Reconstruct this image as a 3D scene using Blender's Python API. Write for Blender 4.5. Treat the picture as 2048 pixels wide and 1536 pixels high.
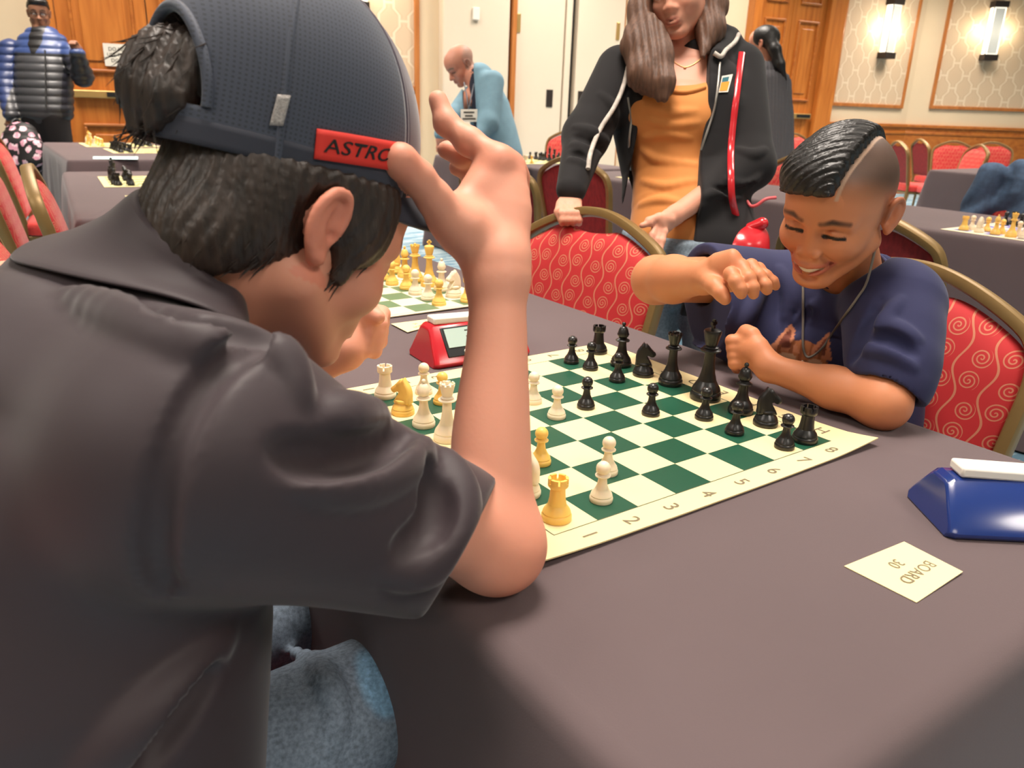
import bpy, bmesh, math, random
import numpy as np
from mathutils import Vector, Matrix
random.seed(7); np.random.seed(7)
for o in list(bpy.data.objects): bpy.data.objects.remove(o, do_unlink=True)
scene = bpy.context.scene
COL = scene.collection
PI = math.pi
# ------------------------------------------------------------------ camera
T = 0.745                                   # height of the cloth-covered table tops
CAM = Vector((-0.4445, -0.5375, T + 0.4028))
RIGHT = Vector((0.81794056, -0.57435109, 0.03307661))
DOWN = Vector((-0.16421724, -0.288193, -0.94338618))
FWD = Vector((0.55136733, 0.76620208, -0.33004309))
FPX = 1595.5
cam_d = bpy.data.cameras.new('camera'); cam = bpy.data.objects.new('camera', cam_d); COL.objects.link(cam)
m3 = Matrix((RIGHT, -DOWN, -FWD)).transposed()
cam.matrix_world = Matrix.Translation(CAM) @ m3.to_4x4()
cam_d.sensor_width = 36.0; cam_d.lens = FPX / 2048 * 36.0
cam_d.clip_start = 0.02; cam_d.clip_end = 100
scene.camera = cam
cam_d.dof.use_dof = True; cam_d.dof.focus_distance = 1.05; cam_d.dof.aperture_fstop = 10.0
# ------------------------------------------------------------------ view, world, lights
vs = scene.view_settings
vs.view_transform = 'Standard'; vs.look = 'None'; vs.gamma = 1.0; vs.use_curve_mapping = False
vs.exposure = -0.22
world = bpy.data.worlds.new('world'); scene.world = world; world.use_nodes = True
world.node_tree.nodes['Background'].inputs[0].default_value = (1.0, 0.93, 0.87, 1)
world.node_tree.nodes['Background'].inputs[1].default_value = 0.05
CEIL = 3.9
LAMPS = [(x, y) for x in (-3.2, 0.4, 4.0, 7.6) for y in (-3.0, 0.6, 4.2)] + [(0.4, 7.0), (3.0, 7.0), (5.6, 6.5), (8.2, 6.0), (11.2, 5.3), (11.4, 2.8)]  # most of the second list is added by the far walls to brighten them
for i, (x, y) in enumerate(LAMPS):
    ld = bpy.data.lights.new('ceiling_light', 'AREA'); ld.shape = 'DISK'; ld.size = 1.3
    ld.energy = 112 if (y > 5 or x > 10) else 92; ld.spread = math.radians(124); ld.color = (1.0, 0.90, 0.80)
    lo = bpy.data.objects.new('ceiling_light', ld); COL.objects.link(lo); lo.location = (x, y, CEIL - 0.07)

# ------------------------------------------------------------------ helpers
def at(px, py, dep):
    """world point seen at a photograph pixel, at a real depth in metres along the optical axis"""
    return CAM + (RIGHT * ((px - 1024) / FPX) + DOWN * ((py - 768) / FPX) + FWD) * dep
def onz(px, py, z):
    d = RIGHT * ((px - 1024) / FPX) + DOWN * ((py - 768) / FPX) + FWD
    return CAM + d * ((z - CAM.z) / d.z)
def V(*a): return Vector(a)
def tag(o, label=None, cat=None, group=None, kind=None):
    if label: o['label'] = label
    if cat: o['category'] = cat
    if group: o['group'] = group
    if kind: o['kind'] = kind
    return o
def empty(name, loc=(0, 0, 0), rz=0.0):
    o = bpy.data.objects.new(name, None); COL.objects.link(o); o.location = loc; o.rotation_euler = (0, 0, rz)
    o.empty_display_size = 0.05
    return o
def link_mesh(name, me, mats, parent=None):
    o = bpy.data.objects.new(name, me); COL.objects.link(o)
    if mats is not None:
        for m in (mats if isinstance(mats, (list, tuple)) else [mats]): me.materials.append(m)
    if parent is not None: o.parent = parent
    return o
def copy_tree(o, parent=None, label=None, group=None):
    c = o.copy(); COL.objects.link(c); c.parent = parent
    if label: c['label'] = label
    if group: c['group'] = group
    for ch in o.children: copy_tree(ch, c)
    return c
class MB:
    def __init__(s): s.v = []; s.f = []; s.mi = []
    def add(s, vs_, fs, mi=0):
        n = len(s.v); s.v += [tuple(p) for p in vs_]; s.f += [tuple(i + n for i in f) for f in fs]; s.mi += [mi] * len(fs); return s
    def box(s, c, size, M=None, mi=0):
        hx, hy, hz = [k / 2 for k in size]; vs_ = []
        for x in (-hx, hx):
            for y in (-hy, hy):
                for z in (-hz, hz):
                    p = Vector((x, y, z)); p = (M @ p) if M else p
                    vs_.append(Vector(c) + p)
        return s.add(vs_, [(0, 1, 3, 2), (4, 6, 7, 5), (0, 4, 5, 1), (2, 3, 7, 6), (0, 2, 6, 4), (1, 5, 7, 3)], mi)
    def lathe(s, prof, n=24, c=(0, 0, 0), mi=0, M=None):
        vs_ = []; fs = []
        for r, z in prof:
            for k in range(n):
                a = 2 * PI * k / n; p = Vector((r * math.cos(a), r * math.sin(a), z)); p = (M @ p) if M else p
                vs_.append(p + Vector(c))
        for i in range(len(prof) - 1):
            for k in range(n):
                fs.append((i * n + k, i * n + (k + 1) % n, (i + 1) * n + (k + 1) % n, (i + 1) * n + k))
        fs.append(tuple(range(n - 1, -1, -1))); fs.append(tuple((len(prof) - 1) * n + k for k in range(n)))
        return s.add(vs_, fs, mi)
    def tube(s, path, rad, n=8, closed=False, flat=None, up=None, mi=0):
        P = [Vector(p) for p in path]; N = len(P)
        R_ = rad if isinstance(rad, (list, tuple)) else [rad] * N
        vs_ = []; fs = []; ref = Vector(up) if up else None; prev = None
        for i in range(N):
            if closed: t = (P[(i + 1) % N] - P[i - 1])
            else: t = P[min(i + 1, N - 1)] - P[max(i - 1, 0)]
            t = t.normalized()
            if ref is not None: a = ref - t * ref.dot(t)
            else:
                a = prev - t * prev.dot(t) if prev is not None else t.orthogonal()
            a = a.normalized(); prev = a; b = t.cross(a)
            for k in range(n):
                an = 2 * PI * k / n; ca, sa = math.cos(an), math.sin(an)
                ra = R_[i]; rb = R_[i] * (flat if flat else 1)
                if flat:                                            # rounded-rectangle section
                    ca = math.copysign(abs(ca) ** 0.55, ca); sa = math.copysign(abs(sa) ** 0.55, sa)
                vs_.append(P[i] + a * (ra * ca) + b * (rb * sa))
        rng = N if closed else N - 1
        for i in range(rng):
            j = (i + 1) % N
            for k in range(n): fs.append((i * n + k, i * n + (k + 1) % n, j * n + (k + 1) % n, j * n + k))
        if not closed: fs.append(tuple(range(n - 1, -1, -1))); fs.append(tuple((N - 1) * n + k for k in range(n)))
        return s.add(vs_, fs, mi)
    def prism(s, poly, a, b, axis='z', mi=0):
        n = len(poly); vs_ = []
        for h in (a, b):
            for (u, v) in poly:
                vs_.append({'z': (u, v, h), 'x': (h, u, v), 'y': (u, h, v)}[axis])
        fs = [tuple(range(n - 1, -1, -1)), tuple(range(n, 2 * n))] + [(k, (k + 1) % n, n + (k + 1) % n, n + k) for k in range(n)]
        return s.add(vs_, fs, mi)
    def grid(s, nu, nv, fn, mi=0):
        vs_ = [fn(i / (nu - 1), j / (nv - 1)) for i in range(nu) for j in range(nv)]
        fs = [(i * nv + j, (i + 1) * nv + j, (i + 1) * nv + j + 1, i * nv + j + 1) for i in range(nu - 1) for j in range(nv - 1)]
        return s.add(vs_, fs, mi)
    def mesh(s, name, smooth=35):
        me = bpy.data.meshes.new(name); me.from_pydata(s.v, [], s.f)
        me.polygons.foreach_set('material_index', s.mi)
        bm = bmesh.new(); bm.from_mesh(me); bmesh.ops.recalc_face_normals(bm, faces=bm.faces); bm.to_mesh(me); bm.free()
        if smooth:
            me.polygons.foreach_set('use_smooth', [True] * len(me.polygons))
            me.set_sharp_from_angle(angle=math.radians(smooth))
        me.update(); return me
    def build(s, name, mats, parent=None, smooth=35, bevel=0):
        o = link_mesh(name, s.mesh(name, smooth), mats, parent)
        if bevel:
            b = o.modifiers.new('bevel', 'BEVEL'); b.width = bevel; b.segments = 2; b.limit_method = 'ANGLE'; b.angle_limit = math.radians(40)
        return o
def catmull(P, n=8, closed=False):
    P = [Vector(p) for p in P]; out = []; N = len(P); rng = N if closed else N - 1
    for i in range(rng):
        p1, p2 = P[i], P[(i + 1) % N]
        p0 = P[i - 1] if (closed or i > 0) else p1 * 2 - p2
        p3 = P[(i + 2) % N] if (closed or i + 2 < N) else p2 * 2 - p1
        for k in range(n):
            t = k / n
            out.append(0.5 * ((2 * p1) + (p2 - p0) * t + (2 * p0 - 5 * p1 + 4 * p2 - p3) * t * t + (3 * p1 - p0 - 3 * p2 + p3) * t ** 3))
    if not closed: out.append(P[-1])
    return out
def text_mesh(body, size=1.0, align='CENTER', extrude=0.0, spacing=1.0, shear=0):
    cu = bpy.data.curves.new('t', 'FONT'); cu.body = body; cu.size = size; cu.align_x = align; cu.align_y = 'CENTER'
    cu.extrude = extrude; cu.space_character = spacing; cu.resolution_u = 3; cu.shear = shear
    ob = bpy.data.objects.new('t', cu); COL.objects.link(ob)
    dg = bpy.context.evaluated_depsgraph_get(); me = bpy.data.meshes.new_from_object(ob.evaluated_get(dg))
    bpy.data.objects.remove(ob, do_unlink=True); bpy.data.curves.remove(cu)
    return me

# ------------------------------------------------------------------ materials
class NX:
    """tiny expression helper for shader math"""
    def __init__(s, nt, sock): s.nt = nt; s.s = sock
    def op(s, o, *args):
        n = s.nt.nodes.new('ShaderNodeMath'); n.operation = o
        for i, a in enumerate((s,) + args):
            if isinstance(a, NX): s.nt.links.new(a.s, n.inputs[i])
            else: n.inputs[i].default_value = float(a)
        return NX(s.nt, n.outputs[0])
    def __add__(s, o): return s.op('ADD', o)
    def __sub__(s, o): return s.op('SUBTRACT', o)
    def __mul__(s, o): return s.op('MULTIPLY', o)
    def __truediv__(s, o): return s.op('DIVIDE', o)
    def abs(s): return s.op('ABSOLUTE')
    def fract(s): return s.op('FRACT')
    def round(s): return s.op('ROUND')
    def lt(s, o): return s.op('LESS_THAN', o)
    def gt(s, o): return s.op('GREATER_THAN', o)
    def mx(s, o): return s.op('MAXIMUM', o)
    def mn(s, o): return s.op('MINIMUM', o)
    def cos(s): return s.op('COSINE')
def mat(name, col, rough=0.6, metal=0.0, spec=0.5, noise=None, bump=None, emit=None, sss=0, sheen=0, coat=0, attr=None, trans=0, alpha=1):
    """noise=(scale, amount, stretch) varies the colour; bump=(scale, strength, stretch)"""
    m = bpy.data.materials.new(name); m.use_nodes = True; nt = m.node_tree; b = nt.nodes['Principled BSDF']
    b.inputs['Base Color'].default_value = (*col, 1); b.inputs['Roughness'].default_value = rough
    b.inputs['Metallic'].default_value = metal; b.inputs['Specular IOR Level'].default_value = spec
    if sss:
        b.inputs['Subsurface Weight'].default_value = sss; b.inputs['Subsurface Radius'].default_value = (0.008, 0.003, 0.0015)
        b.inputs['Subsurface Scale'].default_value = 1.0
    if sheen: b.inputs['Sheen Weight'].default_value = sheen; b.inputs['Sheen Roughness'].default_value = 0.4
    if coat: b.inputs['Coat Weight'].default_value = coat; b.inputs['Coat Roughness'].default_value = 0.15
    if trans: b.inputs['Transmission Weight'].default_value = trans
    if alpha < 1: b.inputs['Alpha'].default_value = alpha
    if emit: b.inputs['Emission Color'].default_value = (*emit[0], 1); b.inputs['Emission Strength'].default_value = emit[1]
    tc = nt.nodes.new('ShaderNodeTexCoord')
    src = None
    if attr:
        a = nt.nodes.new('ShaderNodeAttribute'); a.attribute_name = attr; src = a.outputs['Color']
        nt.links.new(src, b.inputs['Base Color'])
    def mapped(st):
        mp = nt.nodes.new('ShaderNodeMapping'); nt.links.new(tc.outputs['Object'], mp.inputs[0]); mp.inputs['Scale'].default_value = st; return mp
    if noise:
        n = nt.nodes.new('ShaderNodeTexNoise'); n.inputs['Scale'].default_value = noise[0]; n.inputs['Detail'].default_value = 5
        nt.links.new(mapped(noise[2] if len(noise) > 2 else (1, 1, 1)).outputs[0], n.inputs[0])
        mx = nt.nodes.new('ShaderNodeMix'); mx.data_type = 'RGBA'; mx.blend_type = 'MULTIPLY'; mx.inputs[0].default_value = 1
        r = nt.nodes.new('ShaderNodeMapRange'); r.inputs['From Min'].default_value = 0.3; r.inputs['From Max'].default_value = 0.7
        r.inputs['To Min'].default_value = 1 - noise[1]; r.inputs['To Max'].default_value = 1 + noise[1]
        nt.links.new(n.outputs[0], r.inputs[0])
        cmb = nt.nodes.new('ShaderNodeCombineColor')
        for k in range(3): nt.links.new(r.outputs[0], cmb.inputs[k])
        if src is not None: nt.links.new(src, mx.inputs[6])
        else: mx.inputs[6].default_value = (*col, 1)
        nt.links.new(cmb.outputs[0], mx.inputs[7]); nt.links.new(mx.outputs[2], b.inputs['Base Color'])
    if bump:
        n = nt.nodes.new('ShaderNodeTexNoise'); n.inputs['Scale'].default_value = bump[0]; n.inputs['Detail'].default_value = 3
        nt.links.new(mapped(bump[2] if len(bump) > 2 else (1, 1, 1)).outputs[0], n.inputs[0])
        bp = nt.nodes.new('ShaderNodeBump'); bp.inputs['Strength'].default_value = bump[1]; bp.inputs['Distance'].default_value = 0.002
        nt.links.new(n.outputs[0], bp.inputs['Height']); nt.links.new(bp.outputs[0], b.inputs['Normal'])
    return m
def sepxyz(m, kind='Object'):
    nt = m.node_tree; tc = nt.nodes.new('ShaderNodeTexCoord'); sp = nt.nodes.new('ShaderNodeSeparateXYZ')
    nt.links.new(tc.outputs[kind], sp.inputs[0]); return [NX(nt, sp.outputs[k]) for k in range(3)]
def mixcol(m, fac, c0, c1, to='Base Color'):
    nt = m.node_tree; mx = nt.nodes.new('ShaderNodeMix'); mx.data_type = 'RGBA'
    nt.links.new(fac.s, mx.inputs[0])
    for i, c in ((6, c0), (7, c1)):
        if isinstance(c, tuple): mx.inputs[i].default_value = (*c, 1)
        else: nt.links.new(c, mx.inputs[i])
    if to: nt.links.new(mx.outputs[2], nt.nodes['Principled BSDF'].inputs[to])
    return mx.outputs[2]
def bump_from(m, h, strength=0.3, dist=0.002):
    nt = m.node_tree; bp = nt.nodes.new('ShaderNodeBump'); bp.inputs['Strength'].default_value = strength; bp.inputs['Distance'].default_value = dist
    nt.links.new(h.s, bp.inputs['Height']); nt.links.new(bp.outputs[0], nt.nodes['Principled BSDF'].inputs['Normal'])
def srgb(r, g, b):
    f = lambda c: (c / 255 / 12.92) if c / 255 <= 0.04045 else ((c / 255 + 0.055) / 1.055) ** 2.4
    return (f(r), f(g), f(b))
def swirl_mat(name, red, gold):
    m = mat(name, red, 0.75, sheen=0.15); x, y, z = sepxyz(m)
    su, sv = 0.049, 0.082
    u = y / su; n = u.round(); fu = u - n
    v = z / sv + (n * 0.5); fv = v - v.round()
    d = (fu.abs() - 0.5 - (fv * (2 * PI)).cos() * 0.15).abs()
    line = d.lt(0.035)
    for sx, sz in ((0.004, 0.0185), (-0.004, -0.0185)):
        dx = fu * su - sx; dz = fv * sv - sz
        r = (dx * dx + dz * dz).op('SQRT'); th = dz.op('ARCTAN2', dx)
        s = (r / 0.0062 - th * (1 if sz > 0 else -1) / (2 * PI)).fract()
        ring = (s - 0.5).abs().lt(0.17) * r.lt(0.0155)
        line = line.mx(ring)
    mixcol(m, line, red, gold); bump_from(m, line, 0.35, 0.0015)
    return m
def wood_mat(name, c0, c1, scale=2.0, axis=2, rough=0.38):
    st = [9, 9, 9]; st[axis] = 0.8
    m = mat(name, c0, rough, coat=0.25); nt = m.node_tree
    tc = nt.nodes.new('ShaderNodeTexCoord'); mp = nt.nodes.new('ShaderNodeMapping'); mp.inputs['Scale'].default_value = st
    nt.links.new(tc.outputs['Object'], mp.inputs[0])
    n = nt.nodes.new('ShaderNodeTexNoise'); n.inputs['Scale'].default_value = scale; n.inputs['Detail'].default_value = 8; n.inputs['Distortion'].default_value = 0.6
    nt.links.new(mp.outputs[0], n.inputs[0])
    r = nt.nodes.new('ShaderNodeMapRange'); r.inputs['From Min'].default_value = 0.32; r.inputs['From Max'].default_value = 0.68
    nt.links.new(n.outputs[0], r.inputs[0]); mixcol(m, NX(nt, r.outputs[0]), c0, c1)
    return m
M = {}
M['cloth'] = mat('black_tablecloth_fabric', (0.118, 0.085, 0.089), 0.85, spec=0.3, sheen=0.12, noise=(3, 0.06), bump=(900, 0.10))
M['cream_wall'] = mat('cream_paint', srgb(220, 198, 166), 0.8, noise=(1.5, 0.03))
M['white_panel'] = mat('off_white_panel', srgb(216, 200, 178), 0.6, noise=(1.2, 0.02))
M['wood'] = wood_mat('cherry_wood', srgb(172, 96, 36), srgb(200, 122, 52))
M['wood_h'] = wood_mat('cherry_wood_rail', srgb(160, 88, 34), srgb(190, 114, 48), axis=0)
M['trim_wood'] = wood_mat('trim_wood', srgb(166, 98, 46), srgb(190, 120, 62))
M['brass'] = mat('brass', srgb(214, 176, 112), 0.35, metal=0.7)
M['dark_metal'] = mat('dark_bronze', srgb(58, 50, 46), 0.45, metal=0.5)
M['black'] = mat('black_plastic', (0.012, 0.012, 0.013), 0.4)
M['gold_frame'] = mat('gold_painted_steel', srgb(138, 110, 66), 0.42, metal=0.35, spec=0.5, noise=(30, 0.06))
M['red_swirl'] = swirl_mat('red_scroll_fabric', srgb(190, 34, 38), srgb(200, 122, 92))
M['red_seat'] = mat('red_seat_fabric', srgb(196, 52, 46), 0.8, sheen=0.2, noise=(60, 0.15), bump=(200, 0.3))
M['red_back'] = mat('dark_red_chair_back', srgb(132, 34, 36), 0.85, noise=(90, 0.22, (1, 1, 0.35)), bump=(240, 0.3))
M['paper'] = mat('cream_card', srgb(232, 214, 164), 0.8)
M['white_paper'] = mat('white_paper', srgb(226, 220, 208), 0.8)
M['blue_paper'] = mat('pale_blue_paper', srgb(196, 226, 228), 0.8)
M['ink'] = mat('grey_ink', srgb(120, 108, 84), 0.8)
M['ink_dark'] = mat('dark_ink', srgb(60, 55, 50), 0.8)
M['piece_cream'] = mat('cream_plastic', srgb(238, 222, 194), 0.38, sss=0.15)
M['piece_yellow'] = mat('aged_yellow_plastic', srgb(244, 200, 104), 0.38, sss=0.15)
M['piece_black'] = mat('black_chess_plastic', (0.010, 0.009, 0.009), 0.32, spec=0.6)
M['felt'] = mat('green_felt', srgb(40, 80, 50), 0.95)
# ------------------------------------------------------------------ the room
def struct(name, mb, m, smooth=35, bevel=0, parent=None):
    o = mb.build(name, m, parent, smooth, bevel)
    if parent is None: o['kind'] = 'structure'
    return o
carpet = mat('patterned_blue_carpet', srgb(150, 180, 192), 0.95, bump=(300, 0.4))
_n = carpet.node_tree
x, y, z = sepxyz(carpet)
nz = _n.nodes.new('ShaderNodeTexNoise'); nz.inputs['Scale'].default_value = 3.0; nz.inputs['Detail'].default_value = 4
mpc = _n.nodes.new('ShaderNodeMapping'); mpc.inputs['Scale'].default_value = (1.0, 7, 1); tcc = _n.nodes.new('ShaderNodeTexCoord')
_n.links.new(tcc.outputs['Object'], mpc.inputs[0]); _n.links.new(mpc.outputs[0], nz.inputs[0])
mixcol(carpet, NX(_n, nz.outputs[0]).gt(0.52), srgb(96, 130, 150), srgb(160, 178, 184))
struct('floor', MB().box((4.5, 2.5, -0.05), (22, 19, 0.1)), carpet, smooth=0)
struct('ceiling', MB().box((4.5, 2.5, CEIL + 0.05), (22, 19, 0.1)), mat('ceiling_paint', srgb(226, 216, 200), 0.9), smooth=0)
# back wall runs along direction U through W0; right part turns towards the camera (a chamfered corner)
W0 = V(1.0, 8.6, 0); W1 = V(12.2, 6.73, 0); U = (W1 - W0).normalized(); NRM = V(U.y, -U.x, 0)   # NRM points into the room
if NRM.y > 0: NRM = -NRM
def wall_hit(px, py):
    d = RIGHT * ((px - 1024) / FPX) + DOWN * ((py - 768) / FPX) + FWD
    t = (W0 - CAM).dot(NRM) / d.dot(NRM); p = CAM + d * t
    return (p - W0).dot(U), p.z
WR = Matrix((U, -NRM, V(0, 0, 1))).transposed()          # local x along the wall, y into the wall
def W(u, n, z): return W0 + U * u + NRM * n + V(0, 0, z)
class WB(MB):
    """mesh builder in wall coordinates: u along the wall, n out of it into the room, z up"""
    def wbox(s, u0, u1, n0, n1, z0, z1):
        return s.box(W((u0 + u1) / 2, (n0 + n1) / 2, (z0 + z1) / 2), (u1 - u0, n1 - n0, z1 - z0), WR)
uC = wall_hit(1812, 240)[0]                               # corner to the chamfered wall
struct('wall_back', WB().wbox(-7.0, uC + 0.08, -0.15, 0, 0, CEIL), M['cream_wall'], smooth=0)
# chamfered wall
ang = math.atan2(U.y, U.x) - math.radians(27)
U2 = V(math.cos(ang), math.sin(ang), 0); N2 = V(U2.y, -U2.x, 0); C0 = W(uC, 0, 0)
W2R = Matrix((U2, -N2, V(0, 0, 1))).transposed()
def wall2_hit(px, py):
    d = RIGHT * ((px - 1024) / FPX) + DOWN * ((py - 768) / FPX) + FWD
    t = (C0 - CAM).dot(N2) / d.dot(N2); p = CAM + d * t
    return (p - C0).dot(U2), p.z
class WB2(MB):
    def wbox(s, u0, u1, n0, n1, z0, z1):
        return s.box(C0 + U2 * ((u0 + u1) / 2) + N2 * ((n0 + n1) / 2) + V(0, 0, (z0 + z1) / 2), (u1 - u0, n1 - n0, z1 - z0), W2R)
struct('wall_chamfer', WB2().wbox(0, 6.0, -0.15, 0, 0, CEIL), M['cream_wall'], smooth=0)
struct('wall_left', MB().box((-6.2, 2.5, CEIL / 2), (0.15, 19, CEIL)), M['cream_wall'], smooth=0)
struct('wall_front', MB().box((4.5, -6.9, CEIL / 2), (22, 0.15, CEIL)), M['cream_wall'], smooth=0)
struct('wall_right', MB().box((15.4, 2.5, CEIL / 2), (0.15, 19, CEIL)), M['cream_wall'], smooth=0)
# housings of the unseen ceiling lamps, wall-side ones added to brighten the walls
lamp_glow = mat('lamp_diffuser', (1, 0.95, 0.88), 0.6, emit=((1.0, 0.88, 0.76), 3.0))
for i, (x_, y_) in enumerate(LAMPS):
    e = empty('ceiling_lamp', (x_, y_, CEIL - 0.05)); tag(e, 'round flush lamp on the unseen ballroom ceiling', 'lamp', 'round lamps on the ceiling')
    if i == 0:
        rim_me = MB().lathe([(0.66, 0.05), (0.72, 0.05), (0.72, 0.0), (0.66, -0.01)], 32).mesh('rim'); rim_me.materials.append(M['brass'])
        dif_me = MB().lathe([(0.65, 0.05), (0.65, 0.02), (0.0001, 0.018)], 32).mesh('diffuser'); dif_me.materials.append(lamp_glow)
    link_mesh('rim', rim_me, None, e); link_mesh('diffuser', dif_me, None, e)

# wallpaper panels
def paper_mat(name, tang):
    m = mat(name, srgb(214, 190, 162), 0.85); x, y, z = sepxyz(m)
    t = x * tang.x + y * tang.y
    u = t / 0.17; n = u.round(); fu = u - n; v = z / 0.36 + n * 0.5; fv = v - v.round()
    w = ((fv * (2 * PI)).cos() * 1.8).mx(-1.0).mn(1.0) * 0.19 + 0.5            # half width of the long hexagon cells
    e1 = (fu.abs() - w).abs(); e2 = ((fv.abs() - 0.5).abs() * 2.4) + (fu.abs().gt(0.34)) * 9.0
    line = e1.mn(e2).lt(0.075); inner = ((fu.abs() - w + 0.17).abs().lt(0.022)) * fv.abs().lt(0.43)
    a = mixcol(m, inner, srgb(206, 180, 150), srgb(194, 168, 138), None)
    mixcol(m, line, a, srgb(222, 202, 174)); return m
wallpaper = paper_mat('geometric_wallpaper', U); wallpaper2 = paper_mat('geometric_wallpaper_chamfer', U2)
def panel(cls, u0, u1, z0, z1, n, wp):
    p = struct('trim_%d' % n, MB(), None) if False else None
    c = cls().wbox(u0, u1, 0.001, 0.012, z0, z1); o = c.build('wallpaper_panel', wp, None, 0)
    o['kind'] = 'structure'; w = 0.05
    for k, (a, b, c_, d_) in enumerate(((u0 - w, u0, z0 - w, z1), (u1, u1 + w, z0 - w, z1), (u0, u1, z0 - w, z0))):
        t = cls().wbox(a, b, 0.001, 0.035, c_, d_).build('trim', M['trim_wood'], o, 0, 0.006)
    return o
zp = wall_hit(1740, 212)[1]
ua, ub = wall_hit(1664, 205)[0], wall_hit(1808, 213)[0]
panel(WB, ua, ub - 0.1, zp + 0.03, CEIL - 0.25, 1, wallpaper)
u2a = wall2_hit(1864, 214)[0]; zp2 = wall2_hit(1950, 218)[1]
panel(WB2, u2a, u2a + 3.6, zp2 + 0.03, CEIL - 0.25, 2, wallpaper2)
uL0, uL1 = wall_hit(700, 80)[0], wall_hit(828, 80)[0]
panel(WB, uL0, uL1, zp, CEIL - 0.25, 3, wallpaper)
# wainscot with rail on the right
zr = wall_hit(1805, 248)[1]
uD1 = wall_hit(1655, 150)[0]
struct('trim_1', WB().wbox(uD1 + 0.05, uC, 0.001, 0.03, 0.0, zr - 0.05), M['wood_h'], 0)
r = struct('trim_2', WB().wbox(uD1 + 0.05, uC, 0.0, 0.06, zr - 0.05, zr), M['wood_h'], 0, 0.01)
WB().wbox(uD1 + 0.05, uC, 0.0, 0.045, zr - 0.15, zr - 0.11).build('rail_bead', M['wood_h'], r, 0, 0.008)
struct('trim_3', WB2().wbox(0, 6, 0.001, 0.03, 0.0, zr - 0.05), M['wood_h'], 0)
r = struct('trim_4', WB2().wbox(0, 6, 0.0, 0.06, zr - 0.05, zr), M['wood_h'], 0, 0.01)
WB2().wbox(0, 6, 0.0, 0.045, zr - 0.15, zr - 0.11).build('rail_bead', M['wood_h'], r, 0, 0.008)
# wooden doors
def door(name, u0, u1, ztop, zbar, side, dark_bar=True, n0=0.0, bands=()):
    base = WB().wbox(u0, u1, n0 + 0.005, n0 + 0.055, 0.01, ztop).build(name, M['wood'], None, 0)
    base['kind'] = 'structure'
    w = u1 - u0; zs = [0.22, zbar - 0.24, zbar + 0.24, zbar + 1.02, ztop - 0.18] if not bands else bands
    i = 0
    for za, zb in ((0.2, zbar - 0.27), (zbar + 0.2, zbar + 1.25), (zbar + 1.45, ztop - 0.12)):
        if zb - za < 0.15: continue
        # raised panel: moulding frame (four strips) and a proud field
        for (a, b, c, d) in ((u0 + 0.11, u1 - 0.11, za, za + 0.03), (u0 + 0.11, u1 - 0.11, zb - 0.03, zb), (u0 + 0.11, u0 + 0.14, za + 0.03, zb - 0.03), (u1 - 0.14, u1 - 0.11, za + 0.03, zb - 0.03)):
            WB().wbox(a, b, n0 + 0.05, n0 + 0.085, c, d).build('moulding', M['wood_h'], base, 0, 0.01)
        WB().wbox(u0 + 0.2, u1 - 0.2, n0 + 0.05, n0 + 0.07, za + 0.1, zb - 0.1).build('panel', M['wood'], base, 0, 0.012)
    hb = WB().wbox(u0 + 0.06, u1 - 0.06, n0 + 0.06, n0 + 0.12, zbar - 0.035, zbar + 0.035).build('push_bar', M['brass'], base, 0, 0.008)
    a, b = (u0 + w * 0.45, u1 - 0.09) if side > 0 else (u0 + 0.09, u0 + w * 0.55)
    WB().wbox(a, b, n0 + 0.12, n0 + 0.135, zbar - 0.022, zbar + 0.022).build('bar_grip', M['black'], hb, 0)
    return base
zb = wall_hit(215, 189)[1]
d0, dm, d1 = wall_hit(128, 150)[0], wall_hit(305, 150)[0], wall_hit(476, 150)[0]
door('door_1', d0, dm - 0.006, 3.0, zb, 1); door('door_2', dm + 0.006, d1, 3.0, zb, 1)
# frame of the left doors
fr = struct('trim_5', WB().wbox(d0 - 0.16, d0 - 0.005, 0.0, 0.1, 0.0, 3.0), M['wood'], 0, 0.01)
WB().wbox(d1 + 0.005, d1 + 0.16, 0.0, 0.1, 0.0, 3.0).build('jamb', M['wood'], fr, 0, 0.01)
e0, em, e1 = wall_hit(1496, 150)[0], wall_hit(1563, 150)[0], wall_hit(1628, 150)[0]
zb2 = wall_hit(1600, 232)[1]
door('door_3', e0, em - 0.006, 3.1, zb2, -1); door('door_4', em + 0.006, e1, 3.1, zb2, 1)
fr = struct('trim_6', WB().wbox(e1 + 0.005, uD1 + 0.05, 0.0, 0.14, 0.0, 3.2), M['wood'], 0, 0.01)
WB().wbox(e0 - 0.14, e0 - 0.005, 0.0, 0.14, 0.0, 3.2).build('jamb', M['wood'], fr, 0, 0.01)
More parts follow.
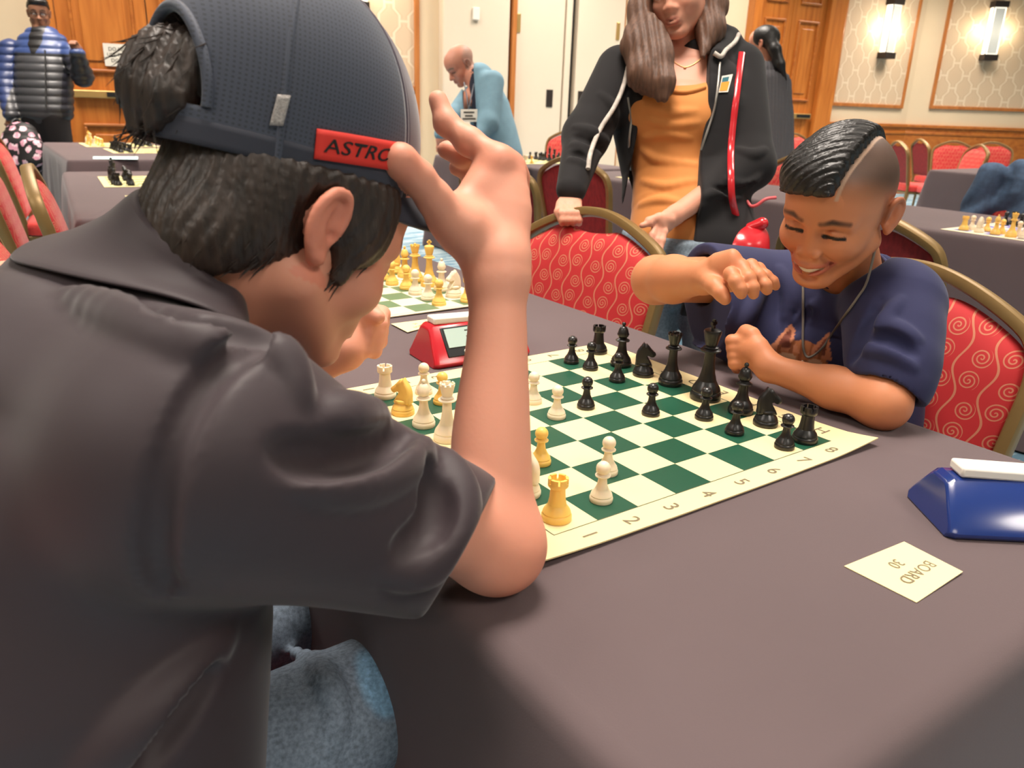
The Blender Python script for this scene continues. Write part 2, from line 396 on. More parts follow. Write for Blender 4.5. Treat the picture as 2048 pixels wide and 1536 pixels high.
# white folding partition in the middle
a0, a1 = wall_hit(876, 120)[0], wall_hit(906, 120)[0]
struct('wall_pier', WB().wbox(a0, wall_hit(960, 120)[0] + 0.3, 0.0, 0.16, 0.0, CEIL), M['white_panel'], 0, 0.02)
for k, (px, wpx) in enumerate(((832, 8), (1015, 8), (1240, 10))):
    u = wall_hit(px, 100)[0]
    struct('trim_%d' % (7 + k), WB().wbox(u - 0.028, u + 0.028, 0.0, 0.185 if k == 1 else 0.05, 0.0, CEIL), M['trim_wood'], 0, 0.006)
pd = [(1022, 1116), (1119, 1131), (1142, 1233)]
for k, (xa, xb) in enumerate(pd):
    u0, u1 = wall_hit(xa, 150)[0], wall_hit(xb, 150)[0]
    o = struct('door_%d' % (5 + k), WB().wbox(u0, u1, 0.02, 0.11, 0.02, CEIL - 0.1), M['white_panel'], 0, 0.012)
    if k != 1:
        uu = u1 - 0.17 if k == 0 else u0 + 0.09
        zz = wall_hit(1100, 197)[1]
        WB().wbox(uu - 0.04, uu + 0.05, 0.105, 0.118, zz - 0.1, zz + 0.1).build('pull_plate', M['dark_metal'], o, 0, 0.004)
        uu = u0 + 0.02 if k == 0 else u1 - 0.10
        WB().wbox(uu - 0.02, uu + 0.03, 0.105, 0.12, 1.95, 2.15).build('hinge', M['brass'], o, 0, 0.004)
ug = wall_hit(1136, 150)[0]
struct('trim_10', WB().wbox(ug - 0.035, ug + 0.035, 0.0, 0.03, 0.02, CEIL - 0.1), M['black'], 0)  # black strip painted in for the dark gap between the folding panels
# wall outlet on the pier, red fire alarm, light switch plate
def plate(u, n, z, w, h, m1, name, label, cat):
    o = WB().wbox(u - w / 2, u + w / 2, n, n + 0.03, z - h / 2, z + h / 2).build(name, m1, None, 0, 0.006); tag(o, label, cat); return o
u, z = wall_hit(940, 30); plate(u, 0.161, z, 0.08, 0.13, M['white_paper'], 'thermostat', 'small pale thermostat high on the white pier', 'thermostat')
u, z = wall_hit(1649, 209); fa = plate(u, 0.0, z, 0.12, 0.22, M['white_paper'], 'fire_alarm', 'red and white fire alarm pull station beside the wooden doors', 'alarm')
WB().wbox(u - 0.045, u + 0.045, 0.03, 0.05, z - 0.075, z + 0.07).build('pull_handle', mat('alarm_red', srgb(190, 60, 56), 0.5), fa, 0, 0.006)
# paper sign on the left door
u0, z1 = wall_hit(205, 87); u1, z0 = wall_hit(272, 135)
e = WB().wbox(u0, u1, 0.086, 0.089, z0, z1).build('paper_sign', M['white_paper'], None, 0)
tag(e, 'white paper notice taped to the wooden door', 'sign')
wd = u1 - u0
for k, s_ in enumerate(('DO NOT', 'USE THESE', 'DOORS')):
    me = text_mesh(s_, wd * 0.17); me.transform(Matrix.Translation(W((u0 + u1) / 2, 0.0915, z1 - (z1 - z0) * (0.25 + 0.25 * k))) @ (Matrix((U, V(0, 0, 1), NRM)).transposed()).to_4x4())
    link_mesh('lettering', me, M['ink_dark'], e)
u0, z1 = wall_hit(347, 85)
e = WB().wbox(u0, u0 + wd, 0.086, 0.089, z1 - 0.3, z1).build('paper_sign', M['white_paper'], None, 0)
tag(e, 'white paper notice half hidden behind the dark cap', 'sign')
# wall sconces
glow = mat('sconce_glass', srgb(250, 246, 232), 0.3, emit=((1.0, 0.93, 0.78), 1.6))
glass = mat('sconce_frosted_glass', srgb(205, 208, 204), 0.25, emit=((0.95, 0.95, 0.9), 0.12))
def sconce(cls, hit, px0, py0, px1, py1, base, label, Uv, Nv):
    (ut, zt), (ul, zl) = hit(px0, py0), hit(px1, py1)
    u = (ut + ul) / 2; g = lambda: cls()
    e = empty('wall_sconce', base(u, 0.0, zl)); tag(e, label, 'wall lamp', 'wall sconces'); inv = e.location
    h = zt - zl; w = 0.105
    def part(name, m, a, b, n0, n1, z0, z1, bev=0.004):
        mb = cls().wbox(u + a, u + b, n0, n1, z0, z1); mb.v = [tuple(Vector(p) - inv) for p in mb.v]; return mb.build(name, m, e, 0, bev)
    part('top_cap', M['dark_metal'], -w, w, 0.0, 0.17, zt - 0.085, zt); part('bottom_cap', M['dark_metal'], -w, w, 0.0, 0.17, zl, zl + 0.085)
    part('glass_shade', glow, -w + 0.012, w - 0.012, 0.03, 0.135, zl + 0.085, zt - 0.085)
    part('front_panel', glass, -w + 0.035, w - 0.035, 0.136, 0.15, zl + 0.1, zt - 0.1)
    part('rod', M['dark_metal'], -w + 0.0, -w + 0.008, 0.15, 0.16, zl + 0.085, zt - 0.085, 0)
    for sgn in (-1, 1):
        ld = bpy.data.lights.new('sconce_light', 'POINT'); ld.energy = 5.5; ld.color = (1.0, 0.86, 0.62); ld.shadow_soft_size = 0.06
        lo = bpy.data.objects.new('sconce_light', ld); COL.objects.link(lo); lo.location = base(u + sgn * (w + 0.1), 0.17, (zt + zl) / 2)
B2 = lambda u, n, z: C0 + U2 * u + N2 * n + V(0, 0, z)
sconce(WB, wall_hit, 1780, -2, 1764, 118, W, 'slim glass wall sconce with dark caps nearest the wooden doors', U, NRM)
sconce(WB2, wall2_hit, 1992, 4, 1972, 122, B2, 'slim glass wall sconce with dark caps beyond the wall corner', U2, N2)
sconce(WB, wall_hit, 712, -120, 708, 22, W, 'wall sconce on the wallpaper panel above the dark cap', U, NRM)
# ------------------------------------------------------------------ tables with floor-length cloths
def cloth_mesh(lx, ly, h, seed, amp=0.022, flare=0.03):
    """a cloth over a lx by ly table top at height h, hanging to the floor in soft folds; origin at the centre of the table on the floor"""
    rnd = random.Random(seed); r = 0.035; per = []
    nS, nC = 44, 5
    hx, hy = lx / 2, ly / 2
    corners = [(hx - r, hy - r, 0), (-hx + r, hy - r, PI / 2), (-hx + r, -hy + r, PI), (hx - r, -hy + r, 1.5 * PI)]
    for k in range(4):
        cx, cy, a0 = corners[k]; nx_, ny_, _ = corners[(k + 1) % 4]
        for i in range(nC + 1):
            a = a0 + PI / 2 * i / nC; per.append((cx + r * math.cos(a), cy + r * math.sin(a), math.cos(a), math.sin(a), 1.0))
        a = a0 + PI / 2; sx, sy = cx + r * math.cos(a), cy + r * math.sin(a); ex, ey = nx_ + r * math.cos(a), ny_ + r * math.sin(a)
        for i in range(1, nS): t = i / nS; per.append((sx + (ex - sx) * t, sy + (ey - sy) * t, math.cos(a), math.sin(a), abs(2 * t - 1) ** 3))
    n = len(per); acc = 0; arc = []
    for i in range(n):
        arc.append(acc); q = per[(i + 1) % n]; acc += math.hypot(q[0] - per[i][0], q[1] - per[i][1])
    ph = [rnd.uniform(0, 6.28) for _ in range(4)]
    L = acc
    mb = MB(); vs_ = []; rings = []
    prof = [(-0.022, 0.0, 0), (-0.008, -0.003, 0), (-0.001, -0.010, 0), (0.003, -0.022, 0), (0.005, -0.05, 0.05)] + [(0.006, -h * t, t) for t in (0.12, 0.2, 0.3, 0.42, 0.55, 0.68, 0.82, 0.92, 0.985)]
    for (off, dz, t) in prof:
        ring = []
        for i, (x, y, nx_, ny_, cr) in enumerate(per):
            s = arc[i] / L * 2 * PI
            wv = math.sin(s * 17 + ph[0]) * 0.6 + math.sin(s * 9 + ph[1]) * 0.5 + math.sin(s * 29 + ph[2]) * 0.25
            o = off + t * (flare + cr * 0.06) + (t ** 1.2) * amp * wv
            ring.append(len(vs_)); vs_.append((x + nx_ * o, y + ny_ * o, h + dz))
        rings.append(ring)
    fs = []
    for a, b in zip(rings[:-1], rings[1:]):
        for i in range(n): j = (i + 1) % n; fs.append((a[i], a[j], b[j], b[i]))
    k0 = len(vs_)
    for (x, y, *_r) in per: vs_.append((x * 0.5, y * 0.5, h))
    for i in range(n): j = (i + 1) % n; fs.append((k0 + i, k0 + j, rings[0][j], rings[0][i]))
    vs_.append((0, 0, h)); c = len(vs_) - 1
    for i in range(n): fs.append((k0 + i, k0 + (i + 1) % n, c))
    mb.add(vs_, fs); return mb.mesh('tablecloth', 70)
tt = M['wood']
leg_m = mat('grey_steel_leg', (0.25, 0.25, 0.26), 0.4, metal=0.8)
def table(cx, cy, lx, ly, rz, label, seed):
    e = empty('covered_table', (cx, cy, 0), rz); tag(e, label, 'table', 'banquet tables under black cloths')
    MB().box((0, 0, T - 0.018), (lx - 0.03, ly - 0.03, 0.03)).build('tabletop', tt, e, 0)
    for sx in (-1, 1):
        for sy in (-1, 1):
            MB().tube([(sx * (lx / 2 - 0.09), sy * (ly / 2 - 0.25), 0), (sx * (lx / 2 - 0.09), sy * (ly / 2 - 0.25), T - 0.032)], 0.014).build('leg', leg_m, e)
    link_mesh('tablecloth', cloth_mesh(lx, ly, T, seed), M['cloth'], e); return e
table(0.245, 0.605, 0.785, 1.895, 0, 'long table under a black cloth where the two boys play', 1)
table(0.40, 3.33, 0.78, 1.85, math.radians(-6), 'black-clothed table right behind the player in the cap', 2)
table(0.95, 6.05, 1.35, 1.9, math.radians(-2), 'wide black-clothed table by the man in the puffer jacket', 3)
table(3.10, 0.72, 0.80, 1.84, 0, 'black-clothed table carrying the blue and white chess board', 4)
table(6.95, 2.25, 0.85, 1.85, 0, 'bare black-clothed table in front of the wall chairs', 5)
table(3.30, 2.75, 0.80, 1.84, 0, 'black-clothed table behind the woman in the black hoodie', 6)
table(3.35, 4.62, 0.80, 1.55, 0, 'black-clothed table beside the man bending forward', 8)

# ------------------------------------------------------------------ banquet chairs
CH = 0.922
def back_x(z): return -0.195 - 0.20 * max(0, z - 0.45) - 0.06 * max(0, z - 0.45) ** 2
def make_chair():
    e = empty('banquet_chair'); g = M['gold_frame']
    hw = 0.212
    arch = [(-hw * 0.93, 0.47), (-hw * 0.97, 0.58), (-hw * 1.02, 0.70), (-hw * 1.04, 0.775), (-hw * 0.985, 0.822), (-hw * 0.86, 0.850), (-hw * 0.55, 0.884), (-hw * 0.25, 0.906), (0, CH - 0.010)]
    arch = arch + [(-y, z) for (y, z) in reversed(arch[:-1])]
    pth = catmull([(back_x(z), y, z) for (y, z) in arch], 5)
    MB().tube(pth, 0.019, 12, flat=0.62, up=(1, 0, 0.2)).build('back_frame', g, e)
    # front cushion of the back with a hand hole left free under the crest
    def outline(inset):
        o = []
        for (y, z) in [(-0.19, 0.50), (-0.196, 0.6), (-0.212, 0.70), (-0.212, 0.775), (-0.20, 0.812), (-0.17, 0.836), (-0.115, 0.863), (-0.075, 0.873), (-0.045, 0.868), (0, 0.864), (0.045, 0.868), (0.075, 0.873), (0.115, 0.863), (0.17, 0.836), (0.20, 0.812), (0.212, 0.775), (0.212, 0.70), (0.196, 0.6), (0.19, 0.50), (0.10, 0.49), (0, 0.487), (-0.10, 0.49)]:
            o.append(V(0, y, z))
        return catmull(o, 4, True)
    ol = outline(0); cz = 0.67
    def pillow(front, sgn, thick):
        mb = MB(); n = len(ol); vs_ = []; fs = []
        S = [1.0, 0.99, 0.965, 0.92, 0.82, 0.6, 0.3]
        for s_ in S:
            b = thick * (1 - s_ ** 7) ** 0.6 if s_ < 1 else 0
            for p in ol:
                y, z = p.y * s_, cz + (p.z - cz) * s_
                vs_.append((back_x(z) + front + sgn * b, y, z))
        for i in range(len(S) - 1):
            for k in range(n): fs.append((i * n + k, i * n + (k + 1) % n, (i + 1) * n + (k + 1) % n, (i + 1) * n + k))
        vs_.append((back_x(cz) + front + sgn * thick, 0, cz)); c = len(vs_) - 1
        for k in range(n): fs.append(((len(S) - 1) * n + k, (len(S) - 1) * n + (k + 1) % n, c))
        mb.add(vs_, fs); return mb
    pillow(0.0, 1, 0.034).build('backrest', M['red_swirl'], e, 60)
    pillow(0.0, -1, 0.010).build('back_panel', M['red_back'], e, 60)
    # seat
    sm = MB(); n = 40; rings = []
    for (sc, zz) in ((0.94, 0.405), (1.0, 0.412), (1.0, 0.445), (0.985, 0.462), (0.93, 0.474), (0.75, 0.482), (0.4, 0.486)):
        rings.append([(0.005 + 0.215 * sc * math.copysign(abs(math.cos(2 * PI * k / n)) ** 0.35, math.cos(2 * PI * k / n)), 0.205 * sc * math.copysign(abs(math.sin(2 * PI * k / n)) ** 0.35, math.sin(2 * PI * k / n)), zz) for k in range(n)])
    vs_ = [p for r in rings for p in r]; fs = [(i * n + k, i * n + (k + 1) % n, (i + 1) * n + (k + 1) % n, (i + 1) * n + k) for i in range(len(rings) - 1) for k in range(n)]
    fs += [tuple(range(n - 1, -1, -1)), tuple((len(rings) - 1) * n + k for k in range(n))]
    sm.add(vs_, fs).build('seat', M['red_seat'], e, 50)
    MB().tube([(-0.19, -0.185, 0.392), (0.19, -0.185, 0.392), (0.19, 0.185, 0.392), (-0.19, 0.185, 0.392)], 0.013, 8, closed=True).build('seat_rail', g, e)
    for s_ in (-1, 1):
        MB().tube([(back_x(0.47), s_ * 0.198, 0.47), (-0.20, s_ * 0.198, 0.40), (-0.225, s_ * 0.2, 0.2), (-0.27, s_ * 0.202, 0.0)], [0.014, 0.014, 0.013, 0.011], 8).build('leg', g, e)
        MB().tube([(0.185, s_ * 0.19, 0.40), (0.20, s_ * 0.196, 0.0)], [0.013, 0.011], 8).build('leg', g, e)
    return e
chair0 = make_chair(); chair_used = [False]
def chair(x, y, az, label, group=None):
    """az: direction the sitter would face, degrees"""
    if chair_used[0]: c = copy_tree(chair0)
    else: c = chair0; chair_used[0] = True
    for k in ('label', 'group', 'category'):
        if k in c: del c[k]
    c.location = (x, y, 0); c.rotation_euler = (0, 0, math.radians(az)); tag(c, label, 'chair', group); return c
G = 'red banquet chairs with gold frames'
def chair_back_at(bx, by, az, label, group=G):
    """place a chair so that the middle of its crest is over (bx, by)"""
    a = math.radians(az); off = back_x(CH); return chair(bx - off * math.cos(a), by - off * math.sin(a), az, label, group)
chair_back_at(0.845, 0.93, 192, 'red scroll-patterned chair the woman in the hoodie holds')
chair_back_at(0.90, 0.165, 185, 'red scroll-patterned chair the smiling boy sits on')
chair_back_at(1.54, 0.68, 10, 'red chair turned away, directly behind the smiling boy')
chair_back_at(1.60, 2.50, 15, 'red chair turned away between the raised forearm and the woman')
chair_back_at(2.15, 2.64, 12, 'red chair turned away just behind the woman in the hoodie')
chair_back_at(4.05, 2.65, 184, 'red chair beyond the table behind the woman, facing it')
chair_back_at(-0.20, 2.45, -8, 'red chair tucked at the table behind the capped player')
chair_back_at(-0.30, 3.15, -8, 'red chair beyond the one tucked behind the capped player')
chair_back_at(-0.16, 4.6, -10, 'red chair on the blue carpet nearest the floral bag')
chair_back_at(-0.40, 1.30, -4, 'red chair at the boys\' own table, beside the capped player')
chair_back_at(-0.745, 0.13, 2, 'red chair the capped player sits on')
GR = 'row of red chairs along the wainscot'
for k, (px, py, dep, az) in enumerate(((1797, 275, 8.6, -35), (1842, 267, 9.8, -35), (1912, 271, 9.4, 215), (1964, 281, 8.3, 145), (1990, 272, 9.6, 215), (2090, 291, 7.6, 140), (1590, 262, 10.5, -100))):
    p = at(px, py, dep)
    q = chair_back_at(p.x, p.y, az, ['red chair turned away at the near end of the wall row', 'red chair standing behind the end one of the wall row', 'dark red chair by the wainscot under the left wall sconce', 'bright red chair facing the bare table', 'dark red chair behind the bright one at the bare table', 'bright red chair at the bare table, next along the row', 'red chair standing before the wooden double doors'][k], GR)
p = at(985, 260, 7.3); chair_back_at(p.x, p.y, 268, 'red chair half hidden behind the bending man\'s arm')
p = at(1136, 270, 8.0); chair_back_at(p.x, p.y, 200, 'red chair beyond the tables by the folding partition')
# ------------------------------------------------------------------ chess pieces (lathed parts; the knight is carved from a profile)
def lathe_part(prof, n=26): return MB().lathe(prof, n)
def ball(r, zc, a0=-1.2, n=9): return [(max(0.0002, r * math.cos(a0 + (PI / 2 - a0) * i / n)), zc + r * math.sin(a0 + (PI / 2 - a0) * i / n)) for i in range(n + 1)]
def base_prof(R, h): return [(R * 0.97, 0), (R, 0.0015), (R, h * 0.30), (R * 0.94, h * 0.40), (R * 0.90, h * 0.44), (R * 0.93, h * 0.5), (R * 0.86, h * 0.66), (R * 0.70, h * 0.85), (R * 0.60, h)]
def merlons(r0, r1, z0, z1, n, gap=0.35, off=0):
    mb = MB()
    for k in range(n):
        a0 = 2 * PI * (k + gap / 2) / n + off; a1 = 2 * PI * (k + 1 - gap / 2) / n + off; m = 4; vs_ = []
        for i in range(m + 1):
            a = a0 + (a1 - a0) * i / m
            for (r, z) in ((r0, z0), (r1, z0), (r1, z1), (r0, z1)): vs_.append((r * math.cos(a), r * math.sin(a), z))
        fs = []
        for i in range(m):
            for q in range(4): fs.append((i * 4 + q, i * 4 + (q + 1) % 4, i * 4 + 4 + (q + 1) % 4, i * 4 + 4 + q))
        fs += [(3, 2, 1, 0), (m * 4, m * 4 + 1, m * 4 + 2, m * 4 + 3)]
        mb.add(vs_, fs)
    return mb
def knight_head():
    mb = MB()
    pr_ = [(-0.0125, 0.016), (-0.0145, 0.024), (-0.0150, 0.034), (-0.0125, 0.044), (-0.0070, 0.0525), (-0.0030, 0.0585), (-0.0005, 0.0555), (0.0030, 0.0560), (0.0075, 0.0510), (0.0130, 0.0455), (0.0185, 0.0405), (0.0180, 0.0365), (0.0150, 0.0345), (0.0095, 0.0370), (0.0045, 0.0375), (0.0060, 0.0320), (0.0105, 0.0250), (0.0125, 0.0160)]
    pr_ = [(p.x, p.z) for p in catmull([(x, 0, z) for x, z in pr_], 3, True)]
    n = len(pr_); cx, cz = 0.0, 0.036; vs_ = []; fs = []
    lay = [(-1, 0.72), (-0.9, 0.88), (-0.55, 1.0), (0.55, 1.0), (0.9, 0.88), (1, 0.72)]
    for (t, s) in lay:
        for (x, z) in pr_:
            th = 0.0098 * (1.0 - 0.40 * max(0, (z - 0.02) / 0.04)) * (1.0 if x < 0.008 else 0.8)
            vs_.append((cx + (x - cx) * (s if abs(t) > 0.6 else 1), t * th, cz + (z - cz) * (s if abs(t) > 0.6 else 1)))
    for i in range(len(lay) - 1):
        for k in range(n): fs.append((i * n + k, i * n + (k + 1) % n, (i + 1) * n + (k + 1) % n, (i + 1) * n + k))
    fs += [tuple(range(n)), tuple((len(lay) - 1) * n + k for k in range(n - 1, -1, -1))]
    mb.add(vs_, fs); return mb
PM = {}
def piece_parts(kind):
    """list of (part name, MB)"""
    if kind == 'pawn':
        return [('base', lathe_part(base_prof(0.0152, 0.0175))), ('stem', lathe_part([(0.0092, 0.0172), (0.0066, 0.023), (0.0056, 0.030), (0.0058, 0.0335), (0.0098, 0.0348), (0.0100, 0.0362), (0.0068, 0.0378), (0.0055, 0.039)])), ('head', lathe_part(ball(0.0094, 0.0455)))]
    if kind == 'rook':
        return [('base', lathe_part(base_prof(0.0182, 0.020))), ('tower', lathe_part([(0.0112, 0.0195), (0.0098, 0.027), (0.0090, 0.036), (0.0090, 0.0405), (0.0115, 0.0425), (0.0122, 0.0435), (0.0122, 0.0475), (0.0088, 0.0475), (0.0082, 0.0455), (0.0002, 0.0452)])), ('battlement', merlons(0.0088, 0.0122, 0.0474, 0.0535, 6, 0.22))]
    if kind == 'knight':
        return [('base', lathe_part(base_prof(0.0182, 0.019))), ('collar', lathe_part([(0.0112, 0.0187), (0.0128, 0.0205), (0.0124, 0.023), (0.0090, 0.0245)])), ('head', knight_head())]
    if kind == 'bishop':
        hd = ball(0.0100, 0.0555, -1.2, 8)
        hd = [(r * (1.0 if z < 0.0555 else 0.86), 0.0555 + (z - 0.0555) * (1.0 if z < 0.0555 else 1.22)) for r, z in hd]
        b = [('base', lathe_part(base_prof(0.0175, 0.020))), ('stem', lathe_part([(0.0105, 0.0197), (0.0078, 0.027), (0.0064, 0.036), (0.0064, 0.041), (0.0112, 0.0425), (0.0114, 0.0440), (0.0078, 0.0460), (0.0062, 0.0475)])), ('mitre', lathe_part(hd)), ('finial', lathe_part(ball(0.0034, 0.0705, -1.4, 6), 14))]
        return b
    if kind == 'queen':
        cr = [(0.0066, 0.066), (0.0078, 0.069), (0.0098, 0.077), (0.0112, 0.0835), (0.0092, 0.0835), (0.0070, 0.0815), (0.0002, 0.0845)]
        return [('base', lathe_part(base_prof(0.0195, 0.024))), ('stem', lathe_part([(0.0117, 0.0236), (0.0088, 0.033), (0.0070, 0.045), (0.0066, 0.0555), (0.0070, 0.058), (0.0128, 0.0600), (0.0130, 0.0615), (0.0088, 0.0630), (0.0098, 0.0645), (0.0066, 0.0665)])), ('crown', lathe_part(cr)), ('coronet', merlons(0.0090, 0.0112, 0.0833, 0.0862, 9, 0.4)), ('finial', lathe_part(ball(0.0032, 0.0868, -1.4, 6), 14))]
    if kind == 'king':
        cr = [(0.0068, 0.071), (0.0080, 0.074), (0.0100, 0.083), (0.0114, 0.0895), (0.0106, 0.0915), (0.0060, 0.0935), (0.0002, 0.0945)]
        x = MB().box((0, 0, 0.0995), (0.0042, 0.0036, 0.012)).box((0, 0, 0.1005), (0.0105, 0.0036, 0.0042))
        return [('base', lathe_part(base_prof(0.0198, 0.025))), ('stem', lathe_part([(0.0119, 0.0246), (0.0090, 0.035), (0.0072, 0.048), (0.0068, 0.0595), (0.0072, 0.0625), (0.0130, 0.0645), (0.0132, 0.0662), (0.0090, 0.0680), (0.0100, 0.0695), (0.0068, 0.0715)])), ('crown', lathe_part(cr)), ('cross', x)]
for kind in ('pawn', 'rook', 'knight', 'bishop', 'queen', 'king'):
    pp = piece_parts(kind)
    for colr in ('cream', 'yellow', 'black'):
        lst = []
        for nm, mb in pp:
            me = mb.mesh(nm, 40); me.materials.append(M['piece_' + colr]); lst.append((nm, me))
        PM[(kind, colr)] = lst
def piece(kind, colr, x, y, z, label, group, rz=0.0, s=1.0):
    e = empty('chess_' + kind, (x, y, z), rz); e.scale = (s, s, s)
    tag(e, label, 'chess piece', group)
    for nm, me in PM[(kind, colr)]: link_mesh(nm, me, None, e)
    return e

# ------------------------------------------------------------------ roll-up boards
SQ = 0.0572
def board_mat(name, sq, green, cream, border_line=True):
    m = mat(name, cream, 0.42, spec=0.4); x, y, z = sepxyz(m)
    fx = (x / sq).op('FLOOR'); fy = (y / sq).op('FLOOR')
    chk = (fx + fy).op('MODULO', 2.0).abs()
    inside = (x.abs().lt(4 * sq)) * (y.abs().lt(4 * sq))
    dark = (chk.gt(0.5)) * inside
    ln = (x.abs().mx(y.abs()) - 4 * sq).abs().lt(0.0008)
    c = mixcol(m, dark, cream, green, None)
    mixcol(m, ln, c, srgb(70, 80, 60) if border_line else cream)
    return m
def board(name, loc, rz, sq, border, mt, label, group, curl, coords=True, nseg=26):
    """curl(x, y) gives the lift of the vinyl at a local point"""
    e = empty('chess_board', loc, rz); tag(e, label, 'chess board', group)
    hx = 4 * sq + border[0]; hy = 4 * sq + border[1]; th = 0.0016
    mb = MB(); top = lambda i, j: (lambda x, y: (x, y, th + curl(x, y)))((i * 2 - 1) * hx, (j * 2 - 1) * hy)
    mb.grid(nseg, nseg, top)
    n = nseg; N = n * n
    mb.add([(p[0], p[1], p[2] - th) for p in mb.v[:N]], [])
    def strip(idx):
        for a, b in zip(idx[:-1], idx[1:]): mb.f.append((a, b, b + N, a + N)); mb.mi.append(0)
    strip([i * n for i in range(n)]); strip([i * n + n - 1 for i in range(n)]); strip(list(range(n))); strip([(n - 1) * n + i for i in range(n)])
    for i in range(n - 1):
        for j in range(n - 1): mb.f.append((N + i * n + j, N + i * n + j + 1, N + (i + 1) * n + j + 1, N + (i + 1) * n + j)); mb.mi.append(0)
    mb.build('mat', mt, e, 50)
    if coords:
        for k in range(8):
            p = (k - 3.5) * sq
            for (txt, x, y, r) in ((str(k + 1), p, -4 * sq - border[1] * 0.52, -PI / 2), (str(k + 1), p, 4 * sq + border[1] * 0.52, PI / 2), ('HGFEDCBA'[k], 4 * sq + border[0] * 0.5, p, PI / 2), ('HGFEDCBA'[k], -4 * sq - border[0] * 0.5, p, -PI / 2)):
                me = text_mesh(txt, 0.027)
                for v in me.vertices: v.co = Matrix.Rotation(r, 3, 'Z') @ v.co; v.co.x += x; v.co.y += y; v.co.z = th + 0.0004 + curl(v.co.x, v.co.y)
                link_mesh('printed_letter' if txt.isalpha() else 'printed_number', me, M['ink'], e)
    return e
green_m = board_mat('green_vinyl_board', SQ, srgb(20, 76, 55), srgb(240, 220, 168))
pale_m = board_mat('pale_green_board', SQ, srgb(98, 124, 90), srgb(228, 216, 188))
blue_m = board_mat('blue_vinyl_board', SQ, srgb(120, 120, 190), srgb(240, 226, 196))
far_m = board_mat('olive_vinyl_board', SQ, srgb(144, 150, 90), srgb(240, 224, 166))
def curl_main(x, y):
    z = 0.0
    ax, ay = x / 0.29, y / 0.285
    z += 0.016 * max(0, -ay - 0.80) * 5 * (0.35 + max(0, abs(ax) - 0.3) * 0.9) * 0.35
    z += 0.030 * max(0, ax + (-ay) - 1.55) ** 1.5                # near black-side corner lifts
    z += 0.012 * max(0, -ax + (-ay) - 1.6) ** 1.3
    return z
bc = (4 * SQ, 4 * SQ)
main_board = board('b', (bc[0], bc[1], T + 0.0008), 0, SQ, (0.045, 0.038), green_m, 'green and cream roll-up board with the game in progress', 'roll-up chess boards', curl_main)
zb0 = T + 0.0026
GM = 'pieces of the game on the green board'
def sqp(f, r, dx=0, dy=0): return ((r - 0.5 + dx) * SQ, ('hgfedcba'.index(f) + 0.5 + dy) * SQ)
W_ = [('rook', 'cream', 'a', 1, .1, .15, 'cream rook in the corner square beside the red clock'), ('knight', 'yellow', 'b', 1, -.05, -.08, 'yellowed knight next to the cream corner rook'), ('bishop', 'cream', 'c', 1, 0, 0, 'cream bishop between the yellowed knight and cream queen'),
      ('queen', 'cream', 'd', 1, .05, .05, 'cream queen beside the forearm of the capped player'), ('pawn', 'cream', 'a', 2, .06, -.1, 'cream pawn in front of the cream corner rook'), ('pawn', 'yellow', 'b', 2, .1, .05, 'yellowed pawn in front of the yellowed knight'),
      ('pawn', 'cream', 'c', 4, .08, -.05, 'cream pawn half hidden by the raised forearm'), ('pawn', 'cream', 'd', 4, -.04, -.15, 'cream pawn facing the advanced black pawn'), ('pawn', 'yellow', 'f', 2, .07, -.02, 'yellowed pawn against the raised forearm'),
      ('rook', 'yellow', 'h', 1, -.1, -.05, 'yellow rook in the corner square near the player\'s elbow'), ('pawn', 'cream', 'g', 3, -.05, -.1, 'cream pawn advanced one square past its neighbour'), ('pawn', 'cream', 'h', 2, .06, .06, 'cream pawn in front of the yellow corner rook'),
      ('king', 'cream', 'e', 1, 0, 0, 'cream king behind the forearm of the capped player'), ('bishop', 'yellow', 'f', 1, 0, 0, 'yellowed bishop behind the forearm of the capped player'), ('knight', 'cream', 'g', 1, 0, 0, 'cream knight beside the yellow corner rook'), ('pawn', 'cream', 'e', 2, 0, 0, 'cream pawn in front of the hidden king')]
B_ = [('rook', 'a', 8, .35, .42, 'black rook standing off the far corner of the green board'), ('bishop', 'b', 8, .1, .12, 'black bishop beside the far black rook'), ('knight', 'c', 8, .05, .15, 'black knight between the bishop and the queen'), ('queen', 'd', 8, .17, .22, 'black queen with its crown beside the black king'),
      ('king', 'e', 8, .14, -.05, 'tall black king with its cross'), ('bishop', 'f', 8, .14, -.2, 'black bishop in front of the boy\'s resting forearm'), ('knight', 'g', 8, .02, -.05, 'black knight in front of the boy\'s forearm'), ('rook', 'h', 8, -.02, -.17, 'black rook in the corner beside the curled board edge'),
      ('pawn', 'a', 7, 0, .03, 'black pawn on the board\'s far edge file'), ('pawn', 'b', 7, .1, .3, 'black pawn close beside the edge pawn'), ('pawn', 'c', 7, .06, .13, 'black pawn in front of the black knight by the queen'), ('pawn', 'd', 5, 0, 0, 'black pawn advanced farthest, facing a cream pawn'),
      ('pawn', 'e', 6, .08, -.16, 'black pawn advanced one square before the king'), ('pawn', 'f', 7, .02, -.02, 'black pawn in front of the black king\'s bishop'), ('pawn', 'g', 7, -.07, -.03, 'black pawn in front of the knight by the forearm'), ('pawn', 'h', 7, .25, -.17, 'black pawn leaning close to the black corner rook')]
for kind, c, f_, r_, dx, dy, lab in W_:
    x, y = sqp(f_, r_, dx, dy); piece(kind, c, x, y, zb0, lab, GM, random.uniform(-.3, .3) + (2.4 if kind == 'knight' else 0), 0.87 if kind != 'pawn' else 0.84)
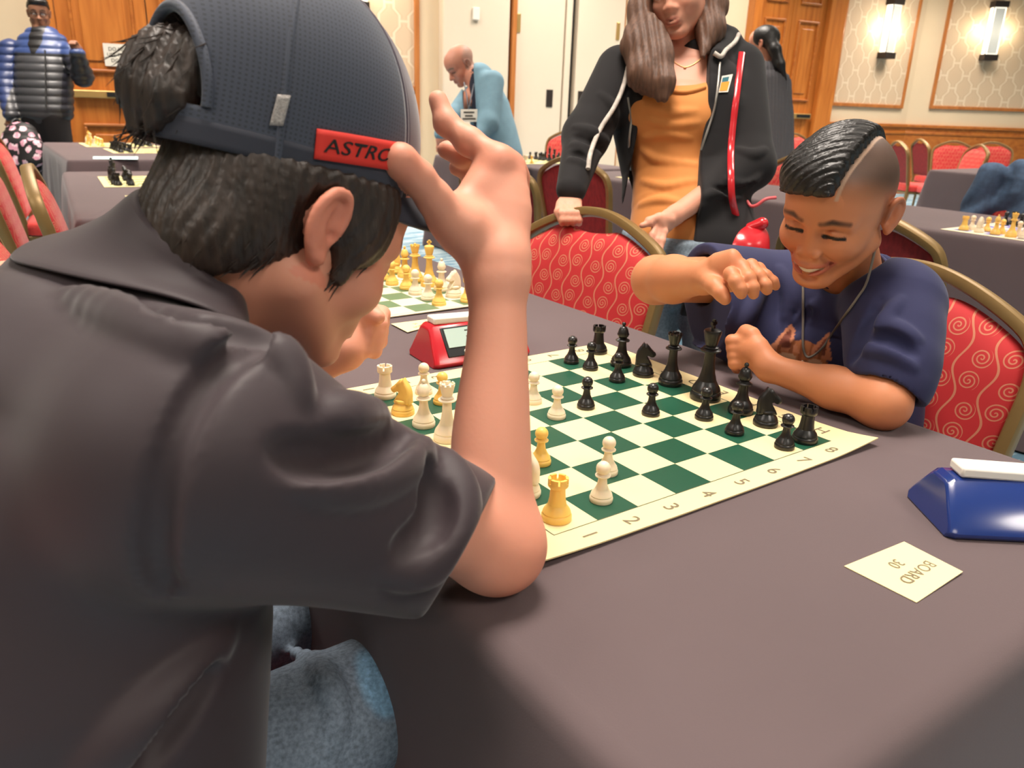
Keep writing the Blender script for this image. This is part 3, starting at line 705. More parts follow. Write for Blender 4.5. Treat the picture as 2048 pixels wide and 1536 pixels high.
for kind, f_, r_, dx, dy, lab in B_:
    x, y = sqp(f_, r_, dx, dy); piece(kind, 'black', x, y, zb0 if not (kind == 'rook' and f_ == 'a') else zb0, lab, GM, random.uniform(-.2, .2) + (-0.8 if kind == 'knight' else 0), {'pawn': 0.84, 'king': 1.14, 'queen': 0.95, 'knight': 0.92, 'bishop': 1.0, 'rook': 0.90}[kind])
# second board on the same table
b2c = (0.478 - 4 * SQ, 0.846 + 4 * SQ)
flat = lambda x, y: 0.0
def curl2(x, y): return 0.008 * max(0, -y / 0.25 - 0.7) * (0.6 + 0.6 * max(0, x / 0.25))
board('b', (b2c[0], b2c[1], T + 0.0008), 0, SQ, (0.035, 0.012), pale_m, 'pale green board beyond the red clock, set for a game', 'roll-up chess boards', curl2, False)
G2 = 'pieces on the pale green board'
rank1 = [('rook', 'yellow'), ('knight', 'cream'), ('bishop', 'cream'), ('king', 'yellow'), ('queen', 'yellow'), ('bishop', 'yellow'), ('knight', 'yellow'), ('rook', 'yellow')]
pw = ['yellow', 'cream', 'cream', 'yellow', 'yellow', 'yellow', 'cream', 'yellow']
L2 = {'rook': '%s rook at the %s of the pale green board', 'knight': '%s knight on the %s side of the pale green board', 'bishop': '%s bishop on the %s side of the pale green board'}
for k, (kd, c) in enumerate(rank1):
    y = 0.846 + (k + 0.5) * SQ
    nm = {'cream': 'cream', 'yellow': 'yellowed'}[c]
    lab = {0: 'yellowed rook in the corner of the pale green board above the red clock', 1: 'cream knight next to the yellowed corner rook', 2: 'cream bishop between the cream knight and yellowed king', 3: 'yellowed king on the pale green board', 4: 'yellowed queen on the pale green board', 5: 'yellowed bishop beside the yellowed queen', 6: 'yellowed knight beyond the yellowed bishop', 7: 'yellowed rook in the far corner of the pale green board'}[k]
    piece(kd, c, 0.447 + random.uniform(-.006, .006), y + random.uniform(-.004, .004), T + 0.003, lab, G2, PI + random.uniform(-.3, .3))
    piece('pawn', pw[k], 0.383 + random.uniform(-.008, .006), y + random.uniform(-.006, .006), T + 0.003, ('%s pawn in front of the ' % {'cream': 'cream', 'yellow': 'yellowed'}[pw[k]]) + lab.split(' of the')[0].split(' next')[0].split(' between')[0].split(' beside')[0].split(' beyond')[0].split(' in the')[0].split(' on the')[0] + (' in the near corner' if k == 0 else ' in the far corner' if k == 7 else ' of the pale green board'), G2)
# boards on the other tables
def far_set(name, c, rz, mt, label, left_black, glabel, extra='', bl=True, wh=True, curl=flat):
    board('b', (c[0], c[1], T + 0.0008), rz, SQ, (0.03, 0.03), mt, label, 'roll-up chess boards', curl, False, 14)
    order = ['rook', 'knight', 'bishop', 'queen', 'king', 'bishop', 'knight', 'rook']; R_ = Matrix.Rotation(rz, 3, 'Z')
    for k, kd in enumerate(order):
        for side in (-1, 1):
            black = (side == -1) == left_black
            if (black and not bl) or (not black and not wh): continue
            cname = 'black' if black else 'yellow'
            for row, kk in ((3.5, kd), (2.5, 'pawn')):
                p = R_ @ V(side * row * SQ, (k - 3.5) * SQ, 0)
                piece(kk, cname if (black or (k + int(row)) % 3) else 'cream', c[0] + p.x + random.uniform(-.006, .006), c[1] + p.y + random.uniform(-.006, .006), T + 0.003, '%s %s set up on %s' % ('black' if black else 'pale', kk, glabel), 'pieces on ' + glabel, random.uniform(-.3, .3) + (0 if side < 0 else PI))
far_set('l', (0.45, 3.66), math.radians(-6), far_m, 'cream roll-up board at the far end of the table behind the capped player', True, 'the board behind the capped player', wh=False)
def curl_l(x, y): return 0.03 * max(0, -x / 0.26 - 0.55) ** 1.5
far_set('l2', (0.40, 2.72), math.radians(-6), far_m, 'cream roll-up board with a curled corner by the capped player\'s head', True, 'the curled board by the capped head', bl=False, wh=False, curl=curl_l)
far_set('m', (0.80, 6.62), math.radians(-2), far_m, 'cream roll-up board nearest the wooden doors', False, 'the board nearest the wooden doors')
far_set('m2', (0.86, 5.90), math.radians(-2), far_m, 'cream roll-up board with black pieces nearest the floral bag', True, 'the board beside the floral bag')
# blue board behind the boy: white men on the near side
board('b', (2.99, 0.80, T + 0.0008), 0, SQ, (0.03, 0.03), blue_m, 'blue and white roll-up board on the table behind the boy', 'roll-up chess boards', flat, False, 14)
for k, kd in enumerate(['rook', 'knight', 'bishop', 'king', 'queen', 'bishop', 'knight', 'rook']):
    for side in (-1, 1):
        for row, kk in ((3.5, kd), (2.5, 'pawn')):
            cname = 'black' if side > 0 else ('cream' if (k + int(row)) % 3 == 0 else 'yellow')
            piece(kk, cname, 2.99 + side * row * SQ + random.uniform(-.006, .006), 0.80 + (k - 3.5) * SQ + random.uniform(-.006, .006), T + 0.003, '%s %s set up on the blue and white board' % ('black' if side > 0 else 'pale', kk), 'pieces on the blue and white board', random.uniform(-.3, .3) + (0 if side < 0 else PI))
far_set('mid', (3.32, 4.55), 0, far_m, 'cream roll-up board between the bending man and the woman', False, 'the board by the bending man')
far_set('mid2', (3.28, 3.0), 0, far_m, 'cream roll-up board behind the woman in the hoodie', False, 'the board behind the woman')

# ------------------------------------------------------------------ clocks
red_p = mat('red_clock_plastic', srgb(186, 22, 36), 0.25, coat=0.4); blue_p = mat('blue_clock_plastic', srgb(22, 48, 116), 0.22, coat=0.5)
lcd = mat('lcd_glass', srgb(176, 196, 188), 0.2); wh_p = mat('white_plastic_lever', srgb(236, 230, 222), 0.4)
def clock(loc, rz, body, label, length, digits, h=0.062):
    """a wedge-shaped digital clock: the display slants towards -y"""
    e = empty('chess_clock', loc, rz); tag(e, label, 'chess clock', 'digital chess clocks')
    d = 0.105
    sec = [(-d / 2 + 0.004, 0.0), (-d / 2, 0.006), (-d / 2 + 0.004, 0.014), (-0.012, h - 0.002), (-0.006, h), (0.018, h), (0.026, h - 0.004), (d / 2 - 0.006, 0.016), (d / 2, 0.008), (d / 2 - 0.004, 0.0)]
    mb = MB(); n = len(sec); vs_ = []; fs = []
    for (xx, s) in ((-length / 2, 0.90), (-length / 2 + 0.008, 1.0), (length / 2 - 0.008, 1.0), (length / 2, 0.90)):
        for (y, z) in sec: vs_.append((xx + (0.010 * (1 - z / h) * (1 if xx < 0 else -1) * -1 if abs(xx) > length / 2 - 0.009 else 0), y * s, z * (s if z > 0.02 else 1)))
    for i in range(3):
        for k in range(n): fs.append((i * n + k, i * n + (k + 1) % n, (i + 1) * n + (k + 1) % n, (i + 1) * n + k))
    fs += [tuple(range(n)), tuple(3 * n + k for k in range(n - 1, -1, -1))]
    mb.add(vs_, fs).build('body', body, e, 30, 0.002)
    # rocker lever on top
    MB().box((0, 0.005, h + 0.003), (length * 0.88, 0.028, 0.012), Matrix.Rotation(0.035, 3, 'Y')).build('rocker', wh_p, e, 30, 0.003)
    # slanted face
    p0 = V(0, -d / 2 + 0.004, 0.014); p1 = V(0, -0.012, h - 0.002); ax = (p1 - p0).normalized(); nn = V(0, -ax.z, ax.y)
    Rm = Matrix((V(1, 0, 0), ax, nn)).transposed(); mid = (p0 + p1) / 2
    if digits is not None:
        bz = MB().box(mid + nn * 0.0012 - ax * 0.001, (length * 0.80, 0.052, 0.003), Rm).build('bezel', M['black'], e, 30, 0.001)
        sc = MB().box(mid + nn * 0.0032 + ax * 0.005, (length * 0.74, 0.033, 0.0016), Rm).build('screen', lcd, e, 30)
        def seg_digit(ch, cx):
            seg = {'3': 'abgcd', '0': 'abcdef', ':': '', '5': 'afgcd', '2': 'abged', '8': 'abcdefg'}[ch]
            w, hh, t = 0.010, 0.021, 0.0018
            P = {'a': (0, hh / 2, w, t), 'd': (0, -hh / 2, w, t), 'g': (0, 0, w, t), 'b': (w / 2, hh / 4, t, hh / 2), 'c': (w / 2, -hh / 4, t, hh / 2), 'f': (-w / 2, hh / 4, t, hh / 2), 'e': (-w / 2, -hh / 4, t, hh / 2)}
            m_ = MB()
            for s_ in seg: a, b, c_, d_ = P[s_]; m_.box(mid + nn * 0.0042 + ax * (0.005 + b) + V(cx + a, 0, 0), (c_, d_, 0.0006), Rm)
            if m_.v: o = m_.build('digit', M['ink_dark'], sc, 30); o['kind'] = 'stuff'
        for q, ch in enumerate(digits): seg_digit(ch, -length * 0.12 + q * 0.017 + (0.008 if q > 1 else 0) + (length * 0.18 if q > 3 else 0))
        for q in range(3): MB().lathe([(0.003, 0), (0.003, 0.002), (0.0002, 0.0022)], 12, mid + nn * 0.0026 - ax * 0.020 + V(-length * 0.2 + q * 0.017, 0, 0), 0, Rm).build('button', wh_p, e, 30)
    return e
# red clock: its front-left foot corner at the measured spot, display facing the near players
clock((0.2535, 0.558, T), math.radians(-3), red_p, 'red digital chess clock beside the green board', 0.165, '30')
clock((0.470, -0.252, T), math.radians(-37), blue_p, 'blue chess clock with white rocker near the board card', 0.235, None, 0.050)
# ------------------------------------------------------------------ cards and papers
def card(pts, lift, m, name, label, cat, group=None, lines=(), size=0.016, turn=0.0):
    """a thin card given by its four corners in order"""
    c = sum((V(*p) for p in pts), V(0, 0, 0)) / 4; e = empty(name, c); tag(e, label, cat, group)
    P = [V(*p) - c for p in pts]; th = 0.0006
    f = lambda i, j: ((P[0] * (1 - i) + P[1] * i) * (1 - j) + (P[3] * (1 - i) + P[2] * i) * j)
    mb = MB()
    g = lambda up: (lambda i, j: (lambda q: (q.x, q.y, q.z + lift(i, j) + up))(f(i, j)))
    mb.grid(10, 10, g(th)); mb.grid(10, 10, g(0)); N = 100
    per = [(0, j) for j in range(10)] + [(i, 9) for i in range(1, 10)] + [(9, j) for j in range(8, -1, -1)] + [(i, 0) for i in range(8, 0, -1)]
    ids = [i * 10 + j for i, j in per]
    for a, b in zip(ids, ids[1:] + ids[:1]): mb.f.append((a, b, b + N, a + N)); mb.mi.append(0)
    mb.build('sheet', m, e, 50)
    for (txt, i, j, sz) in lines:
        me = text_mesh(txt, sz, spacing=1.0); q = f(i, j)
        me.transform(Matrix.Translation((q.x, q.y, q.z + lift(i, j) + th + 0.0004)) @ Matrix.Rotation(turn, 4, 'Z')); link_mesh('lettering', me, M['ink'], e)
    return e
Zt = T + 0.0004
cp = [onz(1688, 1133, Zt), onz(1808, 1084, Zt), onz(1925, 1147, Zt), onz(1833, 1206, Zt)]
ax = (cp[1] - cp[0]); tr = math.atan2(ax.y, ax.x)
card(cp, lambda i, j: 0.0015 * i * j, M['paper'], 'board_number_card', 'cream card reading board 30 beside the blue clock', 'card', None, [('BOARD', 0.55, 0.62, 0.0165), ('30', 0.50, 0.33, 0.0165)], turn=tr + PI + 0.12)
cp = [onz(782, 650, Zt), onz(862, 638, Zt), onz(890, 645, Zt), onz(815, 667, Zt)]
card(cp, lambda i, j: 0.002 * (1 - i), M['paper'], 'board_number_card', 'cream card lying behind the red clock', 'card', None, [('BOARD', 0.45, 0.72, 0.011), ('31', 0.45, 0.4, 0.011)], turn=0.4)
cp = [onz(186, 318, Zt), onz(186, 313, Zt), onz(276, 313, Zt), onz(276, 319, Zt)]
card(cp, flat, M['blue_paper'], 'score_sheet', 'pale blue score sheet on the table edge by the far boards', 'paper')
cp = [onz(200, 291, Zt), onz(200, 294, Zt), onz(245, 294, Zt), onz(245, 291, Zt)]
card(cp, flat, M['blue_paper'], 'score_sheet', 'pale blue score sheet between the two far boards', 'paper')
# ------------------------------------------------------------------ organic modelling: signed distance shapes meshed with surface nets
F32 = np.float32
def arr(v): return np.array([float(c) for c in v], dtype=F32)
def p_seg(a, b, ra, rb=None):
    a, b = arr(a), arr(b); rb = ra if rb is None else rb; ab = b - a; L2_ = float(ab @ ab) + 1e-12; iL = 1 / L2_
    def f(P):
        q = P - a; h = q @ ab; t = np.minimum(np.maximum(h * iL, 0), 1)
        return np.sqrt(np.maximum(np.einsum('ij,ij->i', q, q) - t * (2 * h - t * L2_), 0)) - (ra + (rb - ra) * t)
    return f
def p_ell(c, r, R_=None):
    c = arr(c); r = arr(r); ir = 1 / r; Rm = None if R_ is None else np.array(R_, dtype=F32)        # rows: local axes in world
    def f(P):
        q = P - c
        if Rm is not None: q = q @ Rm.T
        q = q * ir; k0 = np.sqrt(np.einsum('ij,ij->i', q, q)) + 1e-9; q = q * ir; k1 = np.sqrt(np.einsum('ij,ij->i', q, q)) + 1e-9
        return k0 * (k0 - 1) / k1
    return f
def p_loft(secs, sub=0):
    """a limb or trunk through sections (centre, half-width along 'side', half-depth); side: vector across"""
    if sub:
        cc_ = catmull([s[0] for s in secs], sub); ww = catmull([(s[1], s[2], 0) for s in secs], sub); n_ = len(cc_)
        secs = [(cc_[i], ww[i].x, ww[i].y, secs[min(int(round(i / sub)), len(secs) - 1)][3]) for i in range(n_)]
    C = [arr(s[0]) for s in secs]; A = [s[1] for s in secs]; B = [s[2] for s in secs]; S = [arr(s[3]) for s in secs]
    def f(P):
        best = None
        for i in range(len(C) - 1):
            a, b = C[i], C[i + 1]; ab = b - a; L = math.sqrt(float(ab @ ab)); ax = ab / L
            tr = (P - a) @ ax / L; t = np.clip(tr, 0, 1); sd = S[i] * 0.5 + S[i + 1] * 0.5; sd = sd - ax * float(sd @ ax); sd = sd / np.linalg.norm(sd); dp = np.cross(ax, sd)
            q = P - a - t[:, None] * ab; u = q @ sd; v = q @ dp; w = (tr - t) * L
            ra = A[i] + (A[i + 1] - A[i]) * t; rb = B[i] + (B[i + 1] - B[i]) * t
            k = np.sqrt((u / ra) ** 2 + (v / rb) ** 2 + (w / np.minimum(ra, rb)) ** 2) + 1e-9
            g = np.sqrt((u / ra ** 2) ** 2 + (v / rb ** 2) ** 2 + (w / np.minimum(ra, rb) ** 2) ** 2) + 1e-9
            d = k * (k - 1) / g
            best = d if best is None else np.minimum(best, d)
        return best
    return f
def p_xf(fn, Mx):
    """shape fn given in local coordinates, placed by the rigid+uniform-scale matrix Mx"""
    R3 = Mx.to_3x3(); s = R3.determinant() ** (1 / 3); Ri = np.array((R3 * (1.0 / s)), dtype=F32); t = arr(Mx.translation); key = id(Mx); KEEP.append(Mx)
    def f(P):
        c = XC.get(key)
        if c is None or c[0] is not P:
            q = ((P - t) @ Ri) / s; z_ = ZS.get(key, 1.0)
            if z_ != 1.0: q[:, 2] = np.where(q[:, 2] < 0, q[:, 2] / z_, q[:, 2])
            c = (P, q); XC[key] = c
        return fn(c[1]) * s
    return f
XC = {}; KEEP = []; ZS = {}                                # ZS: shortening of the lower face, per head
def p_plane(p, n):
    p = arr(p); n = arr(Vector(n).normalized()); return lambda P: (P - p) @ n
def smin(a, b, k):
    h = np.maximum(k - np.abs(a - b), 0) / k; return np.minimum(a, b) - h * h * (k * 0.25)
def smax(a, b, k): return -smin(-a, -b, k)
def run_ops(ops, P, sel=None):
    d = None
    for i, o in enumerate(ops):
        t, fn, k = o[0], o[1], o[2]
        if sel is not None and not sel[i]: continue
        v = fn(P)
        if t == '+': d = v if d is None else smin(d, v, k)
        elif d is None: continue
        elif t == '-': d = smax(d, -v, k)
        elif t == '&': d = smax(d, v, k)
        elif t == 'f': d = d + v                                    # displacement field
    return d if d is not None else np.full(len(P), 9.0, F32)
def sdf_mesh(name, ops, lo, hi, res, colfn=None, smooth_it=0):
    """ops: list of ('+'|'-'|'&'|'f', function, blend)"""
    lo = np.array(lo, F32); hi = np.array(hi, F32); B = 16; b_ = 4; R4 = B // b_
    nb = np.ceil((hi - lo) / (res * B)).astype(int); n = nb * B + 1
    D = np.full(tuple(n), 1.0, F32)
    bi = np.stack(np.meshgrid(*[np.arange(k) for k in nb], indexing='ij'), -1).reshape(-1, 3)
    ctr = (lo + (bi + 0.5) * (B * res)).astype(F32); half = B * res * 0.87; h4 = b_ * res * 0.87
    vals = [o[1](ctr) for o in ops]
    addmin = np.min([v for v, o in zip(vals, ops) if o[0] == '+'], axis=0)
    full = run_ops(ops, ctr); act = np.abs(full) < half * 1.45 + 0.010
    for i in np.nonzero(~act & (full < 0))[0]:
        b = bi[i] * B; D[b[0]:b[0] + B + 1, b[1]:b[1] + B + 1, b[2]:b[2] + B + 1] = -1.0
    so = np.stack(np.meshgrid(*[np.arange(R4)] * 3, indexing='ij'), -1).reshape(-1, 3)
    off = np.stack(np.meshgrid(*[np.arange(b_ + 1)] * 3, indexing='ij'), -1).reshape(-1, 3)
    for i in np.nonzero(act)[0]:
        sel = [(o[0] in '&f') or (v[i] < addmin[i] + 2.3 * half + o[2] if o[0] == '+' else v[i] < 2.3 * half + o[2]) for v, o in zip(vals, ops)]
        sub = [o for o, q in zip(ops, sel) if q]
        C = (lo + (bi[i] * B + (so + 0.5) * b_) * res).astype(F32)
        d0 = run_ops(sub, C); a4 = np.abs(d0) < h4 * 1.5 + 0.004
        base = bi[i] * B
        for q in np.nonzero(~a4)[0]:
            b = base + so[q] * b_; D[b[0]:b[0] + b_ + 1, b[1]:b[1] + b_ + 1, b[2]:b[2] + b_ + 1] = 1.0 if d0[q] > 0 else -1.0
        q4 = np.nonzero(a4)[0]
        if not len(q4): continue
        P = (lo + (base + so[q4][:, None, :] * b_ + off[None]) * res).reshape(-1, 3).astype(F32)
        d = run_ops(sub, P).reshape(len(q4), b_ + 1, b_ + 1, b_ + 1)
        for k, q in enumerate(q4):
            b = base + so[q] * b_; D[b[0]:b[0] + b_ + 1, b[1]:b[1] + b_ + 1, b[2]:b[2] + b_ + 1] = d[k]
    # surface nets
    S = D < 0
    c = [S[x:n[0] - 1 + x, y:n[1] - 1 + y, z:n[2] - 1 + z] for x in (0, 1) for y in (0, 1) for z in (0, 1)]
    anyv = c[0].copy(); allv = c[0].copy()
    for q in c[1:]: anyv |= q; allv &= q
    cells = np.argwhere(anyv & ~allv); idx = np.full(tuple(n - 1), -1, np.int32); idx[tuple(cells.T)] = np.arange(len(cells))
    cv = np.stack([D[cells[:, 0] + x, cells[:, 1] + y, cells[:, 2] + z] for x in (0, 1) for y in (0, 1) for z in (0, 1)], 1)
    co = np.array([(x, y, z) for x in (0, 1) for y in (0, 1) for z in (0, 1)], F32)
    acc = np.zeros((len(cells), 3), F32); cnt = np.zeros(len(cells), F32)
    for a in range(8):
        for b in range(a + 1, 8):
            if np.abs(co[a] - co[b]).sum() != 1: continue
            va, vb = cv[:, a], cv[:, b]; m_ = (va < 0) != (vb < 0); t = np.where(m_, va / np.where(m_, va - vb, 1), 0)
            acc += np.where(m_[:, None], co[a] + t[:, None] * (co[b] - co[a]), 0); cnt += m_
    Vt = lo + (cells + acc / np.maximum(cnt, 1)[:, None]) * res
    quads = []
    for axis in range(3):
        sl0 = [slice(None)] * 3; sl1 = [slice(None)] * 3; sl0[axis] = slice(0, n[axis] - 1); sl1[axis] = slice(1, n[axis])
        A0 = S[tuple(sl0)]; A1 = S[tuple(sl1)]; e = np.argwhere(A0 != A1); o1, o2 = [(1, 2), (2, 0), (0, 1)][axis]
        ok = (e[:, o1] > 0) & (e[:, o2] > 0) & (e[:, o1] < n[o1] - 1) & (e[:, o2] < n[o2] - 1); e = e[ok]
        inside = S[tuple(e.T)]
        def g(d1, d2):
            q = e.copy(); q[:, o1] += d1; q[:, o2] += d2; return idx[tuple(q.T)]
        q = np.stack([g(-1, -1), g(0, -1), g(0, 0), g(-1, 0)], 1); q[~inside] = q[~inside][:, ::-1]
        quads.append(q[(q >= 0).all(1)])
    Q = np.concatenate(quads)
    me = bpy.data.meshes.new(name)
    me.vertices.add(len(Vt)); me.vertices.foreach_set('co', Vt.astype(F32).ravel())
    me.loops.add(len(Q) * 4); me.loops.foreach_set('vertex_index', Q.astype(np.int32).ravel())
    me.polygons.add(len(Q)); me.polygons.foreach_set('loop_start', np.arange(0, len(Q) * 4, 4, dtype=np.int32))
    me.update(calc_edges=True); me.validate()
    me.polygons.foreach_set('use_smooth', [True] * len(me.polygons))
    if colfn is not None:
        col = np.ones((len(Vt), 4), F32); col[:, :3] = colfn(Vt.astype(F32))
        at_ = me.color_attributes.new('Col', 'FLOAT_COLOR', 'POINT'); at_.data.foreach_set('color', col.ravel())
    me.update(); return me
def blob(name, ops, lo, hi, res, m, parent, colfn=None):
    """mesh an SDF given in world coordinates and parent it under a person standing at the parent's location"""
    me = sdf_mesh(name, ops, lo, hi, res, colfn); o = link_mesh(name, me, m, None)
    o.parent = parent; me.transform(Matrix.Translation(-parent.location)); return o
def rebase(o, parent):
    o.data.transform(Matrix.Translation(-parent.location)); o.parent = parent; return o
def p_limb(pts, radii, sub=5):
    """one smooth tapering limb through the joints"""
    P_ = catmull(pts, sub); R_ = [v.x for v in catmull([(r, 0, 0) for r in radii], sub)]
    fs = [p_seg(P_[i], P_[i + 1], R_[i], R_[i + 1]) for i in range(len(P_) - 1)]
    def f(P):
        d = fs[0](P)
        for g in fs[1:]: d = np.minimum(d, g(P))
        return d
    return f
def chain(pts, radii, k=0.012):
    return [('+', p_seg(pts[i], pts[i + 1], radii[i], radii[i + 1]), k) for i in range(len(pts) - 1)]
def finger(pts, r0=0.0088, r1=0.0070, k=0.006):
    n = len(pts) - 1; rr = [r0 + (r1 - r0) * i / n for i in range(n + 1)]
    out = chain(pts, rr, k)
    for i in range(1, n): out.append(('+', p_ell(pts[i], (rr[i] * 1.06,) * 3), 0.004))     # knuckles
    return out
def head_frame(c, fwd, up):
    f = Vector(fwd).normalized(); u = Vector(up); u = (u - f * u.dot(f)).normalized(); l = u.cross(f)
    return Matrix.Translation(Vector(c)) @ Matrix((f, l, u)).transposed().to_4x4()
def ear_ops(s):
    """an outer ear on side s (+1 left), local head coordinates"""
    y = s * 0.073
    q = Matrix.Rotation(-s * 0.45, 3, 'Z') @ Matrix.Rotation(-0.18, 3, 'Y')
    Rr = [tuple(q.transposed()[i]) for i in range(3)]
    ops = [('+', p_ell((-0.016, y + s * 0.007, 0.002), (0.018, 0.0065, 0.030), Rr), 0.004)]
    rim = catmull([(-0.002, y + s * 0.003, -0.004), (-0.001, y + s * 0.006, 0.014), (-0.009, y + s * 0.011, 0.029), (-0.024, y + s * 0.015, 0.027), (-0.033, y + s * 0.016, 0.010), (-0.030, y + s * 0.013, -0.010), (-0.020, y + s * 0.009, -0.024), (-0.010, y + s * 0.005, -0.028)], 3)
    ops += [('+', p_seg(rim[i], rim[i + 1], 0.0042), 0.002) for i in range(len(rim) - 1)]
    ops.append(('-', p_ell((-0.013, y + s * 0.014, 0.006), (0.0095, 0.007, 0.015), Rr), 0.004))
    ops.append(('+', p_seg((-0.022, y + s * 0.010, 0.016), (-0.020, y + s * 0.009, -0.012), 0.0042), 0.004))
    ops.append(('-', p_ell((-0.006, y + s * 0.010, -0.004), (0.006, 0.008, 0.008)), 0.003))
    ops.append(('+', p_ell((-0.011, y + s * 0.006, -0.026), (0.008, 0.005, 0.009)), 0.005))
    return ops
def head_ops(smile=0.0, nose=1.0, jaw=1.0, ears=(1, -1), cheek=1.0, lid=0.0, male=True):
    o = [('+', p_ell((-0.012, 0, 0.040), (0.100, 0.077, 0.084)), 0.03),
         ('+', p_ell((0.022, 0, -0.020), (0.070, 0.063, 0.088)), 0.03),
         ('+', p_ell((0.050, 0, 0.048), (0.046, 0.058, 0.050)), 0.03)]
    for s in (-1, 1):
        o.append(('+', p_seg((-0.005, s * 0.055 * jaw, -0.055), (0.068, s * 0.016, -0.102), 0.019, 0.016), 0.03))
        o.append(('+', p_ell((0.058, s * 0.036, -0.030 + 0.004 * smile), (0.030 + 0.004 * smile, 0.026 * cheek, 0.026 * cheek)), 0.025))
        o.append(('+', p_seg((0.088, s * 0.016, 0.022), (0.074, s * 0.046, 0.020), 0.011, 0.010), 0.014))
    o.append(('+', p_ell((0.078, 0, -0.100), (0.019, 0.022, 0.016)), 0.022))
    for s in (-1, 1):
        o.append(('-', p_ell((0.100, s * 0.032, 0.003), (0.017, 0.020, 0.0125)), 0.014))
        o.append(('+', p_ell((0.0775, s * 0.032, 0.001), (0.0135, 0.0155, 0.0125)), 0.003))
        # lids
        o.append(('+', p_seg((0.0855, s * 0.019, 0.0085 - lid), (0.0905, s * 0.032, 0.0105 - lid), 0.0030), 0.003)); o.append(('+', p_seg((0.0905, s * 0.032, 0.0105 - lid), (0.0810, s * 0.046, 0.006 - lid), 0.0030), 0.003))
        o.append(('+', p_seg((0.086, s * 0.020, -0.0075), (0.0885, s * 0.032, -0.0105), 0.0026), 0.004)); o.append(('+', p_seg((0.0885, s * 0.032, -0.0105), (0.080, s * 0.046, -0.005), 0.0026), 0.004))
    n = nose
    o += [('+', p_seg((0.088, 0, 0.012), (0.108 * (0.6 + 0.4 * n), 0, -0.030), 0.0085, 0.0115), 0.012), ('+', p_ell((0.107 * (0.6 + 0.4 * n), 0, -0.033), (0.0125, 0.0125, 0.0105)), 0.008)]
    for s in (-1, 1):
        o.append(('+', p_ell((0.096, s * 0.0135, -0.036), (0.0105, 0.0075, 0.0078)), 0.006))
        o.append(('-', p_ell((0.102, s * 0.0075, -0.0445), (0.0050, 0.0038, 0.0040)), 0.003))
    # mouth: muzzle, lips, gap
    o.append(('+', p_ell((0.078, 0, -0.064), (0.024, 0.030, 0.024)), 0.02))
    w = 0.024 + 0.010 * smile; up_ = 0.011 * smile; mx = 0.0985
    def lip(zc, dz, r, fw):
        pts = catmull([(mx - 0.016 - 0.006 * smile, -w, zc + up_), (mx - 0.003, -w * 0.5, zc + dz * 0.7 + up_ * 0.25), (mx + fw, 0, zc + dz), (mx - 0.003, w * 0.5, zc + dz * 0.7 + up_ * 0.25), (mx - 0.016 - 0.006 * smile, w, zc + up_)], 4)
        return pts
    U_, Lw = lip(-0.066, 0.0045 + 0.001 * smile, 0.005, 0.002), lip(-0.067, -0.0085 - 0.007 * smile, 0.005, 0.001)
    gap = lip(-0.0665, -0.0015 - 0.0035 * smile, 0.002, 0.0055 - 0.003 * smile)
    for i in range(len(U_) - 1):
        t = 1 - abs(i / (len(U_) - 2) * 2 - 1); o.append(('+', p_seg(U_[i], U_[i + 1], 0.0028 + 0.0024 * t), 0.004)); o.append(('+', p_seg(Lw[i], Lw[i + 1], 0.0028 + 0.0034 * t), 0.004))
    for i in range(len(gap) - 1): o.append(('-', p_seg(gap[i], gap[i + 1], 0.0008 + 0.0044 * smile * (1 - abs(i / (len(gap) - 2) * 2 - 1) ** 2)), 0.002))
    if smile > 0:
        for s in (-1, 1): o.append(('-', p_seg((0.094, s * 0.0225, -0.040), (0.0800, s * 0.043, -0.062), 0.0020, 0.0012), 0.010))
    o.append(('-', p_ell((0.096, 0, -0.088), (0.008, 0.018, 0.006)), 0.012))
    for s in ears: o += ear_ops(s)
    return o, (U_, Lw, gap)
def place(ops, Mx): return [(t, p_xf(fn, Mx), k * (Mx.to_3x3().determinant() ** (1 / 3))) for t, fn, k in ops]
def local(P, Mx):
    R3 = Mx.to_3x3(); s = R3.determinant() ** (1 / 3); Ri = np.array((R3 * (1.0 / s)), dtype=F32); q = ((P - arr(Mx.translation)) @ Ri) / s
    z_ = ZS.get(id(Mx), 1.0)
    if z_ != 1.0: q[:, 2] = np.where(q[:, 2] < 0, q[:, 2] / z_, q[:, 2])
    return q
def sstep(x, a, b): t = np.clip((x - a) / (b - a), 0, 1); return t * t * (3 - 2 * t)
def mixc(c, w, col): return c * (1 - w[:, None]) + np.array(col, F32) * w[:, None]
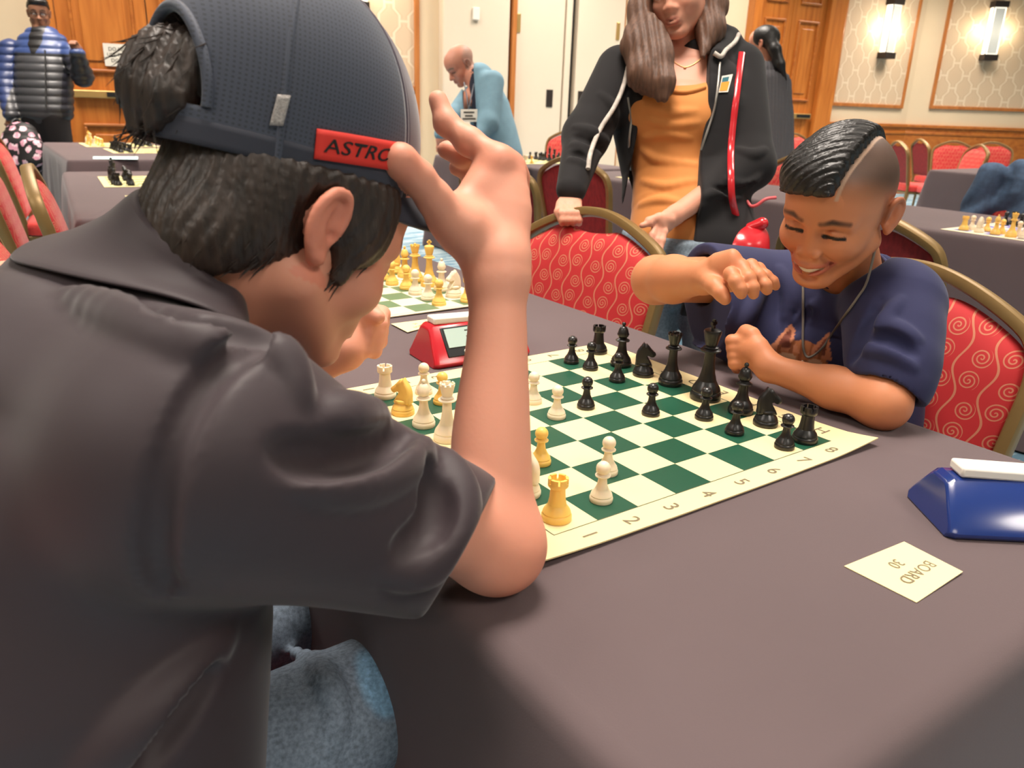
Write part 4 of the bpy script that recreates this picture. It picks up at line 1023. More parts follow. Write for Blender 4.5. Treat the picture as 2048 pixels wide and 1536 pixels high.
def face_col(skin, lip_c, brow_c, lid_line, Mx, LL, extra=None, ear_red=0.3, blush=0.25, brow=(0.030, 0.026, 0.0035), iris=None, eye_open=0.0, teeth=None):
    U_, Lw, gap = LL
    def f(P):
        q = local(P, Mx); c = np.tile(np.array(skin, F32), (len(P), 1)); x, y, z = q[:, 0], q[:, 1], q[:, 2]
        red = np.array(skin, F32) * np.array([1.02, 0.78, 0.76], F32)
        near = (np.abs(q) < 0.15).all(1)
        c = mixc(c, blush * near * np.exp(-(((np.abs(y) - 0.040) / 0.018) ** 2 + ((z + 0.032) / 0.018) ** 2)) * (x > 0.03), red)
        c = mixc(c, blush * near * np.exp(-((y / 0.012) ** 2 + ((z + 0.034) / 0.010) ** 2)) * (x > 0.08), red)
        c = mixc(c, ear_red * near * (np.abs(y) > 0.072) * (np.abs(x + 0.015) < 0.03) * (np.abs(z) < 0.05), np.array(skin, F32) * np.array([1.0, 0.62, 0.58], F32))
        front = near & (x > 0.055)
        def dl(pts, zs=1.0):
            d = np.full(len(P), 9.0, F32)
            for i in range(len(pts) - 1): d = np.minimum(d, p_seg(pts[i], pts[i + 1], 0.0)(q))
            return d
        if front.any():
            if lip_c is not None:
                d = np.minimum(dl(U_), dl(Lw)); c = mixc(c, front * (1 - sstep(d, 0.0045, 0.0075)), lip_c)
                if teeth is not None:
                    gx = q.copy(); d = dl(gap); c = mixc(c, front * (1 - sstep(d, 0.0030, 0.0042)) * (np.abs(y) < 0.026), teeth)
                else: c = mixc(c, front * (1 - sstep(dl(gap), 0.0012, 0.0028)), np.array(lip_c) * 0.35)
            for s in (-1, 1):
                b0, bl, br = brow
                d = dl([(0.098, s * 0.015, b0 - 0.001), (0.094, s * 0.031, b0 + 0.003), (0.080, s * 0.051, b0 - 0.002)]); c = mixc(c, front * (1 - sstep(d, br, br + 0.0045)) * 0.92, brow_c)
                if lid_line is not None:
                    lz = lid_line; d = dl([(0.088, s * 0.018, lz - 0.0015), (0.093, s * 0.032, lz + 0.0005), (0.083, s * 0.0475, lz - 0.0015)])
                    c = mixc(c, front * (1 - sstep(d, 0.0030, 0.0050)), (0.012, 0.008, 0.007))
                if eye_open > 0:
                    e = np.exp(-0) ; m_ = front & (((y - s * 0.032) / 0.0125) ** 2 + ((z - 0.0005) / eye_open) ** 2 < 1)
                    c = mixc(c, m_.astype(F32), (0.75, 0.72, 0.70)); m_ &= (((y - s * 0.032) ** 2 + (z - 0.0005) ** 2) < 0.0058 ** 2); c = mixc(c, m_.astype(F32), iris or (0.03, 0.02, 0.015))
        if extra is not None: c = extra(P, q, c)
        return c
    return f
skin_m = mat('skin', (0.6, 0.35, 0.25), 0.52, spec=0.4, sss=0.12, attr='Col', bump=(260, 0.05))
hair_bump = (1, 1, 1)
def hair_mat(name, col, st=(90, 90, 6), amt=0.5, rough=0.42, strength=0.9):
    return mat(name, col, rough, spec=0.5, noise=(1.0, amt, st), bump=(1.0, strength, st))
# ------------------------------------------------------------------ the player in the cap
Q = 1.0                                                     # mesh resolution factor
def hit(ops, px, py, d0=0.12, d1=3.0, inset=0.0):
    """first point of an SDF surface on the line of sight through a photograph pixel"""
    r = RIGHT * ((px - 1024) / FPX) + DOWN * ((py - 768) / FPX) + FWD; L = r.length; t = d0 * L; r = r / L
    for _ in range(90):
        p = CAM + r * t; d = float(run_ops(ops, np.array([tuple(p)], F32))[0])
        if d < 0.0006 or t > d1 * L: break
        t += max(d, 0.0004) * 0.8
    return CAM + r * (t + inset)
def ridge(ops, px, r=0.010, inset=0.006, n=4, k=0.012, sub=False, fade=True):
    """folds laid on a surface along a path of photograph points"""
    hs_ = [hit(ops, x, y, inset=inset) for x, y in px]; hs_ = [p for p in hs_ if abs(float(run_ops(ops, np.array([tuple(p)], F32))[0])) < 0.03]
    if len(hs_) < 2: return []
    path = catmull(hs_, n); m_ = len(path) - 1; out = []
    for i in range(m_):
        f0 = math.sin(PI * (0.12 + 0.76 * i / m_)) if fade else 1; f1 = math.sin(PI * (0.12 + 0.76 * (i + 1) / m_)) if fade else 1
        out.append(('-' if sub else '+', p_seg(path[i], path[i + 1], r * f0, r * f1), k))
    return out
def locks(name, me, pred, flow, n, L, r, m, parent, lift=0.12, seed=3, jitter=0.25, inset=0.001):
    """fine tapered strands lying along a hair surface"""
    rnd = np.random.RandomState(seed); N = len(me.vertices); co = np.zeros(N * 3, F32); me.vertices.foreach_get('co', co); co = co.reshape(-1, 3)
    no = np.zeros(N * 3, F32); me.vertex_normals.foreach_get('vector', no); no = no.reshape(-1, 3)
    ids = np.nonzero(pred(co))[0]; ids = rnd.choice(ids, min(n, len(ids)), False); mb = MB()
    for i in ids:
        p = Vector(co[i]); nn = Vector(no[i]); fl = Vector(flow(p)) + Vector(rnd.uniform(-jitter, jitter, 3)); t = (fl - nn * fl.dot(nn))
        if t.length < 1e-4: continue
        t.normalize(); l = L * rnd.uniform(0.5, 1.2); p = p - nn * inset
        pts = [p + t * (l * s) + nn * (l * lift * s * s * rnd.uniform(0.2, 1.3) - l * 0.05 * math.sin(PI * s)) for s in (0, 0.35, 0.7, 1.0)]
        mb.tube(pts, [r * 0.6, r, r * 0.8, r * 0.15], 4)
    o = mb.build(name, m, parent, 80); o['kind'] = 'stuff'; return o
guy = empty('person', (-0.50, 0.12, 0)); tag(guy, 'player in a dark trucker cap and dark polo shirt, seated with a raised forearm', 'person')
SKIN_G = srgb(228, 158, 132)
phi, th = math.radians(11), math.radians(31)
fw = V(math.cos(phi) * math.cos(th), math.sin(phi) * math.cos(th), -math.sin(th)); lf = V(-math.sin(phi), math.cos(phi), 0); upv = fw.cross(lf)
HS = 0.96
ear_w = at(655, 462, 0.60); hc = ear_w + lf * (0.077 * HS) + fw * (0.010 * HS)
HG = head_frame(hc, fw, upv) @ Matrix.Scale(HS, 4); ZS[id(HG)] = 0.85
ho, LLg = head_ops(ears=(-1, 1), nose=0.9, jaw=1.08, cheek=1.1)
gops = place(ho, HG)
side = V(-0.17, 0.985, 0)
# neck
nk0, nk1 = V(-0.315, 0.128, 0.975), HG @ V(-0.035, 0, -0.045)
gops += [('+', p_seg(nk0, nk1, 0.060, 0.055), 0.03)]
# right arm and hand on the cap brim
S = V(-0.335, -0.050, 0.955); E = at(985, 1085, 0.69); Wr = at(996, 555, 0.695)
mid = E.lerp(Wr, 0.38)
gops += chain([S, S.lerp(E, 0.5), E], [0.050, 0.043, 0.037], 0.02)
gops += [('+', p_ell(E + V(0.006, -0.004, -0.004), (0.037, 0.038, 0.038)), 0.02)]
fa = (Wr - E).normalized(); fs_ = RIGHT - fa * RIGHT.dot(fa); fs_.normalize()
gops += [('+', p_limb([E, mid - fs_ * 0.003, E.lerp(Wr, 0.72), Wr, Wr + (Wr - E) * 0.06], [0.0365, 0.0345, 0.0272, 0.0238, 0.0235], 14), 0.02)]
hk = lambda x, y, d: at(x, y, d)
mcp = [hk(1000, 322, 0.712), hk(1020, 335, 0.724), hk(1029, 356, 0.738), hk(1030, 392, 0.748)]
palm = hk(978, 455, 0.706)
hs = (mcp[0] - mcp[3]).normalized(); hs = RIGHT
gops += [('+', p_loft([(Wr, 0.026, 0.020, fs_), (hk(984, 480, 0.702), 0.033, 0.020, fs_), (hk(988, 415, 0.708), 0.034, 0.018, fs_), (hk(996, 350, 0.716), 0.026, 0.016, fs_)], 2), 0.018)]
gops += chain([hk(965, 490, 0.700), hk(925, 455, 0.688), hk(893, 430, 0.680)], [0.018, 0.021, 0.0165], 0.014)          # thenar
gops += chain([hk(900, 440, 0.680), hk(868, 396, 0.664), hk(836, 355, 0.648), hk(800, 322, 0.634)], [0.0170, 0.0140, 0.0130, 0.0125], 0.008)       # thumb
gops += [('+', p_ell(hk(798, 320, 0.632), (0.0145, 0.0125, 0.0125)), 0.008)]
gops += finger([mcp[0], hk(938, 283, 0.722), hk(893, 247, 0.728), hk(876, 200, 0.730)], 0.0130, 0.0088, 0.008)
gops += finger([mcp[1], hk(968, 305, 0.748), hk(925, 312, 0.755), hk(893, 300, 0.757)], 0.0120, 0.0088, 0.006)
gops += finger([mcp[2], hk(985, 340, 0.765), hk(945, 345, 0.772), hk(915, 335, 0.772)], 0.0115, 0.0085, 0.006)
gops += finger([mcp[3], hk(1000, 385, 0.772), hk(965, 385, 0.780), hk(938, 372, 0.780)], 0.0105, 0.0078, 0.006)
for m_ in mcp: gops.append(('+', p_ell(m_, (0.0125, 0.0125, 0.0125)), 0.010))
gops.append(('+', p_seg(hk(900, 425, 0.690), hk(985, 345, 0.712), 0.008, 0.010), 0.016))                                  # web
# left forearm and loosely closed hand resting beside the clock
S2 = V(-0.40, 0.335, 0.945); E2 = V(-0.135, 0.47, 0.79); W2 = at(690, 700, 1.03); 
gops += chain([S2, E2], [0.05, 0.042], 0.02) + chain([E2, E2.lerp(W2, 0.4), W2], [0.040, 0.037, 0.025], 0.02)
P2 = at(728, 640, 1.065)
gops += [('+', p_loft([(W2, 0.025, 0.021, V(0, 0, 1)), (at(712, 665, 1.045), 0.032, 0.022, V(0, 0, 1)), (P2, 0.034, 0.022, V(0, 0, 1))]), 0.015)]
for k in range(4):
    a = at(738 - k * 2, 618 + k * 17, 1.07); b = at(764 - k * 2, 628 + k * 18, 1.075 + 0.004 * k); c = at(760 - k * 4, 648 + k * 18, 1.05); d_ = at(744 - k * 4, 652 + k * 17, 1.035)
    gops += finger([a, b, c, d_], 0.0110, 0.0080, 0.005)
gops += chain([at(712, 640, 1.04), at(735, 622, 1.03), at(756, 634, 1.025)], [0.015, 0.0115, 0.0095], 0.008)
# trunk under the shirt
tr = [(V(-0.52, 0.13, 0.50), 0.13, 0.09, side), (V(-0.49, 0.13, 0.66), 0.125, 0.09, side), (V(-0.45, 0.13, 0.82), 0.135, 0.09, side), (V(-0.41, 0.135, 0.93), 0.14, 0.065, side), (V(-0.35, 0.135, 0.96), 0.09, 0.05, side)]
gops += [('+', p_loft(tr), 0.03)]
def guy_extra(P, q, c):
    # reddened knuckles and thumb tip
    for pt, r_ in [(m_, 0.016) for m_ in mcp] + [(hk(806, 326, 0.634), 0.016), (E, 0.04)]:
        w = np.exp(-((P - arr(pt)) ** 2).sum(1) / r_ ** 2) * 0.55; c = mixc(c, w, np.array(SKIN_G, F32) * np.array([1.0, 0.62, 0.55], F32))
    return c
blob('body', gops, (-0.80, -0.16, 0.40), (0.16, 0.72, 1.34), 0.0028 * Q, skin_m, guy, face_col(SKIN_G, srgb(190, 100, 90), srgb(60, 42, 34), None, HG, LLg, guy_extra, ear_red=0.45))
# ---- polo shirt
polo_m = mat('dark_polo_knit', srgb(56, 44, 49), 0.6, spec=0.45, sheen=0.2, bump=(1400, 0.08))
sh = [('+', p_loft([(V(-0.465, 0.112, 0.44), 0.192, 0.162, side), (V(-0.438, 0.104, 0.62), 0.188, 0.160, side), (V(-0.420, 0.104, 0.76), 0.190, 0.156, side), (V(-0.425, 0.118, 0.85), 0.184, 0.135, side), (V(-0.405, 0.135, 0.925), 0.168, 0.098, side), (V(-0.362, 0.138, 0.970), 0.120, 0.072, side), (V(-0.322, 0.130, 0.993), 0.078, 0.062, side)]), 0.03)]
Hm = S.lerp(E, 0.73)
sh += [('+', p_seg(V(-0.345, 0.02, 0.945), S + V(0, 0, -0.012), 0.058, 0.062), 0.05), ('+', p_seg(S + V(-0.005, 0.0, -0.022), E + V(-0.03, 0, 0.012), 0.078, 0.060), 0.06),
       ('+', p_seg(S + V(0.02, 0.0, -0.035), Hm + V(-0.02, -0.004, -0.014), 0.062, 0.046), 0.04)]
sh += [('+', p_seg(S2 + V(0, -0.02, -0.04), S2.lerp(E2, 0.7), 0.072, 0.064), 0.03)]
hem_n = (at(990, 965, 0.645) - at(862, 1200, 0.615)).cross(FWD); hem_p = at(928, 1085, 0.63)
if hem_n.dot(E - S) < 0: hem_n = -hem_n
sh0 = list(sh)
sh += ridge(sh0, [(642, 838), (700, 832), (760, 826)], 0.012, 0.008)
sh += ridge(sh0, [(585, 960), (660, 962), (735, 956), (805, 930), (850, 890)], 0.013, 0.007)
sh += ridge(sh0, [(770, 1140), (840, 1132), (895, 1072), (915, 990), (890, 915)], 0.015, 0.008)
sh += ridge(sh0, [(845, 935), (870, 985), (860, 1050), (800, 1090)], 0.009, 0.001, sub=True, k=0.012)
sh += ridge(sh0, [(560, 905), (640, 915), (740, 905), (810, 870)], 0.008, 0.000, sub=True, k=0.014)
sh += ridge(sh0, [(440, 1275), (350, 1370), (250, 1465), (150, 1560)], 0.018, 0.010)
sh += ridge(sh0, [(420, 1340), (350, 1440), (290, 1530)], 0.010, 0.0, sub=True, k=0.016)
sh += ridge(sh0, [(150, 590), (260, 640), (380, 690), (480, 700)], 0.014, 0.008)
sh += ridge(sh0, [(250, 600), (360, 640), (470, 650), (560, 680)], 0.010, 0.0, sub=True, k=0.014)
sh += ridge(sh0, [(500, 690), (560, 720), (600, 800)], 0.010, 0.005)
seam_px = [(630, 672), (560, 685), (490, 712), (440, 755), (400, 812), (366, 888), (342, 975), (330, 1060), (328, 1130), (345, 1190)]
sh += ridge(sh0, seam_px, 0.0042, 0.0012, 5, 0.004, fade=False)
sh += ridge(sh0, [(x - 16, y - 4) for x, y in seam_px], 0.0045, -0.0005, 5, 0.010, sub=True, fade=False)
sh += [('&', lambda P: np.where((P[:, 0] > -0.33) & (P[:, 1] < 0.12), p_plane(hem_p, hem_n)(P), -1.0), 0.004)]
sh += [('&', lambda P: np.where((P[:, 1] > 0.36) & (P[:, 0] > -0.30), p_plane(S2.lerp(E2, 0.74), E2 - S2)(P), -1.0), 0.004)]
sh += [('-', p_seg(nk0.lerp(nk1, 0.25), nk1, 0.060, 0.070), 0.006)]
shirt = blob('polo_shirt', sh, (-0.86, -0.20, 0.40), (0.05, 0.62, 1.16), 0.0036 * Q, polo_m, guy)
# collar: a folded band round the neck
nax = (nk1 - nk0).normalized(); cs = side - nax * side.dot(nax); cs.normalize(); cf_ = cs.cross(nax); 
if cf_.x < 0: cf_ = -cf_
cc = V(-0.302, 0.124, 0.995)
rows = []
mb = MB(); nB = 60
def shirt_top(o, r):
    """height along the neck axis at which the shirt surface lies, at radius r in direction o"""
    L = np.array([tuple(cc + o * r + nax * (0.10 - 0.003 * k)) for k in range(80)], F32); d = run_ops(sh0, L)
    k = np.nonzero(d < 0)[0]; return 0.10 - 0.003 * (int(k[0]) if len(k) else 60)
cstn = []
for i in range(nB):
    b = -2.80 + 5.6 * i / (nB - 1); o = -cf_ * (math.cos(b)) + cs * (math.sin(b)); back = 0.5 + 0.5 * math.cos(b)
    r_in = 0.064; r_out = 0.102 + 0.012 * (1 - back); cstn.append((b, o, r_in, r_out, shirt_top(o, r_in), shirt_top(o, r_out)))
for key in (4, 5):
    vals_ = [c[key] for c in cstn]
    for _ in range(3): vals_ = [sum(vals_[max(0, i - 2):i + 3]) / len(vals_[max(0, i - 2):i + 3]) for i in range(nB)]
    cstn = [c[:key] + (v,) + c[key + 1:] for c, v in zip(cstn, vals_)]
def collar_pt(i, j):
    b, o, r0, r1, h0, h1 = cstn[int(round(i * (nB - 1)))]
    top = max(h0, h1 - 0.01) + 0.026
    prof = [(r0, h0 - 0.012), (r0, h0 + 0.008), (r0 + 0.001, top - 0.006), (r0 + 0.004, top), (r0 + 0.009, top - 0.001), (r0 * 0.72 + r1 * 0.28, top - 0.35 * (top - h1) + 0.004), (r0 * 0.4 + r1 * 0.6, top - 0.68 * (top - h1) + 0.005), (r1, h1 + 0.010)]
    q = j * (len(prof) - 1); k = min(int(q), len(prof) - 2); f = q - k
    return cc + o * (prof[k][0] * (1 - f) + prof[k + 1][0] * f) + nax * (prof[k][1] * (1 - f) + prof[k + 1][1] * f)
mb.grid(nB, 15, collar_pt); col_o = mb.build('collar', polo_m, None, 60); sd_ = col_o.modifiers.new('s', 'SOLIDIFY'); sd_.thickness = 0.0035; sd_.offset = 0
ss = col_o.modifiers.new('u', 'SUBSURF'); ss.levels = 1; ss.render_levels = 1
rebase(col_o, guy)
# ---- jeans
denim = mat('blue_denim', srgb(96, 112, 138), 0.85, noise=(220, 0.35), bump=(900, 0.25), attr='Col')
HR, KR, FR = V(-0.56, 0.075, 0.525), V(-0.045, 0.10, 0.555), V(-0.16, 0.11, 0.08)
HL, KL, FL = V(-0.56, 0.24, 0.525), V(-0.09, 0.33, 0.545), V(-0.16, 0.34, 0.08)
jn = [('+', p_seg(HR, KR, 0.088, 0.064), 0.03), ('+', p_seg(KR, FR, 0.064, 0.052), 0.03), ('+', p_seg(HL, KL, 0.088, 0.064), 0.03), ('+', p_seg(KL, FL, 0.064, 0.052), 0.03), ('+', p_seg(HR + V(-.03, 0.02, 0), HL + V(-.03, -0.02, 0), 0.095, 0.095), 0.04)]
jn0 = list(jn)
jn += ridge(jn0, [(580, 1300), (640, 1340), (670, 1420), (660, 1500)], 0.010, 0.004)
patch = [hit(jn0, x, y) for x, y in ((715, 1318), (762, 1325), (800, 1385), (778, 1428), (738, 1380))]; pc = sum(patch, V(0, 0, 0)) / 5  # spot on the thigh where light falls, painted into the denim colour
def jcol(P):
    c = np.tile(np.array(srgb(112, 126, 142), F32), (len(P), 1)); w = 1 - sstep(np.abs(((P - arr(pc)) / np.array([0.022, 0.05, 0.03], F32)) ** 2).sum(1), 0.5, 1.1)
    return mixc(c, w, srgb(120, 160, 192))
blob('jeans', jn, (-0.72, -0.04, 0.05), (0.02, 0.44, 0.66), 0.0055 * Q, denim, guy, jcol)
for k, f_ in enumerate((FR, FL)):
    sm = MB(); secs = [(-0.10, 0.034, 0.055), (-0.06, 0.040, 0.075), (0.02, 0.040, 0.07), (0.09, 0.046, 0.05), (0.15, 0.040, 0.035), (0.175, 0.02, 0.025)]
    vs_ = []; n = 16
    for (x, w, h) in secs:
        for q in range(n):
            a = 2 * PI * q / n; vs_.append((f_.x + x, f_.y + w * math.cos(a), max(0.002, h * 0.5 + h * 0.62 * math.sin(a))))
    fs = [(i * n + q, i * n + (q + 1) % n, (i + 1) * n + (q + 1) % n, (i + 1) * n + q) for i in range(len(secs) - 1) for q in range(n)] + [tuple(range(n - 1, -1, -1)), tuple((len(secs) - 1) * n + q for q in range(n))]
    rebase(sm.add(vs_, fs).build('shoe', M['black'], None, 60), guy)
# ---- hair
capt = math.radians(15)
cfw = V(math.cos(phi) * math.cos(capt), math.sin(phi) * math.cos(capt), -math.sin(capt)); cup = cfw.cross(lf)
edge_w = at(672, 356, 0.592)
cC = edge_w + lf * 0.090 + cfw * 0.010
hair_g = hair_mat('dark_brown_hair', srgb(50, 38, 32), (150, 150, 22), 0.5, 0.5)
hg = [('+', p_ell((-0.013, 0, 0.040), (0.100, 0.086, 0.095)), 0.03), ('+', p_ell((-0.050, 0, -0.022), (0.054, 0.074, 0.082)), 0.03), ('+', p_ell((-0.074, 0, -0.055), (0.032, 0.056, 0.052)), 0.03),
      ('&', lambda q: np.maximum(q[:, 0] * 0.72 - q[:, 2] * 0.70 - 0.010 - 0.012 * np.sin(q[:, 1] * 60) * 0.3, -1), 0.012)]
hg += [('&', lambda q: q[:, 0] - 0.072 + 0 * q[:, 1], 0.012)]
for s in (-1, 1):
    hg += [('+', p_ell((0.026, s * 0.066, 0.022), (0.030, 0.018, 0.040)), 0.014), ('+', p_seg((0.024, s * 0.072, 0.012), (0.020, s * 0.071, -0.034), 0.0125, 0.007), 0.012)]
    hg += [('-', p_ell((-0.020, s * 0.088, -0.004), (0.022, 0.022, 0.032)), 0.01)]
hgw = place(hg, HG)
gh = [(t, f, k) for t, f, k in hgw]
def strand(P):
    q = local(P, HG); a = np.arctan2(q[:, 1], q[:, 0] + 0.02) + 1.2 * q[:, 2]; return (0.0008 * np.sin(a * 52 + 4 * np.sin(q[:, 2] * 40 + a * 3)) + 0.0005 * np.sin(a * 118 + q[:, 2] * 70)).astype(F32)
gh.append(('&', lambda P: (P - arr(cC)) @ arr(cup) - 0.006, 0.006)); gh.append(('f', strand, 0))
bb0, bb1 = np.array(hc) - 0.19, np.array(hc) + 0.19
hair = blob('hair', gh, bb0, bb1, 0.0026 * Q, hair_g, guy)
hl = HG.to_3x3() * (1.0 / HS)
g_off = guy.location
locks('hair_strands', hair.data, lambda c: (c + arr(g_off) - arr(cC)) @ arr(cup) < -0.05, lambda p: (hl @ V(-0.35, 0, -1)), 260, 0.022, 0.0007, hair_g, hair, 0.0, 3, 0.06)
# ---- the cap (worn by the player, but a thing of its own)
cap = empty('trucker_cap', cC); tag(cap, 'dark trucker cap with mesh back and red patch on the player', 'cap')
CA, CB, CHt = 0.116, 0.090, 0.154
def cap_pt(al, t, off=0.0):
    """al: angle from the front (towards the wearer's left positive), t: 0 edge .. 1 button"""
    a = math.cos(al); r = (1 - max(0.0, t) ** 2.7) ** (1 / 2.1)
    fr = 1.0 + 0.05 * max(0, a) * math.sin(PI * min(1, t * 1.1)) - 0.05 * max(0, -a) * t
    h = CHt * t * (1.0 - 0.02 * a)
    p = cC + cfw * ((CA + off) * math.cos(al) * r * fr - 0.012 * t) + lf * ((CB + off) * math.sin(al) * r) + cup * (h + off * t)
    return p
def cap_find(px, py):
    best = None
    for i in range(240):
        al = -PI + PI * 2 * i / 240
        for j in range(90):
            t = j / 90; p = cap_pt(al, t) - CAM; z = p.dot(FWD); x = 1024 + FPX * p.dot(RIGHT) / z; y = 768 + FPX * p.dot(DOWN) / z
            e = (x - px) ** 2 + (y - py) ** 2
            if (p.normalized().dot(cap_pt(al, t) - (cC + cup * 0.05)) < 0) and (best is None or e < best[0]): best = (e, al, t)
    return best[1], best[2]
mesh_m = mat('navy_trucker_mesh', srgb(52, 54, 64), 0.7, sheen=0.3); x, y, z = sepxyz(mesh_m)
_r = Matrix((cfw, lf, cup)); 
uu = x * cfw.x + y * cfw.y + z * cfw.z; vv = x * cup.x + y * cup.y + z * cup.z
gr = ((uu / 0.0034).fract() - 0.5).abs().lt(0.22) * ((vv / 0.0034).fract() - 0.5).abs().lt(0.22)
mixcol(mesh_m, gr, srgb(66, 71, 86), srgb(50, 53, 64)); bump_from(mesh_m, gr, -0.5, 0.0015)
front_m = mat('charcoal_cap_twill', srgb(84, 73, 84), 0.75, sheen=0.4, bump=(1500, 0.1))
band_m = mat('cap_sweatband', srgb(52, 54, 66), 0.8, sheen=0.2, bump=(900, 0.1))
def cap_panel(name, a0, a1, t0, t1, m, na=14, nt_=18, cut=None, off=0.0, thick=0.0022):
    mb = MB(); vs_ = []; idx = {}
    for i in range(na):
        for j in range(nt_):
            al = a0 + (a1 - a0) * i / (na - 1); t = t0 + (t1 - t0) * j / (nt_ - 1); vs_.append(cap_pt(al, t, off) - cC)
    fs = []
    for i in range(na - 1):
        for j in range(nt_ - 1):
            al = a0 + (a1 - a0) * (i + 0.5) / (na - 1); t = t0 + (t1 - t0) * (j + 0.5) / (nt_ - 1)
            if cut and cut(al, t): continue
            fs.append((i * nt_ + j, (i + 1) * nt_ + j, (i + 1) * nt_ + j + 1, i * nt_ + j + 1))
    mb.add(vs_, fs); o = mb.build(name, m, cap, 60); s_ = o.modifiers.new('s', 'SOLIDIFY'); s_.thickness = thick; s_.offset = 1
    return o
def back_cut(al, t):
    d = abs(abs(al) - PI); return t > 0.16 and d < 0.62 and ((d / 0.62) ** 2 + ((t - 0.16) / 0.42) ** 2) < 1
FA = 1.02
cap_panel('front_panel', -FA, FA, 0.0, 0.995, front_m, 30, 24)
for s in (-1, 1):
    cap_panel('mesh_panel', s * FA, s * 2.05, 0.0, 0.995, mesh_m, 24, 26)
    cap_panel('mesh_panel', s * 2.05, s * PI, 0.0, 0.995, mesh_m, 34, 44, back_cut)
def strip(name, pts, r, m, flat=0.4, n=6): return MB().tube([p - cC for p in pts], r, n, flat=None).build(name, m, cap, 60)
for s in (-1, 1):
    strip('seam', [cap_pt(s * FA, t / 20, 0.0018) for t in range(20)], 0.0017, front_m)
    strip('seam', [cap_pt(s * 2.05, t / 20, 0.0018) for t in range(20)], 0.0030, mesh_m)
arch_px = [(s, ) for s in ()]
arch = [cap_pt(PI - 0.62 * math.cos(PI * k / 24), 0.16 + 0.42 * math.sin(PI * k / 24), 0.0015) for k in range(25)]
MB().tube([p - cC for p in arch], 0.0042, 8).build('opening_binding', mesh_m, cap, 60)
cap_panel('sweatband', -PI, PI, -0.004, 0.105, band_m, 90, 5, None, 0.0008, 0.0018)
MB().lathe([(0.008, -0.001), (0.008, 0.003), (0.004, 0.006), (0.0003, 0.0065)], 16, cap_pt(0, 0.999) - cC + cup * 0.001, 0, Matrix((cfw, lf, cup)).transposed()).build('button', front_m, cap, 50)
# brim
def brim_pt(i, j):
    al = -1.25 + 2.5 * i; w = math.cos(al / 1.25 * PI / 2); ext = 0.072 * max(0.0, w) ** 0.55 * j
    p = cap_pt(al, 0.0, -0.002); d = cfw * 0.96 - cup * 0.26
    return p - cC + d * ext - cup * (0.022 * (math.sin(al) ** 2) * j) + cup * 0.004
o = MB().grid(33, 9, brim_pt).build('brim', band_m, cap, 60); s_ = o.modifiers.new('s', 'SOLIDIFY'); s_.thickness = 0.004; s_.offset = 0
# red patch with black lettering, white size label
def cap_quad(name, px, m, off, n=(16, 6), parent=None, thick=0.0016):
    uv = [cap_find(*p) for p in px]
    f = lambda i, j: tuple((uv[0][k] * (1 - i) + uv[1][k] * i) * (1 - j) + (uv[3][k] * (1 - i) + uv[2][k] * i) * j for k in (0, 1))
    o = MB().grid(n[0], n[1], lambda i, j: cap_pt(*f(i, j), off) - cC).build(name, m, parent or cap, 60)
    s_ = o.modifiers.new('s', 'SOLIDIFY'); s_.thickness = thick; s_.offset = 0; return o, f
red_patch = mat('red_woven_patch', srgb(226, 52, 40), 0.7, bump=(1600, 0.15))
po, pf = cap_quad('patch', [(626, 318), (775, 341), (803, 290), (631, 260)], red_patch, 0.0040)
tm = text_mesh('ASTROS', 1.0, 'LEFT', spacing=1.02)
xs = [v.co.x for v in tm.vertices]; ys = [v.co.y for v in tm.vertices]; x0, x1, y0, y1 = min(xs), max(xs), min(ys), max(ys)
bmt = bmesh.new(); bmt.from_mesh(tm); bmesh.ops.subdivide_edges(bmt, edges=[e for e in bmt.edges if e.calc_length() > 0.12], cuts=2); bmt.to_mesh(tm); bmt.free()
for v in tm.vertices:
    i = 0.08 + 0.86 * (v.co.x - x0) / (x1 - x0); j = 0.26 + 0.46 * (v.co.y - y0) / (y1 - y0); v.co = cap_pt(*pf(i, j), 0.0056) - cC
lo_ = link_mesh('patch_lettering', tm, M['black'], po); lo_['label'] = 'black embroidered letters'
s_ = lo_.modifiers.new('s', 'SOLIDIFY'); s_.thickness = 0.0008
tg, _ = cap_quad('size_label', [(541, 254), (565, 258), (577, 200), (550, 196)], mat('silver_label', srgb(168, 160, 156), 0.6, noise=(900, 0.3), bump=(700, 0.6)), 0.0058, (6, 8), None, 0.001)
# hair pulled through the opening at the back
tuft0 = cap_pt(PI, 0.30)
tuft = [('+', p_seg(cap_pt(PI - 0.1, 0.46, -0.022), cap_pt(PI - 0.05, 0.36, -0.010), 0.020, 0.020), 0.02), ('+', p_seg(cap_pt(PI - 0.05, 0.36, -0.010), cap_pt(PI, 0.20, -0.002), 0.020, 0.018), 0.02), ('+', p_seg(cap_pt(PI, 0.20, -0.002), cap_pt(PI + 0.06, 0.01, 0.006), 0.017, 0.005), 0.02), ('+', p_seg(cap_pt(PI - 0.38, 0.34, -0.018), cap_pt(PI - 0.3, 0.16, -0.004), 0.017, 0.010), 0.02), ('+', p_seg(cap_pt(-PI + 0.40, 0.42, -0.016), cap_pt(-PI + 0.30, 0.17, -0.002), 0.019, 0.012), 0.02), ('+', p_seg(cap_pt(-PI + 0.30, 0.17, -0.002), cap_pt(-PI + 0.24, 0.02, 0.006), 0.012, 0.003), 0.015)]
def tstrand(P):
    u = P @ arr(RIGHT); return (0.0013 * np.sin(u * 700 + 5 * np.sin(P[:, 2] * 35)) + 0.0008 * np.sin(u * 1500 + P[:, 2] * 90)).astype(F32)
tuft.append(('f', tstrand, 0))
bt = np.array(tuft0)
tf = blob('hair_tuft', tuft, bt - 0.12, bt + 0.12, 0.0028 * Q, hair_g, guy)

